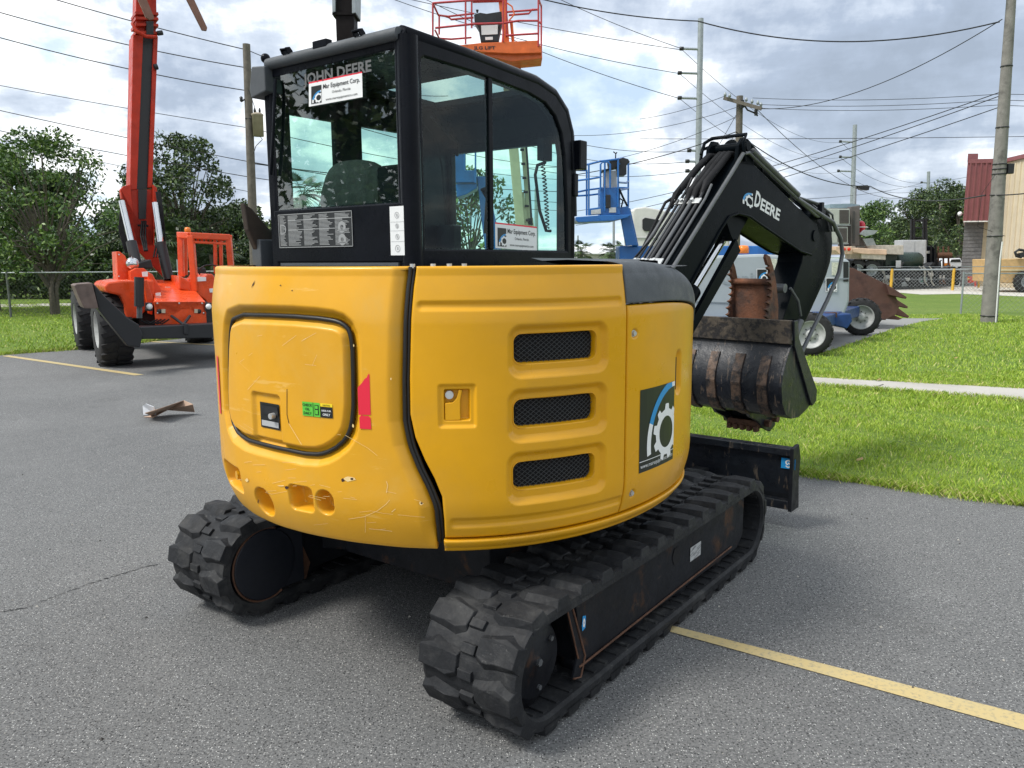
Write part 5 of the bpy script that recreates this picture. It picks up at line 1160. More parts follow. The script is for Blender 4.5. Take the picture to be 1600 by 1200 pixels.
mb = MB(); mb.tube([at(1336, 292, 50), at(1340, 293, 50)], .06, 6); PXp(mb, [(1340, 290), (1356, 289), (1359, 292), (1358, 297), (1345, 296)], 49.8, .4); mb.build('lamp_head', DARK, t, .02)
upole('utility_pole', 1470, 318, 68, .16, .13, 'slim wooden pole in front of the green trees', WOOD)
upole('utility_pole', 1491, 300, 96, .16, .13, 'far thin pole tip beside the metal building', WOOD)
upole('utility_pole', 1389, 347, 90, .16, .13, 'small far pole between the two groups of green trees', WOOD)
upole('utility_pole', 1430, 322, 80, .14, .11, 'far slim pole directly above the forklift mast', WOOD)
upole('steel_pole', 838, 295, 55, .15, .12, 'steel pole seen through the side cab window', GALV)
upole('steel_pole', 959, 345, 60, .10, .09, 'thin steel pole below the blue basket', GALV)
upole('steel_pole', 903, 368, 70, .08, .07, 'very thin lamp pole just right of the excavator cab', GALV)
# wooden pole with crossarm
t, bs_, tp = upole('utility_pole', 1156, 150, 30, .15, .12, 'wooden pole with a tilted crossarm full of insulators, above the black boom', WOOD, pxb=1150)
mb = MB(); mb.beam(at(1131, 153, 30), at(1190, 170, 29.4), .10, .12); mb.build('crossarm', WOOD, t)
for px, py in ((1133, 150), (1140, 152), (1166, 158), (1175, 161), (1184, 163), (1189, 166)):
    c = at(px, py, 29.8); MB().lathe(c, (0, 0, 1), [(0, -.03), (.045, 0), (.055, .05), (.03, .12), (0, .14)], 10).build('insulator', GALV, t)
mb = MB(); PXt(mb, [(1160, 160, 29.8), (1168, 172, 29.8), (1178, 176, 29.8), (1184, 181, 29.8)], 29.8, .03); PXp(mb, [(1158, 156), (1163, 156), (1163, 168), (1158, 168)], 29.7, .15); PXp(mb, [(1180, 170), (1184, 170), (1184, 180), (1180, 180)], 29.7, .12); mb.build('cutout', DARK, t)
# pole with transformer on the left
t, bs_, tp = upole('utility_pole', 385, 69, 27, .16, .12, 'wooden pole carrying a grey transformer can, left of the excavator cab', WOOD, pxb=397)
mb = MB(); c = at(403, 195, 26.9); mb.lathe(c, (0, 0, 1), [(0, -.36), (.17, -.36), (.175, .28), (.19, .29), (.19, .33), (.12, .37), (0, .38)], 20); mb.build('transformer', pm('transformer tan', (.32, .27, .20), .6, 0, .15), t)
mb = MB(); 
for dx in (-.08, .08): mb.lathe(c + Vector((dx, 0, .38)), (0, 0, 1), [(0, 0), (.03, 0), (.04, .06), (.02, .14), (0, .15)], 8)
mb.tube([c + Vector((-.2, 0, .2)), c + Vector((-.4, 0, .2))], .03, 6); PXt(mb, [(375, 152), (379, 158), (382, 155)], 26.9, .03); mb.lathe(at(377, 155, 26.9), (0, 0, 1), [(0, -.1), (.05, -.06), (.05, .06), (0, .1)], 8); mb.build('bushing', DARK, t)
mb = MB(); PXt(mb, [(404, 210), (410, 218), (400, 228), (396, 240)], 26.8, .012, 4); PXt(mb, [(402, 180), (392, 150), (388, 140)], 26.8, .010, 4); mb.build('drop_wire', WIRE, t)

WC = {}
ORD = ['topmost', 'second from the top', 'third from the top', 'fourth', 'fifth', 'sixth', 'lowest']
def wire(a, b, sag=0., r=.012, label=None, n=22, grp=None, name='power_line', wob=0):
    P, Q = at(*a), at(*b); pts = []
    for i in range(n + 1):
        s = i / n; p = P.lerp(Q, s); p.z -= sag * 4 * s * (1 - s); pts.append(p)
    if grp: k = WC.get(grp, 0); WC[grp] = k + 1; label = (ORD[k] if k < WN[grp] - 1 else 'lowest') + ' of the ' + label
    o = MB().tube(pts, r, 5, 0, False).build(name, WIRE); return tag(o, label, 'power line', grp)
WN = {'overhead lines from the left edge to the transformer pole': 7, 'lines continuing behind the cab': 7, 'lines reaching the tall steel pole': 4, 'lines behind the blue basket': 3, 'level lines right of the crossarm': 3, 'level lines at the right edge': 3, 'slanting lines from the concrete pole': 3, 'lines between the two arm poles': 3, 'faint lines to the farthest pole': 3}
GL = 'overhead lines from the left edge to the transformer pole'; LL = 'lines from the left edge to the transformer pole'
for (a, b_, s_, r) in [((-60, -46, 26), (386, 78, 27), .1, .016), ((-60, 2, 26), (386, 106, 27), .15, .016), ((-60, 42, 26), (388, 142, 27), .15, .016), ((-60, 122, 27), (390, 200, 27.2), .05, .011), ((-60, 159, 27), (391, 253, 27.2), .05, .013), ((-60, 192, 27), (392, 277, 27.2), .05, .013), ((-60, 205, 28), (392, 300, 27.2), .05, .009)]:
    wire(a, b_, s_, r, LL, grp=GL)
GC = 'lines continuing behind the cab'; LC = 'lines from the transformer pole to behind the cab'
for (a, b_, s_, r) in [((386, 78, 27), (700, 150, 34), .4, .013), ((386, 106, 27), (760, 200, 36), .4, .013), ((388, 142, 27), (900, 262, 40), .5, .013), ((390, 200, 27.2), (900, 282, 40), .3, .012), ((391, 253, 27.2), (900, 318, 42), .2, .014), ((392, 277, 27.2), (900, 330, 42), .2, .013), ((391, 255, 27.3), (900, 300, 45), .2, .018)]:
    wire(a, b_, s_, r, LC, grp=GC)
GB_ = 'lines reaching the tall steel pole'; LB = 'thin lines descending to the tall steel arm pole'
for (a, b_, s_, r) in [((560, -20, 46), (1065, 78, 45), .2, .018), ((590, -10, 46), (1062, 115, 45), .4, .018), ((600, -35, 47), (1062, 154, 45), .5, .018), ((840, -18, 46), (1065, 76, 45), .15, .017)]:
    wire(a, b_, s_, r, LB, grp=GB_)
for (a, b_, s_, r) in [((820, 200, 50), (1077, 236, 45), .5, .016), ((820, 225, 50), (1074, 253, 45), .5, .016), ((820, 262, 50), (1074, 268, 45), .4, .016)]:
    wire(a, b_, s_, r, 'lines crossing behind the blue basket', grp='lines behind the blue basket')
wire((820, -8, 21.5), (1090, 33, 22), .12, .016, 'thick twisted cable sweeping over the top of the picture to the concrete pole, left span')
wire((1090, 33, 22), (1562, 34, b.y), .48, .017, 'thick twisted cable sagging from behind the steel pole top to the concrete pole')
wire((1190, 170, 29.4), (1566, 30, b.y), .55, .012, 'single cable rising from the wooden crossarm to the top of the concrete pole')
for k, (a, b_) in enumerate([((1176, 153), (1560, 147)), ((1182, 163), (1560, 156)), ((1188, 169), (1560, 164))]):
    wire((*a, 29.6), (*b_, 26), .12, .009, 'level lines right of the wooden crossarm', grp='level lines right of the crossarm')
for k, (a, b_) in enumerate([((1560, 147), (1790, 141)), ((1560, 156), (1790, 155)), ((1560, 164), (1790, 165))]):
    wire((*a, 26), (*b_, 24), .05, .009, 'level lines right of the concrete pole', grp='level lines at the right edge')
for (b_, a) in [((1563, 144), (900, 330)), ((1562, 150), (900, 345)), ((1560, 168), (900, 352))]:
    wire((*a, 38), (*b_, 20.6), .35, .012, 'slanting lines left of the concrete pole', grp='slanting lines from the concrete pole')
wire((1000, 217, 60), (1790, 210, 60), .1, .022, 'long level line crossing the sky above the boom lettering')
wire((1000, 186, 34), (1133, 150, 29.8), .1, .010, 'thin line reaching the left end of the crossarm'); wire((820, 205, 36), (1150, 168, 29.8), .5, .010, 'thin line sagging from the cab to the crossarm post'); wire((820, 262, 36), (1150, 183, 29.8), .5, .010, 'lower thin line rising from the cab to the crossarm post')
wire((900, 273, 30), (1150, 206, 29), .15, .016, 'dark cable behind the blue basket rising to the wooden pole')
wire((1150, 206, 29), (1360, 291, 33), .5, .019, 'dark thick cable dropping right from the wooden pole behind the boom top'); wire((1360, 291, 33), (1540, 305, b.y), .32, .018, 'dark thick cable sagging in front of the maroon cladding to the concrete pole'); wire((1546, 305, b.y), (1790, 250, 18), .2, .015, 'dark thick cable leaving right from the concrete pole')
for (a, b_, r, Y0, Y1) in [((1066, 78), (1315, 222), .014, 45, 90), ((1063, 116), (1313, 246), .014, 45, 90), ((1063, 155), (1311, 268), .014, 45, 90)]:
    wire((*a, Y0), (*b_, Y1), 1.5, r, 'lines joining the two steel arm poles', grp='lines between the two arm poles')
for (a, b_) in [((1314, 222), (1441, 286)), ((1313, 246), (1441, 290)), ((1311, 268), (1441, 296))]:
    wire((*a, 90), (*b_, 110), 1.2, .02, 'faint lines right of the farther arm pole', grp='faint lines to the farthest pole')
wire((1180, 168, 29.5), (1442, 300, 60), 1.5, .012, 'thin line falling right from the crossarm towards the far trees'); wire((1230, 312, 60), (1441, 286, 110), .4, .02, 'faint rising line right of the boom'); wire((1451, 286, 110), (1700, 225, 60), .4, .02, 'faint line rising right behind the metal building')
wire((1150, 180, 29), (1010, 420, 29.5), .05, .010, 'guy wire slanting down left from the wooden pole')

# ================================================================== RIGHT BACKGROUND
# metal building
A0 = at(1504, 404, 44.6); A0.z = 0; A1 = at(1549, 404, 44); A1.z = 0; B1 = at(1602, 404, 40.6); B1.z = 0
dw = (B1 - A1).normalized(); E1 = A1 + dw * 9; nb_ = Vector((-dw.y, dw.x, 0)); 
if nb_.x < 0: nb_ = -nb_
H = 6.65; PF = Vector((0, 1, 0)); Pa = at(1503, 404, 44.3); Pa.z = 0; Pb = at(1533, 404, 44.1); Pb.z = 0; Ca = at(1500, 404, 43.6); Ca.z = 0; Cb = at(1549, 404, 43.4); Cb.z = 0
bl_ = thing('metal_building', 'cream metal building with maroon corner cladding and a grey block pillar', 'building', A1)
def wall(mb, p, q, z0, z1, th=.2, mi=0): mb.prism([p + Vector((0, 0, z0)), q + Vector((0, 0, z0)), q + Vector((0, 0, z1)), p + Vector((0, 0, z1))], nb_ * th, mi)
mb = MB(); wall(mb, A1 + dw * .0, E1, 0, H - .02, 14.); mb.build('wall', TANW, bl_)
mb = MB(); L_ = (E1 - A1).length; s = .25
while s < L_: c = A1 + dw * s - nb_ * .03; mb.beam(c + Vector((0, 0, 0)), c + Vector((0, 0, H - .3)), .09, .06, up=tuple(nb_)); s += .5
mb.build('wall_ribs', TANW, bl_)
mb = MB(); wall(mb, A1 - nb_ * .12, E1 - nb_ * .12, H - .16, H + .04, .6); mb.build('roof_trim', MAR, bl_)
def fwall(mb, p, q, z0, z1, d): mb.prism([p + Vector((0, 0, z0)), q + Vector((0, 0, z0)), q + Vector((0, 0, z1)), p + Vector((0, 0, z1))], Vector((d * .57, d, 0)))
mb = MB(); fwall(mb, Pa, Pb, 0, 3.55, 1.2); mb.build('block_pillar', BLOCK, bl_)
mb = MB()
for i in range(17): z = .2 * i + .1; fwall(mb, Pa + Vector((-.01, -.012, 0)), Pb + Vector((.01, -.012, 0)), z, z + .014, .02)
mb.build('block_joints', flat('mortar', (.09, .09, .09), .9), bl_)
mb = MB(); fwall(mb, Pb + Vector((0, .15, 0)), A1 + Vector((.05, .2, 0)), 0, 3.6, .3); mb.build('end_wall', TANW, bl_)
mb = MB(); fwall(mb, Ca, Cb, 3.5, H, 1.2); fwall(mb, Ca + Vector((.15, .3, 0)), Ca + Vector((.7, .3, 0)), H, H + .38, 12.); fwall(mb, Ca + Vector((.68, 1.2, 0)), Ca + Vector((1.0, 1.2, 0)), 3.5, H, 12); mb.build('corner_cladding', MAR, bl_)
mb = MB()
for i in range(6): c = Ca.lerp(Cb, (i + .5) / 6); mb.box(c + Vector((0, -.03, (3.5 + H) / 2)), (.07, .06, H - 3.5))
mb.build('cladding_ribs', MAR, bl_); mb = MB(); fwall(mb, Ca - PF * .05, Cb - PF * .05, 3.44, 3.5, .2); mb.build('cladding_trim', WHITE, bl_)
mb = MB(); fwall(mb, Ca - PF * .06, Cb - PF * .06, H - .16, H + .05, .3); mb.build('cladding_cap', MAR, bl_)
# stubby pipe, wall lamp
mb = MB(); mb.sphere(at(1500, 334, 44) , .12); mb.build('wall_lamp', WHITE, bl_)
# tan flatbed / lowboy trailer at the right edge
t = thing('flatbed_trailer', 'tan flatbed trailer parked against the cream metal wall at the right picture edge', 'trailer', (gx(1590, 37), 37, 0))
mb = MB(); PXp(mb, [(1562, 405), (1760, 402), (1760, 444), (1588, 443), (1562, 441)], 36.6, 2.2); mb.build('body', pm('tan trailer paint', (.50, .33, .15), .6, 0, .15), t, .03)
mb = MB(); PXp(mb, [(1563, 421), (1700, 421), (1700, 423), (1563, 423)], 36.55, .05); mb.build('side_rail', CREAM, t)
mb = MB(); PXt(mb, [(1608, 393), (1592, 390), (1586, 394), (1588, 400), (1596, 402)], 36.5, .06, 8); PXp(mb, [(1593, 396), (1606, 393), (1606, 402), (1594, 402)], 36.4, .2); mb.build('hook', DARK, t)
def wheel(c, axis, r, w_, parent, rim=RIMW, lugs=18, name='wheel', rimr=.58, depth=.06):
    ax = Vector(axis).normalized(); c = Vector(c); mb = MB(); h = w_ / 2
    mb.lathe(c, ax, [(r * rimr, -h), (r * .9, -h), (r * .985, -h * .8), (r, -h * .55), (r, h * .55), (r * .985, h * .8), (r * .9, h), (r * rimr, h)], 40)
    x = ax.cross(Vector((0, 0, 1))).normalized(); y = ax.cross(x)
    for i in range(lugs):
        for sg in (-1, 1):
            a = 2 * math.pi * (i + (.5 if sg > 0 else 0)) / lugs; d = x * math.cos(a) + y * math.sin(a); tn = -x * math.sin(a) + y * math.cos(a)
            mb.beam(c + d * (r * 1.0) + ax * sg * h * .05, c + d * (r * .985) + ax * sg * h * .98 + tn * r * .10, r * .13, r * .07, up=tuple(d))
    o = mb.build('tyre', TYRE, parent) if False else None
    w = MB(); w.v, w.f, w.m, w.sm = mb.v, mb.f, mb.m, mb.sm; o = w.build(name, TYRE, parent)
    mb = MB(); s_ = 1
    for s_ in (1, -1): mb.lathe(c, ax * s_, [(r * rimr, h * .95), (r * rimr * .93, h * .98), (r * rimr * .88, h * .55), (r * rimr * .55, h * .35), (r * .22, h * .4), (r * .2, h * .75), (r * .12, h * .8), (0, h * .8)], 32)
    rm = mb.build('rim', rim, o); mb = MB()
    for i in range(8): a = 2 * math.pi * i / 8; d = x * math.cos(a) + y * math.sin(a); mb.cyl(c + d * r * .3 - ax * h * .5, c + d * r * .3 + ax * h * .5, r * .03, 6)
    mb.build('wheel_nut', DARK, rm); return o
wheel(at(1602, 440, 36.4), (0, 1, 0), .48, .3, t, GALV)
# chain-link fences
def fence(name, pts, z1, label, post_px, postmat, dia=.09, r=.0045, meshmat=GALV, top=True, pr=.035, wires=()):
    t = thing(name, label, 'fence', (pts[0][0], pts[0][1], 0)); mb = MB(); mt = MB()
    for p, q in zip(pts, pts[1:]):
        p = Vector((*p, 0)); q = Vector((*q, 0)); d = (q - p); L_ = d.length; d.normalize(); s = -z1
        while s < L_:
            for sg in (0, 1):
                a_, b_ = (s, s + z1); za, zb_ = (.03, z1) if sg == 0 else (z1, .03)
                a2, b2 = max(a_, 0), min(b_, L_)
                if b2 > a2:
                    fa = (a2 - a_) / (b_ - a_); fb = (b2 - a_) / (b_ - a_); P = p + d * a2 + Vector((0, 0, za + (zb_ - za) * fa)); Q = p + d * b2 + Vector((0, 0, za + (zb_ - za) * fb)); mb.tube([P, Q], r, 3, 0, False)
            s += dia * 1.41
        if top: mt.tube([p + Vector((0, 0, z1)), q + Vector((0, 0, z1))], pr * .7, 6)
        for zw in wires: mt.tube([p + Vector((0, 0, zw)), p.lerp(q, .5) + Vector((0, 0, zw - .02)), q + Vector((0, 0, zw))], .010, 4)
    mb.build('wire_mesh', meshmat, t)
    mt.build('top_rail', GALV, t)
    for x, y in post_px: MB().tube([(x, y, -.1), (x, y, z1 + .05)], pr, 8).build('post', postmat, t)
    return t
YPOST = pm('yellow post paint', (.60, .36, .04), .6, 0, .2)
fp = [(gx(u, Y), Y) for u, Y in ((1290, 40.4), (1395, 39.8), (1492, 39.2), (1596, 38.6), (1720, 38))]
fence('chain_link_fence', fp, 1.0, 'low chain-link fence with yellow posts in front of the machinery yard', fp, YPOST, .12, .0065, wires=(.98, .55, 1.15), pr=.07)
gb = gnd(1501, 490); fq = [(gb.x, gb.y), (gb.x + 5.0, gb.y - .6), (gb.x + 10, gb.y - 1.2)]
fence('chain_link_fence', fq, 1.15, 'thin grey wire fence starting beside the concrete pole on the lawn', [fq[0]], GALV, .10, .0022, wires=(1.35,), pr=.028)
fl = [(-24, 24.2), (-19.2, 24.3), (-15.25, 24.4), (-11.2, 24.6), (-7.4, 24.8), (-3.4, 25), (0, 25.2)]
fence('chain_link_fence', fl, 1.33, 'chain-link fence with grey posts along the left lawn', fl, pm('fence post', (.12, .13, .12), .7, 0, .2), .09, .0035, flat('dark mesh', (.06, .065, .06), .6), pr=.035)
mb = MB(); pst = thing('wooden_prop', 'slanting grey prop leaning against the left fence', 'post', (-10.4, 25.0, 0)); mb.tube([(-10.9, 24.9, 1.5), (-10.2, 24.75, .9)], .03, 6); mb.tube([(-10.2, 24.75, -.05), (-10.2, 24.75, 1.7)], .04, 6); mb.build('pole', GALV, pst)

# stacked air-conditioning units on a drop-deck trailer
ACG = pm('ac unit paint', (.42, .44, .40), .5, 0, .1, 3); COIL = pm('condenser coil', (.06, .058, .056), .8, 0, .3, 60, .6, 90); BRN = pm('brown cabinet', (.11, .095, .09), .6, 0, .15)
def acunit(x0, x1, y0, y1, split, Y, label, dep=1.2):
    t = thing('air_conditioner', label, 'air conditioner', (gx((x0 + x1) / 2, Y), Y, at(x0, y1, Y).z)); mb = MB(); PXp(mb, [(x0, y0), (x1, y0), (x1, y1), (x0, y1)], Y, dep); mb.build('cabinet', ACG, t, .03)
    mb = MB(); PXp(mb, [(split, y0 + 2), (x1 - 1.5, y0 + 2), (x1 - 1.5, y1 - 2), (split, y1 - 2)], Y - .03, .05); c = mb.build('coil', COIL, t); mb = MB()
    for i in range(1, 9): x = split + (x1 - 1.5 - split) * i / 9; PXt(mb, [(x, y0 + 2), (x, y1 - 2)], Y - .035, .012, 4)
    mb.build('fins', BRN, c); mb = MB(); PXp(mb, [(x0 - 1, y1), (x1 + 1, y1), (x1 + 1, y1 + 1.4), (x0 - 1, y1 + 1.4)], Y - .05, dep); mb.build('base_rail', GALV, t)
    mb = MB(); m_ = (x0 + split) / 2; PXp(mb, [(m_ - .4, y0 + 1), (m_, y0 + 1), (m_, y1 - 1), (m_ - .4, y1 - 1)], Y - .01, .02); PXp(mb, [(m_ + 3, y0 + 5), (m_ + 6, y0 + 5), (m_ + 6, y0 + 6.5), (m_ + 3, y0 + 6.5)], Y - .02, .03); mb.build('panel_seam', BRN, t); return t
acunit(1271, 1328, 326, 351, 1312, 40, 'pale green air conditioner on top of the stack, dark coil at its right end')
acunit(1290, 1325, 354.5, 380, 1309, 40, 'pale air-conditioning unit at the bottom of the stack, mostly hidden by the black arm')
t = thing('air_conditioner', 'tall dark brown unit at the right end of the stack', 'air conditioner', (gx(1336, 40.6), 40.6, 2.3)); mb = MB(); PXp(mb, [(1329, 323), (1344, 321), (1343, 384), (1329, 384)], 40.4, 1.6); mb.build('cabinet', BRN, t, .03); mb = MB(); PXp(mb, [(1297, 319), (1330, 318), (1344, 320), (1344, 324), (1329, 325), (1297, 325)], 40.8, 1.6); mb.build('lid', pm('blue grey lid', (.20, .27, .31), .5), t)
mb = MB(); PXp(mb, [(1333, 330), (1336, 330), (1336, 380), (1333, 380)], 40.36, .05); mb.build('vent', COIL, t)
t = thing('drop_deck_trailer', 'cream drop-deck trailer with red tail lights carrying the stacked units', 'trailer', (gx(1345, 41), 41, 0))
mb = MB(); PXp(mb, [(1305, 385), (1332, 385), (1332, 397), (1312, 398), (1305, 391)], 39.6, 3); PXp(mb, [(1332, 387), (1386, 390), (1386, 398), (1350, 397), (1332, 394)], 39.8, 2.6); mb.build('deck', pm('faded trailer paint', (.60, .42, .30), .6, 0, .2, 4), t, .03)
mb = MB(); PXp(mb, [(1346, 396), (1384, 398), (1384, 406), (1346, 404)], 39.9, 2); PXp(mb, [(1353, 383), (1412, 383), (1412, 398), (1360, 396)], 41, 2); mb.build('side_box', pm('dirty white box', (.46, .42, .36), .7, 0, .3, 5), t, .02)
for px in (1319, 1326.5): MB().lathe(at(px, 389.5, 39.57), (0, -1, 0), [(0, .03), (.075, .03), (.08, 0)], 16).build('tail_light', flat('tail light', (.65, .03, .01), .3), t)
for px in (1322, 1338, 1360): wheel(at(px, 422, 40.2), (0, 1, 0), .5, .35, t, GALV, 12)
t = thing('round_float', 'red round float lying on the trailer behind the brown unit', 'buoy', (gx(1346, 41.5), 41.5, 2.6)); MB().sphere(at(1345, 355, 41.5), .32, sc=(.62, 1, 1)).build('shell', flat('red plastic', (.55, .03, .05), .35), t); MB().lathe(at(1345, 355, 41.2), (0, 0, 1), [(.33, -.02), (.335, 0), (.33, .02)], 24).build('seam', WHITE, t)
t = thing('metal_scrap', 'crumpled grey sheet metal ducts piled on the trailer', 'scrap metal', (gx(1360, 40.5), 40.5, 2.3)); 
for i, q in enumerate([[(1345, 366), (1352, 359), (1372, 360), (1366, 366), (1352, 369)], [(1348, 373), (1364, 372), (1369, 383), (1354, 384)], [(1342, 368), (1350, 372), (1352, 384), (1342, 383)], [(1340, 376), (1346, 374), (1352, 386), (1340, 386)]]): mb = MB(); PXp(mb, q, 40.2 + .2 * i, .25); mb.build('duct', [GALV, GALV, BRN, GALV][i], t)
# machinery in the fenced yard
DG = pm('dark green tank paint', (.012, .03, .022), .35, 0, .2)
t = thing('fuel_tank', 'dark green rounded tank trailer with white labels behind the yellow-post fence', 'tank', (gx(1415, 42), 42, 0))
mb = MB(); c0_ = at(1396, 409, 42); c1_ = at(1437, 409, 42); mb.lathe(c0_, (c1_ - c0_), [(0, -.12), (.3, -.1), (.45, 0), (.5, .15), (.5, (c1_ - c0_).length - .15), (.42, (c1_ - c0_).length), (0, (c1_ - c0_).length + .1)], 28); PXp(mb, [(1384, 398), (1402, 397), (1402, 420), (1384, 420)], 41.6, 1); mb.build('tank', DG, t)
mb = MB(); PXp(mb, [(1400, 407), (1408, 407), (1408, 418), (1400, 418)], 41.3, .04); mb.build('sticker', WHITE, t)
mb = MB(); PXp(mb, [(1378, 420), (1450, 420), (1450, 430), (1378, 430)], 41.4, 1.2); mb.build('frame', DARK, t)
wheel(at(1395, 437, 41.3), (0, 1, 0), .36, .25, t, GALV, 10); wheel(at(1440, 437, 41.3), (0, 1, 0), .36, .25, t, GALV, 10)
t = thing('steel_cabinet', 'pale two-door steel cabinet standing behind the dark green tank', 'cabinet', (gx(1430, 43.5), 43.5, 0)); mb = MB(); PXp(mb, [(1411, 375), (1448, 375), (1448, 440), (1411, 440)], 43.5, 1.0); mb.build('body', pm('pale cabinet', (.45, .46, .47), .5, 0, .1), t, .03)
for x0, x1 in ((1413, 1429), (1430, 1446)): mb = MB(); PXp(mb, [(x0, 377), (x1, 377), (x1, 438), (x0, 438)], 43.47, .03); mb.build('door', pm('pale cabinet door', (.50, .51, .52), .5, 0, .1), t)
t = thing('forklift', 'forklift whose tall black mast rises behind the pale cabinet', 'forklift', (gx(1436, 46), 46, 0)); mb = MB()
for x in (1424, 1428, 1443, 1447): PXt(mb, [(x, 342), (x, 440)], 46, .07, 6)
for y in (345, 356, 372): PXt(mb, [(1424, y), (1447, y)], 46, .05, 6)
mb.build('mast', flat('mast black', (.01, .01, .012), .5), t); mb = MB(); PXp(mb, [(1420, 392), (1452, 392), (1452, 432), (1420, 432)], 46.5, 2); mb.build('body', DARK, t, .05); wheel(at(1428, 436, 46.3), (0, 1, 0), .35, .25, t, GALV, 10)
specs = [('generator', (1345, 1372, 412, 446), 41.2, 'low black generator skid at the left end of the fenced yard', 'generator'), ('pump', (1374, 1396, 418, 448), 40.9, 'black engine-driven pump with pale hoses behind the first yellow post', 'pump'), ('pump', (1405, 1432, 422, 449), 40.7, 'dark pump unit in front of the green tank', 'pump'), ('generator', (1436, 1462, 414, 449), 41.3, 'black skid with coiled hoses left of the second yellow post', 'generator'), ('engine_skid', (1464, 1488, 418, 448), 41.6, 'dark engine skid beside the grey block pillar', 'engine')]
for i, (nm, (x0, x1, y0, y1), Y, lab, ct) in enumerate(specs):
    t = thing(nm, lab, ct, (gx((x0 + x1) / 2, Y), Y, 0)); mb = MB(); PXp(mb, [(x0, y0 + 8), (x0 + 3, y0 + 2), (x1 - 6, y0), (x1, y0 + 6), (x1, y1 - 5), (x0, y1 - 5)], Y, 1.3); mb.build('housing', [DARK, BLK][i % 2], t, .05)
    mb = MB(); PXp(mb, [(x0 - 2, y1 - 5), (x1 + 2, y1 - 5), (x1 + 2, y1), (x0 - 2, y1)], Y - .1, 1.5); mb.build('skid', DARK, t, .02)
    mb = MB(); random.seed(i); 
    for k in range(4):
        xa = random.uniform(x0, x1); xb = xa + random.uniform(-14, 14); PXt(mb, [(xa, y0 + 2), ((xa + xb) / 2 + 3, y0 + random.uniform(6, 20)), (xb, y1 - 8), (xb + 4, y1 - 3)], Y - .25, .03, 6)
    mb.build('hose', pm('pale hose', (.30, .29, .25), .6, 0, .2) if i % 2 else HOSE, t); mb = MB()
    xa = random.uniform(x0 + 2, x1 - 9); PXp(mb, [(xa, y0 + 12), (xa + 8, y0 + 12), (xa + 8, y0 + 17), (xa, y0 + 17)], Y - .03, .03); mb.build('label_plate', ZINC, t)
    mb = MB(); PXt(mb, [(x0 + 4, y0 + 2), (x0 + 4, y0 - 8), (x0 + 7, y0 - 12)], Y + .4, .04, 6); PXp(mb, [(x1 - 8, y0), (x1 - 4, y0 - 4), (x1 - 2, y0)], Y + .3, .3); mb.build('exhaust_stack', DARK, t)
    mb = MB(); PXp(mb, [(x0 + 5, y0 + 20), (x0 + 12, y0 + 18), (x0 + 14, y0 + 26), (x0 + 4, y0 + 26)], Y - .1, .15); mb.build('engine_block', [pm('teal casting', (.02, .22, .16), .5), RUST, GALV][i % 3], t)
random.seed(11)
for i, (x0, x1, y0, Y, lab) in enumerate([(1334, 1352, 402, 43, 'black machine carcass under the trailer deck'), (1352, 1380, 406, 43.5, 'black low loader frame behind the generator skid'), (1444, 1462, 384, 44.5, 'upright bundle of dark hoses beside the pale cabinet'), (1448, 1470, 410, 43, 'dark compressor behind the coiled hoses'), (1462, 1500, 420, 44, 'long black pipe rack beside the grey block pillar'), (1384, 1412, 426, 42.6, 'black wheeled frame below the green tank'), (1412, 1450, 428, 42.4, 'black skid frame below the pale cabinet')]):
    t = thing('dark_machine', lab, 'machine', (gx((x0 + x1) / 2, Y), Y, 0)); mb = MB(); random.seed(50 + i)
    PXp(mb, [(x0, y0 + 4), (x0 + 5, y0), (x1 - 3, y0 + 1), (x1, y0 + 7), (x1, 446), (x0, 446)], Y, 1.6); mb.build('body', [BLK, DARK][i % 2], t, .06); mb = MB()
    for k in range(5): xa = random.uniform(x0, x1); PXt(mb, [(xa, y0 - random.uniform(0, 5)), (xa + random.uniform(-3, 3), (y0 + 440) / 2), (xa + random.uniform(-6, 6), 440)], Y - .15, .045, 6)
    mb.build('hose', HOSE, t); mb = MB(); PXp(mb, [(x0 + 3, y0 + 8), (x0 + 9, y0 + 8), (x0 + 9, y0 + 12), (x0 + 3, y0 + 12)], Y - .04, .03); mb.build('label_plate', ZINC, t)
random.seed(11)
t = thing('rusty_tank', 'rusty horizontal tank on posts left of the grey block pillar', 'tank', (gx(1478, 44.5), 44.5, 0)); mb = MB(); p, q = at(1463, 399, 44.5), at(1486, 399, 44.5); mb.cyl(p, q, .16, 18); 
for x in (1466, 1474, 1482): PXt(mb, [(x, 385), (x, 440)], 44.5, .05, 6)
mb.build('tank', RUST, t)
for i, (x0, x1, Y, col, lab) in enumerate([(1460, 1478, 52, (.65, .65, .66), 'white pickup truck far behind the yard, partly hidden'), (1482, 1504, 50, (.6, .62, .64), 'white van far behind, cut by the grey block pillar')]):
    t = thing('parked_car', lab, 'car', (gx((x0 + x1) / 2, Y), Y, 0)); mb = MB(); PXp(mb, [(x0, 420), (x0 + .5, 409), (x0 + 5, 404), (x1 - 3, 403), (x1, 409), (x1, 420)], Y, 1.8); mb.build('body', pm('car paint %d' % i, col, .35, 0, .05, coat=.5), t, .06)
    mb = MB(); PXp(mb, [(x0 + 5, 405.5), (x1 - 4, 405), (x1 - 2, 409.5), (x0 + 3, 409.5)], Y - .02, .1); mb.build('window', BLACK, t)
    for x in (x0 + 4, x1 - 4): wheel(at(x, 423.5, Y + .1), (0, 1, 0), .33, .22, t, GALV, 8)
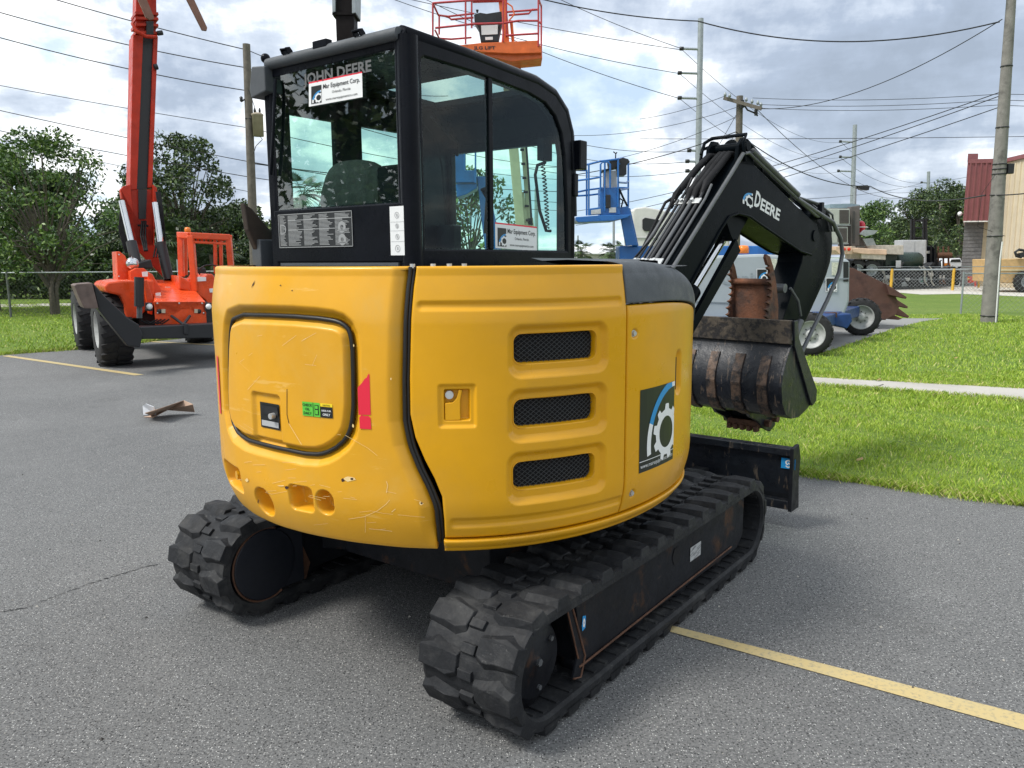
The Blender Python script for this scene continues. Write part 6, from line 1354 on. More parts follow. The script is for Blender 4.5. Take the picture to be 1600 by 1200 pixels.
t = thing('traffic_barricade', 'small orange barricade board between the white cars', 'barricade', (gx(1478, 47), 47, 0)); mb = MB(); PXp(mb, [(1475, 411), (1484, 411), (1486, 418), (1476, 419)], 47, .1); mb.build('board', flat('barricade orange', (.8, .25, .02), .6), t); mb = MB(); PXt(mb, [(1477, 412), (1477, 443)], 47.1, .03, 5); PXt(mb, [(1484, 412), (1484, 443)], 47.1, .03, 5); mb.build('leg', GALV, t)
t = thing('pipe_assembly', 'yellow and red pipe valves beside the concrete pole', 'pipe', (gx(1525, 42.2), 42.2, 0)); mb = MB(); PXt(mb, [(1512, 436), (1552, 437)], 42.2, .06, 8); PXt(mb, [(1529, 425), (1529, 453)], 42.2, .05, 6); mb.build('pipe', YPOST, t); mb = MB(); PXp(mb, [(1515, 432), (1521, 432), (1522, 441), (1516, 442)], 42.1, .2); PXt(mb, [(1524, 433), (1524, 448)], 42.1, .05, 6); mb.build('valve', flat('valve red', (.5, .05, .03), .5), t)
# big rusty loader bucket with teeth
t = thing('loader_bucket', 'huge rusty brown toothed bucket lying on the driveway behind the grey lift', 'bucket', (gx(1365, 19), 19, 0)); RB_ = pm('rusted bucket plate', (.115, .055, .042), .75, .1, .2, 3, .3, 30, col2=(.07, .035, .03), c2lo=.45, c2hi=.7, c2scale=3)
mb = MB(); P_ = [(1326, 418), (1334, 419), (1352, 428), (1385, 444), (1398, 459), (1402, 468), (1405, 480), (1400, 492), (1384, 499), (1340, 499), (1318, 494), (1318, 440)]
PXp(mb, P_, 18.4, .08); bk = mb.build('side_plate', RB_, t, .01); mb = MB(); PXp(mb, [(1318, 420), (1334, 420), (1384, 446), (1376, 449), (1330, 430), (1318, 430)], 18.48, 2.2); PXp(mb, [(1318, 488), (1384, 497), (1384, 500), (1318, 500)], 18.48, 2.2); mb.build('shell', RB_, t)
for i, q in enumerate([[(1384, 443), (1417, 464), (1416, 467), (1390, 461)], [(1392, 462), (1419, 479), (1418, 482), (1393, 476)], [(1394, 474), (1421, 494), (1419, 497), (1390, 489)], [(1388, 488), (1410, 498), (1404, 500), (1380, 498)]]): mb = MB(); PXp(mb, q, 18.3 + i * .35, .16); mb.build('tooth', RB_, bk, .01)
# white camper behind the boom
t = thing('camper', 'white camper van with a dark side window behind the black boom', 'camper van', (gx(1040, 30), 30, 0)); mb = MB(); PXp(mb, [(989, 330), (992, 325), (1008, 323), (1060, 333), (1140, 336), (1140, 430), (989, 430)], 30, 2.4); mb.build('body', pm('camper white', (.62, .61, .58), .45, 0, .15, 2), t, .05)
mb = MB(); PXp(mb, [(1004, 343), (1008, 340), (1031, 344), (1026, 357), (1022, 361), (1007, 361), (1004, 357)], 29.95, .06); mb.build('window', BLACK, t, .01); mb = MB(); PXp(mb, [(989, 371), (1140, 371), (1140, 372.5), (989, 372.5)], 29.97, .04); mb.build('trim', GREYV, t)
for px in (1010, 1110): wheel(at(px, 455, 30.2), (0, 1, 0), .38, .25, t, GALV, 10)
# low far building behind palms
t = thing('low_building', 'low pale building far behind the small palms', 'building', (gx(940, 90), 90, 0)); mb = MB(); PXp(mb, [(912, 397), (1000, 397), (1000, 428), (912, 428)], 90, 8); mb.build('wall', CONC, t); mb = MB(); PXp(mb, [(911, 396), (1001, 396), (1001, 397.5), (911, 397.5)], 89.8, 8.4); mb.build('roof', GREYV, t)
mb = MB()
for x in (920, 936, 952, 968): PXp(mb, [(x, 403), (x + 6, 403), (x + 6, 410), (x, 410)], 89.95, .06)
mb.build('window', BLACK, t)
# ================================================================== GREY / BLUE BOOM LIFT
t = thing('boom_lift', 'grey and blue boom lift with raised blue basket, behind the digging bucket', 'boom lift', (6.0, 15.6, 0))
HY = 15.4
mb = MB(); PXp(mb, [(1082, 498), (1084, 415), (1092, 404), (1110, 400), (1190, 397), (1226, 399), (1240, 402), (1322, 404), (1329, 408), (1328, 470), (1325, 480), (1318, 497), (1262, 497), (1255, 499)], HY, 2.0)
hb = mb.build('hood', GREYP, t, .05)
mb = MB(); PXp(mb, [(1276, 437), (1326, 434), (1326, 436), (1284, 440), (1278, 446)], HY - .012, .02); PXp(mb, [(1082, 470), (1225, 476), (1225, 478), (1082, 472)], HY - .012, .02); mb.build('hood_seam', pm('hood seam', (.20, .23, .25), .6), hb)
mb = MB(); PXp(mb, [(1219, 402), (1229, 403), (1229, 432), (1219, 432)], HY - .01, .03); PXp(mb, [(1318, 409), (1326, 409), (1326, 440), (1318, 440)], HY - .01, .03); mb.build('vent', BLACK, hb)
mb = MB(); PXp(mb, [(1200, 404), (1214, 405), (1214, 424), (1200, 424)], HY - .012, .02); PXp(mb, [(1300, 410), (1312, 410), (1312, 430), (1300, 430)], HY - .012, .02); mb.build('instruction_sticker', pm('pale label', (.55, .56, .45), .6, 0, .3, 40), hb)
for x0, y0, x1, y1 in ((1183, 421, 1198, 441), (1291, 435, 1307, 455)):
    dc = Decal(planemap(at(x0, y1, HY - .02), at(x1, y1, HY) - at(x0, y1, HY), at(x0, y0, HY) - at(x0, y1, HY), (0, -1, 0)), .78); dc.rect(-.06, -.05, 1.06, 1.05, 1, 1); dc.logo(0, 0, 1, 1, 0, 1, 2, 3); dc.build('logo_sticker', [BLACK, WHITE, BLUE], hb)
dc = Decal(planemap(at(1126, 448, HY - .01), at(1190, 448, HY) - at(1126, 448, HY), at(1126, 422, HY) - at(1126, 448, HY), (0, -1, 0)), 2.4); dc.text('Genie', 0, .15, .75, 0, 1.0, 2, .02); dc.build('lettering', [pm('moulded letters', (.27, .31, .33), .5)], hb)
mb = MB(); mb.lathe(at(1161, 396, HY + .6), (0, 0, 1), [(0, .0), (.11, 0), (.11, .10), (.09, .15), (0, .16)], 18); mb.build('beacon', flat('amber lens', (.75, .20, .02), .3), t)
mb = MB(); PXp(mb, [(1095, 388), (1130, 384), (1238, 384), (1252, 390), (1252, 400), (1095, 402)], HY + .9, .35); PXp(mb, [(1205, 383), (1240, 383), (1244, 398), (1205, 398)], HY + .7, .2); mb.build('folded_boom', BLUEP, t, .02)
# chassis
W1 = gnd(1265, 555); W2 = gnd(1343, 523); ax = Vector((-.30, -1, 0)).normalized()
c1 = Vector((W1.x, W1.y, .355)); c2 = Vector((W2.x, W2.y, .385)) 
wheel(c1 + ax * -.1, ax, .36, .28, t, RIMW, 16, rimr=.66); wheel(c2, ax, .39, .30, t, RIMW, 16, rimr=.66)
wheel(c1 + Vector((-2.2, 2.6, .03)), ax, .36, .28, t, RIMW, 16, rimr=.66); wheel(c2 + Vector((-1.6, 1.9, .02)), ax, .39, .30, t, RIMW, 16, rimr=.66)
mb = MB(); PXp(mb, [(1270, 494), (1330, 490), (1332, 502), (1324, 514), (1296, 506), (1285, 514), (1272, 512)], 15.0, 1.2); mb.beam(c1 + Vector((.1, .5, .15)), c2 + Vector((-.25, .1, .12)), .5, .22); PXp(mb, [(1080, 498), (1270, 496), (1270, 512), (1080, 512)], 15.2, 1.5)
mb.beam(c2 + Vector((-.2, .1, .0)), c2 + Vector((-1.5, 1.7, .0)), .2, .2); mb.beam(c1 + Vector((-.1, .3, .0)), c1 + Vector((-2.1, 2.4, .0)), .2, .2); mb.build('chassis', pm('dark blue chassis', (.006, .04, .16), .45, 0, .2), t, .02)
mb = MB(); PXp(mb, [(1290, 489), (1308, 488), (1308, 496), (1290, 497)], 14.9, .1); mb.build('rust_plate', RUST, t)
# turntable arm, jib and basket
BY = 15.2
mb = MB(); PXp(mb, [(968, 384), (1004, 384), (1110, 386), (1110, 420), (968, 412)], BY + .3, .6); mb.build('lower_boom', BLUEP, t, .03)
mb = MB(); PXp(mb, [(970, 339), (985, 336), (996, 383), (978, 384)], BY + .1, .10); PXp(mb, [(980, 325), (985, 325), (998, 384), (990, 384)], BY + .22, .25); PXp(mb, [(960, 325), (982, 322), (987, 336), (968, 340)], BY, .4); jb = mb.build('jib', BLUEP, t, .01)
def z6(x, y): return (880 + x / 6, 230 + y / 6)
mb = MB(); F_ = BY - .1; B_ = BY + .62; r = .019
def rl(pts, Y0, Y1=None): mb.tube([at(*z6(x, y), Y0 + ((Y1 - Y0) * i / (len(pts) - 1) if Y1 else 0)) for i, (x, y) in enumerate(pts)], r, 6)
for x, y0, y1 in ((240, 160, 640), (390, 130, 600), (515, 112, 560)): rl([(x, y0), (x, y1)], F_)
for x, y0, y1 in ((108, 190, 650), (220, 215, 640), (610, 130, 560)): rl([(x, y0), (x, y1)], B_)
rl([(350, 400), (350, 160), (370, 138), (420, 138), (440, 160), (440, 380)], F_)
rl([(108, 188), (240, 160), (350, 132)], B_, F_); rl([(350, 132), (515, 112)], F_); rl([(515, 112), (560, 100), (610, 132)], F_, B_); rl([(108, 215), (225, 218)], B_); rl([(110, 315), (240, 300), (350, 280)], B_, F_); rl([(112, 425), (230, 400), (390, 380), (520, 380), (615, 382)], B_); rl([(112, 458), (240, 450), (335, 438)], B_); rl([(520, 330), (590, 335), (612, 318)], F_, B_); rl([(520, 405), (612, 385)], F_, B_); rl([(520, 160), (612, 135)], F_, B_)
bk = mb.build('basket', BLUEP, t)
mb = MB(); mb.prism([at(*z6(x, y), F_ - .05) for x, y in [(118, 655), (390, 635), (640, 632), (600, 660), (480, 688), (140, 705), (122, 685)]], (0, .8, 0)); mb.prism([at(*z6(x, y), F_ - .04) for x, y in [(242, 575), (350, 560), (355, 630), (242, 640)]], (0, .03, 0)); mb.build('platform_floor', BLUEP, bk, .01)
mb = MB(); mb.prism([at(*z6(x, y), F_ + .02) for x, y in [(345, 385), (500, 375), (535, 400), (535, 630), (345, 640)]], (0, .35, 0)); mb.build('control_stand', BLUEP, bk, .01)
mb = MB(); mb.prism([at(*z6(x, y), F_ + .1) for x, y in [(372, 235), (500, 215), (505, 380), (372, 380)]], (0, .03, 0)); mb.build('plan_holder', pm('grey sheet', (.40, .41, .43), .6, 0, .1), bk)
mb = MB(); mb.prism([at(*z6(x, y), F_ + .05) for x, y in [(430, 130), (520, 110), (560, 97), (610, 110), (628, 140), (595, 160), (595, 255), (525, 265), (515, 190), (370, 230), (365, 215), (440, 195)]], (0, .35, 0)); mb.prism([at(*z6(x, y), F_ - .02) for x, y in [(400, 445), (445, 445), (445, 570), (400, 570)]], (0, .08, 0)); mb.build('control_panel', DARK, bk, .01)
mb = MB(); mb.prism([at(*z6(x, y), F_ - .055) for x, y in [(262, 590), (352, 578), (352, 622), (262, 630)]], (0, .01, 0)); mb.prism([at(*z6(x, y), F_ + .0) for x, y in [(430, 565), (495, 565), (495, 612), (430, 612)]], (0, .02, 0)); mb.build('label_plate', ZINC, bk)
mb = MB(); mb.tube([at(*z6(525, 390), F_), at(*z6(560, 470), F_), at(*z6(600, 550), F_ + .2)], .02, 6); mb.tube([at(*z6(530, 480), F_), at(*z6(560, 500), F_), at(*z6(545, 560), F_ + .2)], .014, 6); mb.tube([at(*z6(490, 120), F_ + .2), at(*z6(493, 60), F_ + .2), at(*z6(470, 42), F_ + .2)], .012, 5); mb.tube([at(*z6(493, 60), F_ + .2), at(*z6(505, 48), F_ + .2)], .012, 5); mb.build('cable', HOSE, bk)

# ================================================================== second blue lift (seen through the cab)
t = thing('boom_lift', 'blue lift basket and jib seen through the side window of the cab', 'boom lift', (gx(745, 13.5), 13.5, 0)); Y = 13.2
def z5(x, y): return (640 + x / 5, 180 + y / 5)
mb = MB(); mb.prism([at(*z5(x, y), Y) for x, y in [(330, 230), (430, 230), (430, 430), (520, 430), (520, 525), (355, 525), (350, 300)]], (0, .35, 0)); mb.prism([at(*z5(x, y), Y + .05) for x, y in [(360, 540), (525, 535), (520, 570), (440, 620), (370, 640)]], (0, .5, 0)); bk = mb.build('basket', BLUEP, t, .01)
mb = MB()
for p in ([(515, 90), (515, 530)], [(430, 60), (430, 430)], [(330, 160), (330, 240)], [(315, 235), (515, 240)], [(440, 200), (540, 200), (560, 170), (560, 60)], [(440, 270), (515, 240)], [(320, 120), (520, 80)], [(300, 240), (340, 800)]): mb.tube([at(*z5(x, y), Y - .05) for x, y in p], .016, 6)
mb.build('rail', BLUEP, bk); mb = MB(); mb.prism([at(*z5(x, y), Y - .05) for x, y in [(320, 155), (385, 150), (385, 205), (320, 210)]], (0, .1, 0)); mb.prism([at(*z5(x, y), Y) for x, y in [(440, 100), (500, 90), (510, 130), (440, 165)]], (0, .1, 0)); mb.build('control_panel', DARK, bk)
mb = MB(); mb.prism([at(*z5(x, y), Y + .1) for x, y in [(320, 100), (420, 90), (425, 225), (325, 225)]], (0, .03, 0)); mb.build('plan_holder', ZINC, bk)
mb = MB(); mb.prism([at(*z5(x, y), Y + .2) for x, y in [(525, 475), (600, 480), (690, 900), (720, 1100), (600, 1100), (570, 900)]], (0, .3, 0)); mb.build('jib', BLUEP, t, .01)
mb = MB(); a = at(755, 450, Y); mb.mm((a.x - .9, Y - .2, .35), (a.x + .9, Y + 1.6, 1.25)); mb.build('chassis', BLUEP, t, .04)
for sx in (-.8, .8):
    for sy in (0, 1.5): wheel((a.x + sx, Y + sy, .4), (0, 1, 0), .4, .28, t, RIMW, 14)

# ================================================================== orange lift platform
t = thing('boom_lift', 'orange lift platform on a cream boom high above the excavator cab', 'boom lift', (gx(820, 18.5), 18.5, 0)); Y = 17.8
ORL = pm('lift orange', (.68, .13, .02), .45, 0, .2, 5); RDR = pm('lift red rail', (.42, .04, .045), .45, 0, .15)
def z4(x, y): return (600 + x / 4, y / 4)
mb = MB(); bY = Y + .9
def rl(pts, Y0=Y, Y1=None, r=.022): mb.tube([at(*z4(x, y), Y0 + ((Y1 - Y0) * i / (len(pts) - 1) if Y1 else 0)) for i, (x, y) in enumerate(pts)], r, 6)
for x, a_, b_, yy in ((305, 20, 225, Y), (510, 0, 275, Y), (548, -60, 175, bY), (745, -60, 260, Y), (765, -60, 230, bY), (965, -10, 290, Y), (983, 30, 360, bY)): rl([(x, a_), (x, b_)], yy)
rl([(305, 20), (510, 5), (745, -5), (965, -15)]); rl([(305, 20), (340, 95), (400, 103), (560, 85)], Y, bY); rl([(400, 103), (420, 122), (560, 110)], bY); rl([(320, 175), (420, 165), (560, 150), (745, 145), (840, 130), (960, 130), (985, 150)]); rl([(345, 90), (345, 215)], bY); rl([(320, 190), (345, 240), (420, 245), (545, 235)], Y, bY); rl([(780, 95), (905, 85), (925, 60), (965, 60)], bY); rl([(770, 75), (965, 60)], bY); rl([(760, 222), (960, 210)]); rl([(965, -10), (983, 40)], Y, bY); rl([(555, -50), (765, -55)], bY); rl([(555, 10), (745, 5)], bY, None, .03)
bk = mb.build('basket', RDR, t)
mb = MB(); mb.prism([at(*z4(x, y), Y) for x, y in [(440, 285), (600, 268), (960, 252), (985, 300), (985, 330), (800, 335), (620, 325), (440, 300)]], (0, .9, 0)); mb.prism([at(*z4(x, y), Y + .1) for x, y in [(620, 330), (985, 335), (990, 365), (795, 385), (640, 350)]], (0, .7, 0)); mb.build('platform_floor', ORL, bk, .01)
dc = Decal(planemap(at(*z4(560, 310), Y - .006), at(*z4(696, 309), Y) - at(*z4(560, 310), Y), at(*z4(560, 286), Y) - at(*z4(560, 310), Y), (0, -1, 0)), 5.6); dc.text('JLG LIFT', 0, .05, .85, 0, 1, 1, .03); dc.build('lettering', [BLACK], bk)
mb = MB(); mb.prism([at(*z4(x, y), Y + .15) for x, y in [(562, 90), (600, 78), (640, 85), (735, 70), (738, 130), (720, 215), (715, 262), (605, 262), (590, 170), (565, 130)]], (0, .4, 0)); mb.tube([at(*z4(583, 80), Y + .2), at(*z4(583, 62), Y + .2)], [.02, .035], 6); cp = mb.build('control_panel', DARK, bk, .01)
mb = MB(); mb.prism([at(*z4(x, y), Y + .14) for x, y in [(607, 160), (712, 155), (710, 213), (610, 218)]], (0, .01, 0)); mb.prism([at(*z4(x, y), Y + .14) for x, y in [(632, 232), (680, 230), (680, 248), (634, 250)]], (0, .01, 0)); mb.build('label_plate', WHITE, cp)
mb = MB(); mb.prism([at(*z4(x, y), Y + .9) for x, y in [(705, -80), (760, -80), (780, 200), (790, 400), (720, 400), (740, 200)]], (0, .2, 0)); mb.tube([at(*z4(795, 130), Y + 1), at(*z4(820, 410), Y + 1)], .04, 6); mb.tube([at(*z4(770, 20), Y + .8), at(*z4(800, 40), Y + .8), at(*z4(815, 90), Y + .8), at(*z4(780, 130), Y + .8)], .02, 5); mb.build('jib', ORL, t, .01)
mb = MB()
def bm(a0, a1, b0, b1, Y0, dep): mb.prism([at(*a0, Y0), at(*a1, Y0), at(*b1, Y0), at(*b0, Y0)], (0, dep, 0))
bm((783, 98), (799, 98), (806, 352), (820, 352), 18.7, .3); bm((804, 98), (810, 98), (824, 352), (833, 352), 18.8, .2); bm((805, 300), (819, 300), (814, 420), (834, 420), 18.75, .35); bm((824, 340), (833, 340), (830, 420), (842, 420), 18.8, .25)
mb.build('boom', CREAM, t, .01); mb = MB(); PXt(mb, [(812, 105), (819, 180), (831, 352)], 18.7, .025, 5)
for y in range(190, 350, 22): PXt(mb, [(809 + (y - 188) * .08, y), (815 + (y - 188) * .085, y)], 18.7, .03, 5)
mb.build('hose', HOSE, t); mb = MB(); a = at(828, 430, 18.8); mb.mm((a.x - 1.1, 18.2, .4), (a.x + 1.1, 21, 1.4)); mb.build('chassis', CREAM, t, .04)
for sx in (-1, 1):
    for sy in (18.4, 20.8): wheel((a.x + sx, sy, .45), (0, 1, 0), .45, .3, t, RIMW, 14)
# dark mast behind the rear window
t = thing('telescopic_mast', 'dark brown telescopic mast rising behind the cab roof', 'mast', (gx(545, 16), 16, 0)); Y = 16; DB = pm('dark brown steel', (.010, .008, .008), .6, 0, .3, spec=.1)
mb = MB(); PXp(mb, [(521, -60), (552, -60), (553, 70), (556, 420), (529, 420), (526, 70)], Y, .4); m_ = mb.build('mast', DB, t, .01)
mb = MB(); PXp(mb, [(518, -60), (524, -60), (524, 18), (519, 20)], Y - .05, .5); PXp(mb, [(549, -60), (557, -60), (556, 20), (550, 21)], Y - .05, .5); mb.build('outer_rail', GALV, m_, .01); mb = MB(); PXp(mb, [(519, 19), (556, 19), (556, 23), (519, 23)], Y - .03, .46); mb.build('collar', DB, m_)
mb = MB(); a = at(541, 430, Y); mb.mm((a.x - .8, Y - .6, .3), (a.x + .8, Y + 1.6, 1.1)); mb.build('chassis', DARK, t, .04)
for sx in (-.8, .8):
    for sy in (-.4, 1.4): wheel((a.x + sx, Y + sy, .38), (0, 1, 0), .38, .28, t, RIMW, 14)

# ================================================================== ORANGE TELEHANDLER
TO = Vector((-5.6, 13.4, 0)); fw = Vector((.559, -.829, 0)); rt = Vector((.829, .559, 0))
t = thing('telehandler', 'orange telehandler with red boom raised high and open cab, at the lawn edge', 'telehandler', TO, math.atan2(fw.y, fw.x))
def tq(px, py, d): return onplane(px, py, TO + fw * d, fw)
def TP(mb, pts, d, dep, mi=0): mb.prism([tq(u, v, d) for u, v in pts], fw * -dep, mi); return mb
def W(x, y, z): return TO + fw * x + rt * y + Vector((0, 0, z))
for x in (0, -3.0):
    for y in (-1.0, 1.0): wheel(W(x, y, .575), rt, .575, .46, t, RIMW, 20, rimr=.52)
mb = MB(); TP(mb, [(216, 486), (240, 470), (322, 470), (345, 486), (345, 508), (216, 510)], .35, 3.6); mb.beam(W(-3, -1, .58), W(-3, 1, .58), .2, .2); mb.beam(W(0, -1, .58), W(0, 1, .58), .2, .2); mb.build('chassis', DARK, t, .02)
a0, a1 = tq(240, 471, .95), tq(321, 471, .95); b0, b1 = tq(243, 437, -.5), tq(291, 437, -.5)
mb = MB(); TP(mb, [(240, 471), (321, 471), (322, 493), (310, 494), (297, 484), (285, 484), (268, 495), (245, 492)], .95, .06); mb.build('front_plate', ORGP, t, .01)
mb = MB(); dz = Vector((0, 0, -.45)); mb.add([a0, a1, b1, b0, a0 + dz, a1 + dz, b1 + dz * 2, b0 + dz * 2], [(0, 1, 2, 3), (0, 3, 7, 4), (1, 5, 6, 2), (3, 2, 6, 7), (0, 4, 5, 1)]); mb.build('hood', ORGP, t, .01)
mb = MB(); TP(mb, [(163, 447), (168, 441), (190, 438), (240, 437), (243, 470), (217, 497), (196, 498), (194, 475), (189, 462), (166, 457)], .55, 1.3); mb.build('fender', ORGP, t, .03)
mb = MB(); TP(mb, [(182, 393), (187, 393), (196, 400), (208, 438), (184, 438)], -.2, .5); mb.build('side_guard', ORGP, t, .01); mb = MB(); TP(mb, [(204, 437), (203, 424), (212, 419), (225, 419), (236, 428), (240, 438)], .1, .2); TP(mb, [(228, 425), (238, 428), (262, 470), (246, 470)], .35, .12); TP(mb, [(224, 438), (230, 437), (240, 468), (238, 492), (232, 490)], .7, .1); mb.build('boom_cradle', ORGP, t, .01)
mb = MB(); TP(mb, [(222, 425), (231, 424), (231, 432), (223, 432)], .42, .02); TP(mb, [(243, 458), (251, 457), (251, 464), (244, 464)], .6, .02); mb.build('label_plate', WHITE, t)
mb = MB(); mb.sphere(tq(207, 412, -.1), .105); mb.build('work_light', CHROME, t); mb = MB(); TP(mb, [(216, 410), (236, 405), (240, 420), (216, 420)], -.3, .5); mb.build('engine', DARK, t, .02)
mb = MB(); mb.cyl(tq(217.5, 433, 1.0), tq(217.5, 479, 1.0), .07, 16); mb.build('stabiliser_cylinder', flat('cylinder black', (.012, .012, .014), .4), t); mb = MB(); mb.cyl(tq(216, 478, 1.0), tq(216, 497, 1.0), .025, 8); mb.cyl(tq(220, 478, 1.0), tq(220, 497, 1.0), .025, 8); mb.build('rod', PIPE, t)
for px in (233.5, 326):
    mb = MB(); TP(mb, [(px - 5, 473), (px + 5, 473), (px + 5, 486), (px - 5, 486)], 1.0, .12); hl = mb.build('headlight', DARK, t, .01); mb = MB(); mb.lathe(tq(px, 479, 1.005), fw, [(0, .03), (.035, .025), (.045, 0)], 16); mb.build('lens', WHITE, hl)
for px in (249, 311): mb = MB(); mb.lathe(tq(px, 486.5, .96), fw, [(0, .005), (.033, .005), (.036, 0)], 16); mb.build('tow_hole', BLACK, t)
mb = MB(); TP(mb, [(252.5, 483), (258.5, 483), (258.5, 489), (252.5, 489)], .975, .02); mb.build('marker_light', pm('pale lens', (.5, .42, .3), .5), t); mb = MB(); TP(mb, [(304, 483), (309, 483), (309, 489), (304, 489)], .975, .02); mb.build('marker_light', pm('pale lens', (.5, .42, .3), .5), t)
mb = MB(); TP(mb, [(218, 511), (345, 505), (345, 528), (219, 530)], 1.25, .3); TP(mb, [(288, 505), (295, 506), (295, 524), (288, 522)], 1.3, .1); mb.beam(tq(267, 493, 1.0), tq(288, 508, 1.2), .04, .04); mb.beam(tq(297, 493, 1.0), tq(286, 508, 1.2), .04, .04); mb.build('stabiliser_beam', flat('beam black', (.014, .015, .018), .45), t, .015)
mb = MB(); TP(mb, [(145, 442), (152, 449), (162, 461), (200, 497), (217, 507), (223, 523), (219, 543), (200, 541), (154, 484), (148, 460)], 1.35, .30); sa = mb.build('stabiliser_arm', flat('arm black', (.014, .015, .018), .4), t, .015)
mb = MB(); TP(mb, [(116, 446), (120, 444), (144, 442), (154, 482), (132, 482), (129, 477)], 1.55, .5); mb.build('foot_pad', pm('worn foot pad', (.14, .10, .085), .6, .2, .3, 8), sa, .01)
# boom
mb = MB(); BD = -1.2
TP(mb, [(208, 54), (224, 55), (214, 296), (203, 297)], BD, .42); TP(mb, [(240, 57), (247, 57), (238, 293), (231, 293)], BD, .42); TP(mb, [(208, 54), (247, 57), (238, 293), (203, 297)], BD - .10, .34); TP(mb, [(188, 296), (193, 291), (204, 288), (212, 380), (240, 384), (239, 288), (245, 293), (246, 300), (240, 384), (211, 384), (206, 330), (190, 310)], BD + .1, .15)
bm_ = mb.build('boom', REDP, t, .01); mb = MB(); TP(mb, [(204, 296), (240, 296), (240, 386), (211, 388)], BD - .02, .4); TP(mb, [(204, 380), (252, 384), (270, 440), (262, 440)], BD + .1, .1); mb.build('boom_base', REDP, t, .01)
mb = MB(); TP(mb, [(223, 56), (241, 57), (232, 295), (213, 296)], BD - .06, .03); TP(mb, [(216, 296), (230, 296), (228, 342), (217, 342)], BD + .03, .03); mb.build('wear_pad', flat('slot black', (.01, .01, .012), .4), bm_)
mb = MB(); TP(mb, [(214, -60), (243, -60), (245, 30), (243, 58), (216, 58), (212, 30)], BD - .04, .35); i_ = mb.build('inner_boom', REDP, t, .01)
mb = MB(); 
for y in (18, 26, 36, 48): TP(mb, [(211, y), (247, y + 1), (248, y + 5), (212, y + 4)], BD + .05, .45)
mb.tube([tq(208, 38, BD + .1), tq(212, 48, BD + .15), tq(228, 57, BD + .2), tq(245, 58, BD + .1)], .03, 6); mb.build('collar', REDP, bm_)
mb = MB(); mb.cyl(tq(246, 52, BD + .1), tq(254, 51, BD + .1), .04, 10); mb.cyl(tq(241, 105, BD + .05), tq(246, 104, BD + .05), .05, 10); TP(mb, [(229, 33), (240, 33), (240, 54), (229, 54)], BD + .08, .1); mb.build('bracket', DARK, bm_)
FORK = pm('worn fork steel', (.20, .10, .07), .55, .2, .2, 6)
for q in ([(190, -60), (205, -60), (241, 27), (240, 30), (234, 31), (228, 27)], [(262, -60), (276, -60), (324, 43), (323, 48), (316, 47)]): mb = MB(); TP(mb, q, BD + .6, .05); mb.build('fork', FORK, i_, .005)
mb = MB(); TP(mb, [(195, -60), (290, -60), (290, -40), (195, -40)], BD + .55, .15); TP(mb, [(215, -60), (250, -60), (250, -40), (215, -40)], BD + .5, 1.0); mb.build('fork_carriage', REDP, i_)
for (p0, p1, p2, nm) in (((190, 314), (205, 378), (213, 412), 0), ((242, 317), (251, 379), (264, 437), 1)):
    mb = MB(); mb.cyl(tq(*p1, -.6), tq(*p2, -.45), .085, 20); lc = mb.build('lift_cylinder', flat('cylinder black', (.012, .012, .014), .4), t); mb = MB(); mb.cyl(tq(*p0, -.8), tq(*p1, -.6), .05, 16); mb.build('rod', CHROME, lc)
mb = MB()
for k in range(6): mb.tube([tq(188 + k, 330, -1.0), tq(186 + k * 1.5, 360, -.9), tq(196 + k * 2, 395, -.8)], .012, 5)
mb.tube([tq(215, 352, BD + .1), tq(232, 353, BD + .1)], .02, 6); mb.build('hose', HOSE, t)
mb = MB()
for k in range(5): mb.tube([tq(244 + k * 1.6, 300, -.9), tq(249 + k * 1.4, 335, -.75), tq(246 + k * 3, 372, -.7), tq(240 + k * 4, 402, -.5)], .013, 5)
for k in range(3): mb.tube([tq(222 + k * 3, 345, BD + .12), tq(220 + k * 3.5, 368, BD + .15), tq(226 + k * 2, 392, -.7)], .016, 5)
for k in range(4): mb.tube([tq(219 + k * 9, 500 + k, 1.0), tq(232 + k * 7, 506, 1.05), tq(246 + k * 6, 499, 1.0)], .012, 5)
mb.build('hose', HOSE, t)
mb = MB(); TP(mb, [(258, 448), (266, 448), (270, 458), (261, 458)], .97 - .9, .02); mb.build('label_plate', pm('faded decal', (.75, .5, .4), .5), t)
for (u, v) in ((186, 398), (186, 432), (246, 474), (316, 474), (280, 474), (246, 489), (318, 489)): mb = MB(); mb.lathe(tq(u, v, .96 if v > 440 else -.19), fw, [(0, .012), (.012, .012), (.013, 0)], 8); mb.build('bolt', ZINC, t)
# open cab
mb = MB(); CF, CB = .25, -1.1; CM = ORGP
def post(p, q, d, w_=.075): mb.beam(tq(*p, d), tq(*q, d), w_, w_)
post((282, 368), (284, 432), CF - .35, .09); post((298, 368), (305, 455), CF, .10); post((357, 370), (364, 450), CF, .09); post((336, 376), (337, 428), CB, .06); post((345, 376), (346, 428), CB, .06); post((290, 372), (290, 430), CB, .07)
mb.beam(tq(296, 368, CF), tq(359, 371, CF), .10, .10); mb.beam(tq(280, 367, CF - .4), tq(298, 368, CF), .10, .10); mb.beam(tq(281, 367, CF - .4), tq(292, 366, CB), .08, .08); mb.beam(tq(359, 371, CF), tq(352, 371, CB), .08, .08); mb.beam(tq(292, 367, CB), tq(350, 370, CB), .08, .08); mb.beam(tq(302, 378, CF), tq(357, 381, CF), .05, .04)
for i in range(8): x = 303 + i * 6.6; mb.beam(tq(x, 369.5, CF - .02), tq(x - 1 + .4, 377, CF - .05), .035, .05); 
cb = mb.build('cab_frame', CM, t, .012)
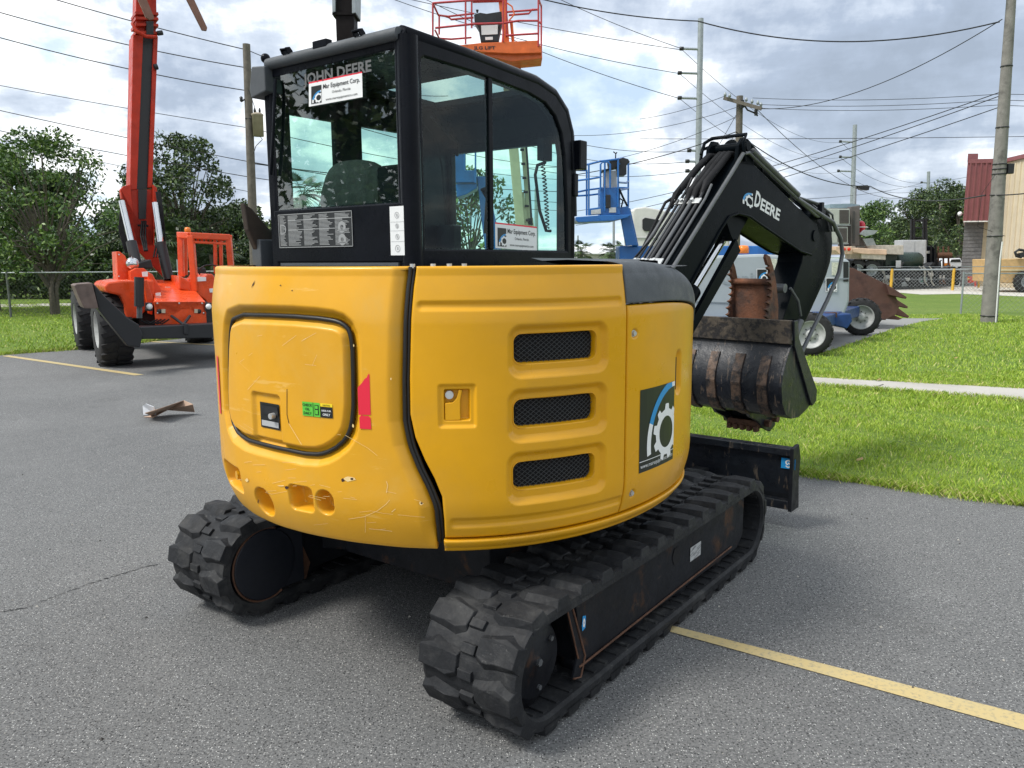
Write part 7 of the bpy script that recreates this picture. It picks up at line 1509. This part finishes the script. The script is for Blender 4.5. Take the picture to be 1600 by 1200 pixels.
mb = MB(); TP(mb, [(279, 428), (303, 444), (305, 456), (322, 470), (326, 497), (372, 500), (370, 424), (345, 426), (338, 433), (332, 427), (322, 427), (317, 432), (303, 432), (303, 444)], CF, 1.0) if False else TP(mb, [(280, 430), (304, 444), (304, 436), (318, 436), (324, 428), (332, 428), (338, 436), (372, 436), (372, 500), (327, 498), (322, 470), (305, 457), (281, 452)], CF, 1.2); mb.build('cab_body', ORGP, t, .02)
mb = MB(); TP(mb, [(307, 433), (322, 433), (322, 439), (307, 440)], CF + .02, .3); TP(mb, [(327, 451), (345, 450), (345, 457), (328, 457)], CF + .02, .02); lp = mb.build('label_plate', WHITE, t)
mb = MB(); c = tq(327, 424, CF - .45); mb.tube([c + rt * .17 * math.cos(a) + (fw * .6 + Vector((0, 0, .8))).normalized() * .14 * math.sin(a) for a in np.linspace(0, 6.28, 25)[:-1]], .014, 6, closed=True); mb.tube([c, c - Vector((0, 0, .3))], .02, 6); mb.build('steering_wheel', DARK, t); mb = MB(); TP(mb, [(305, 418), (322, 418), (324, 436), (304, 436)], CB + .3, .12); mb.build('seat', DARK, t, .03)
mb = MB(); mb.lathe(tq(293.5, 366, CF - .4), (0, 0, 1), [(0, 0), (.05, 0), (.05, .08), (.04, .11), (0, .12)], 14); mb.build('beacon', flat('amber lens', (.75, .20, .02), .3), t)

# ================================================================== cardboard on the asphalt
t = thing('cardboard_sheet', 'torn brown and white cardboard sheet lying on the asphalt left of the excavator', 'cardboard', gnd(262, 642))
CB_ = pm('cardboard', (.42, .29, .21), .85, 0, .12, 12); 
mb = MB(); g_ = lambda u, v, z: gnd(u, v, z)
mb.add([g_(224, 651, .01), g_(240, 652, .012), g_(262, 641, .05), g_(304, 644, .02), g_(301, 632, .13), g_(287, 626, .16), g_(246, 640, .15), g_(226, 646, .08), g_(236, 649, .02)], [(8, 2, 6, 7), (2, 3, 4, 5), (2, 5, 6), (0, 1, 2, 8)])
o = mb.build('flap', CB_, t); md = o.modifiers.new('s', 'SOLIDIFY'); md.thickness = .006
mb = MB(); mb.add([g_(224, 648, .004), g_(243, 648, .03), g_(240, 636, .13), g_(228, 631, .14), g_(223, 634, .10)], [(0, 1, 2, 3, 4)]); o = mb.build('white_flap', pm('white board', (.55, .57, .60), .7, 0, .1), t); md = o.modifiers.new('s', 'SOLIDIFY'); md.thickness = .006
mb = MB()
for (u, v) in ((1130, 560), (1390, 548), (1262, 596), (1371, 594), (1340, 720), (1492, 560), (140, 490), (97, 500)):
    p = gnd(u, v, .03); mb.add([p, p + Vector((.05, .01, .01)), p + Vector((.06, .05, .02)), p + Vector((.01, .05, 0))], [(0, 1, 2, 3)])
tag(mb.build('dry_leaves', pm('dry leaf', (.30, .20, .08), .8)), 'dry leaves scattered on grass and sidewalk', 'leaves', None, 'stuff')
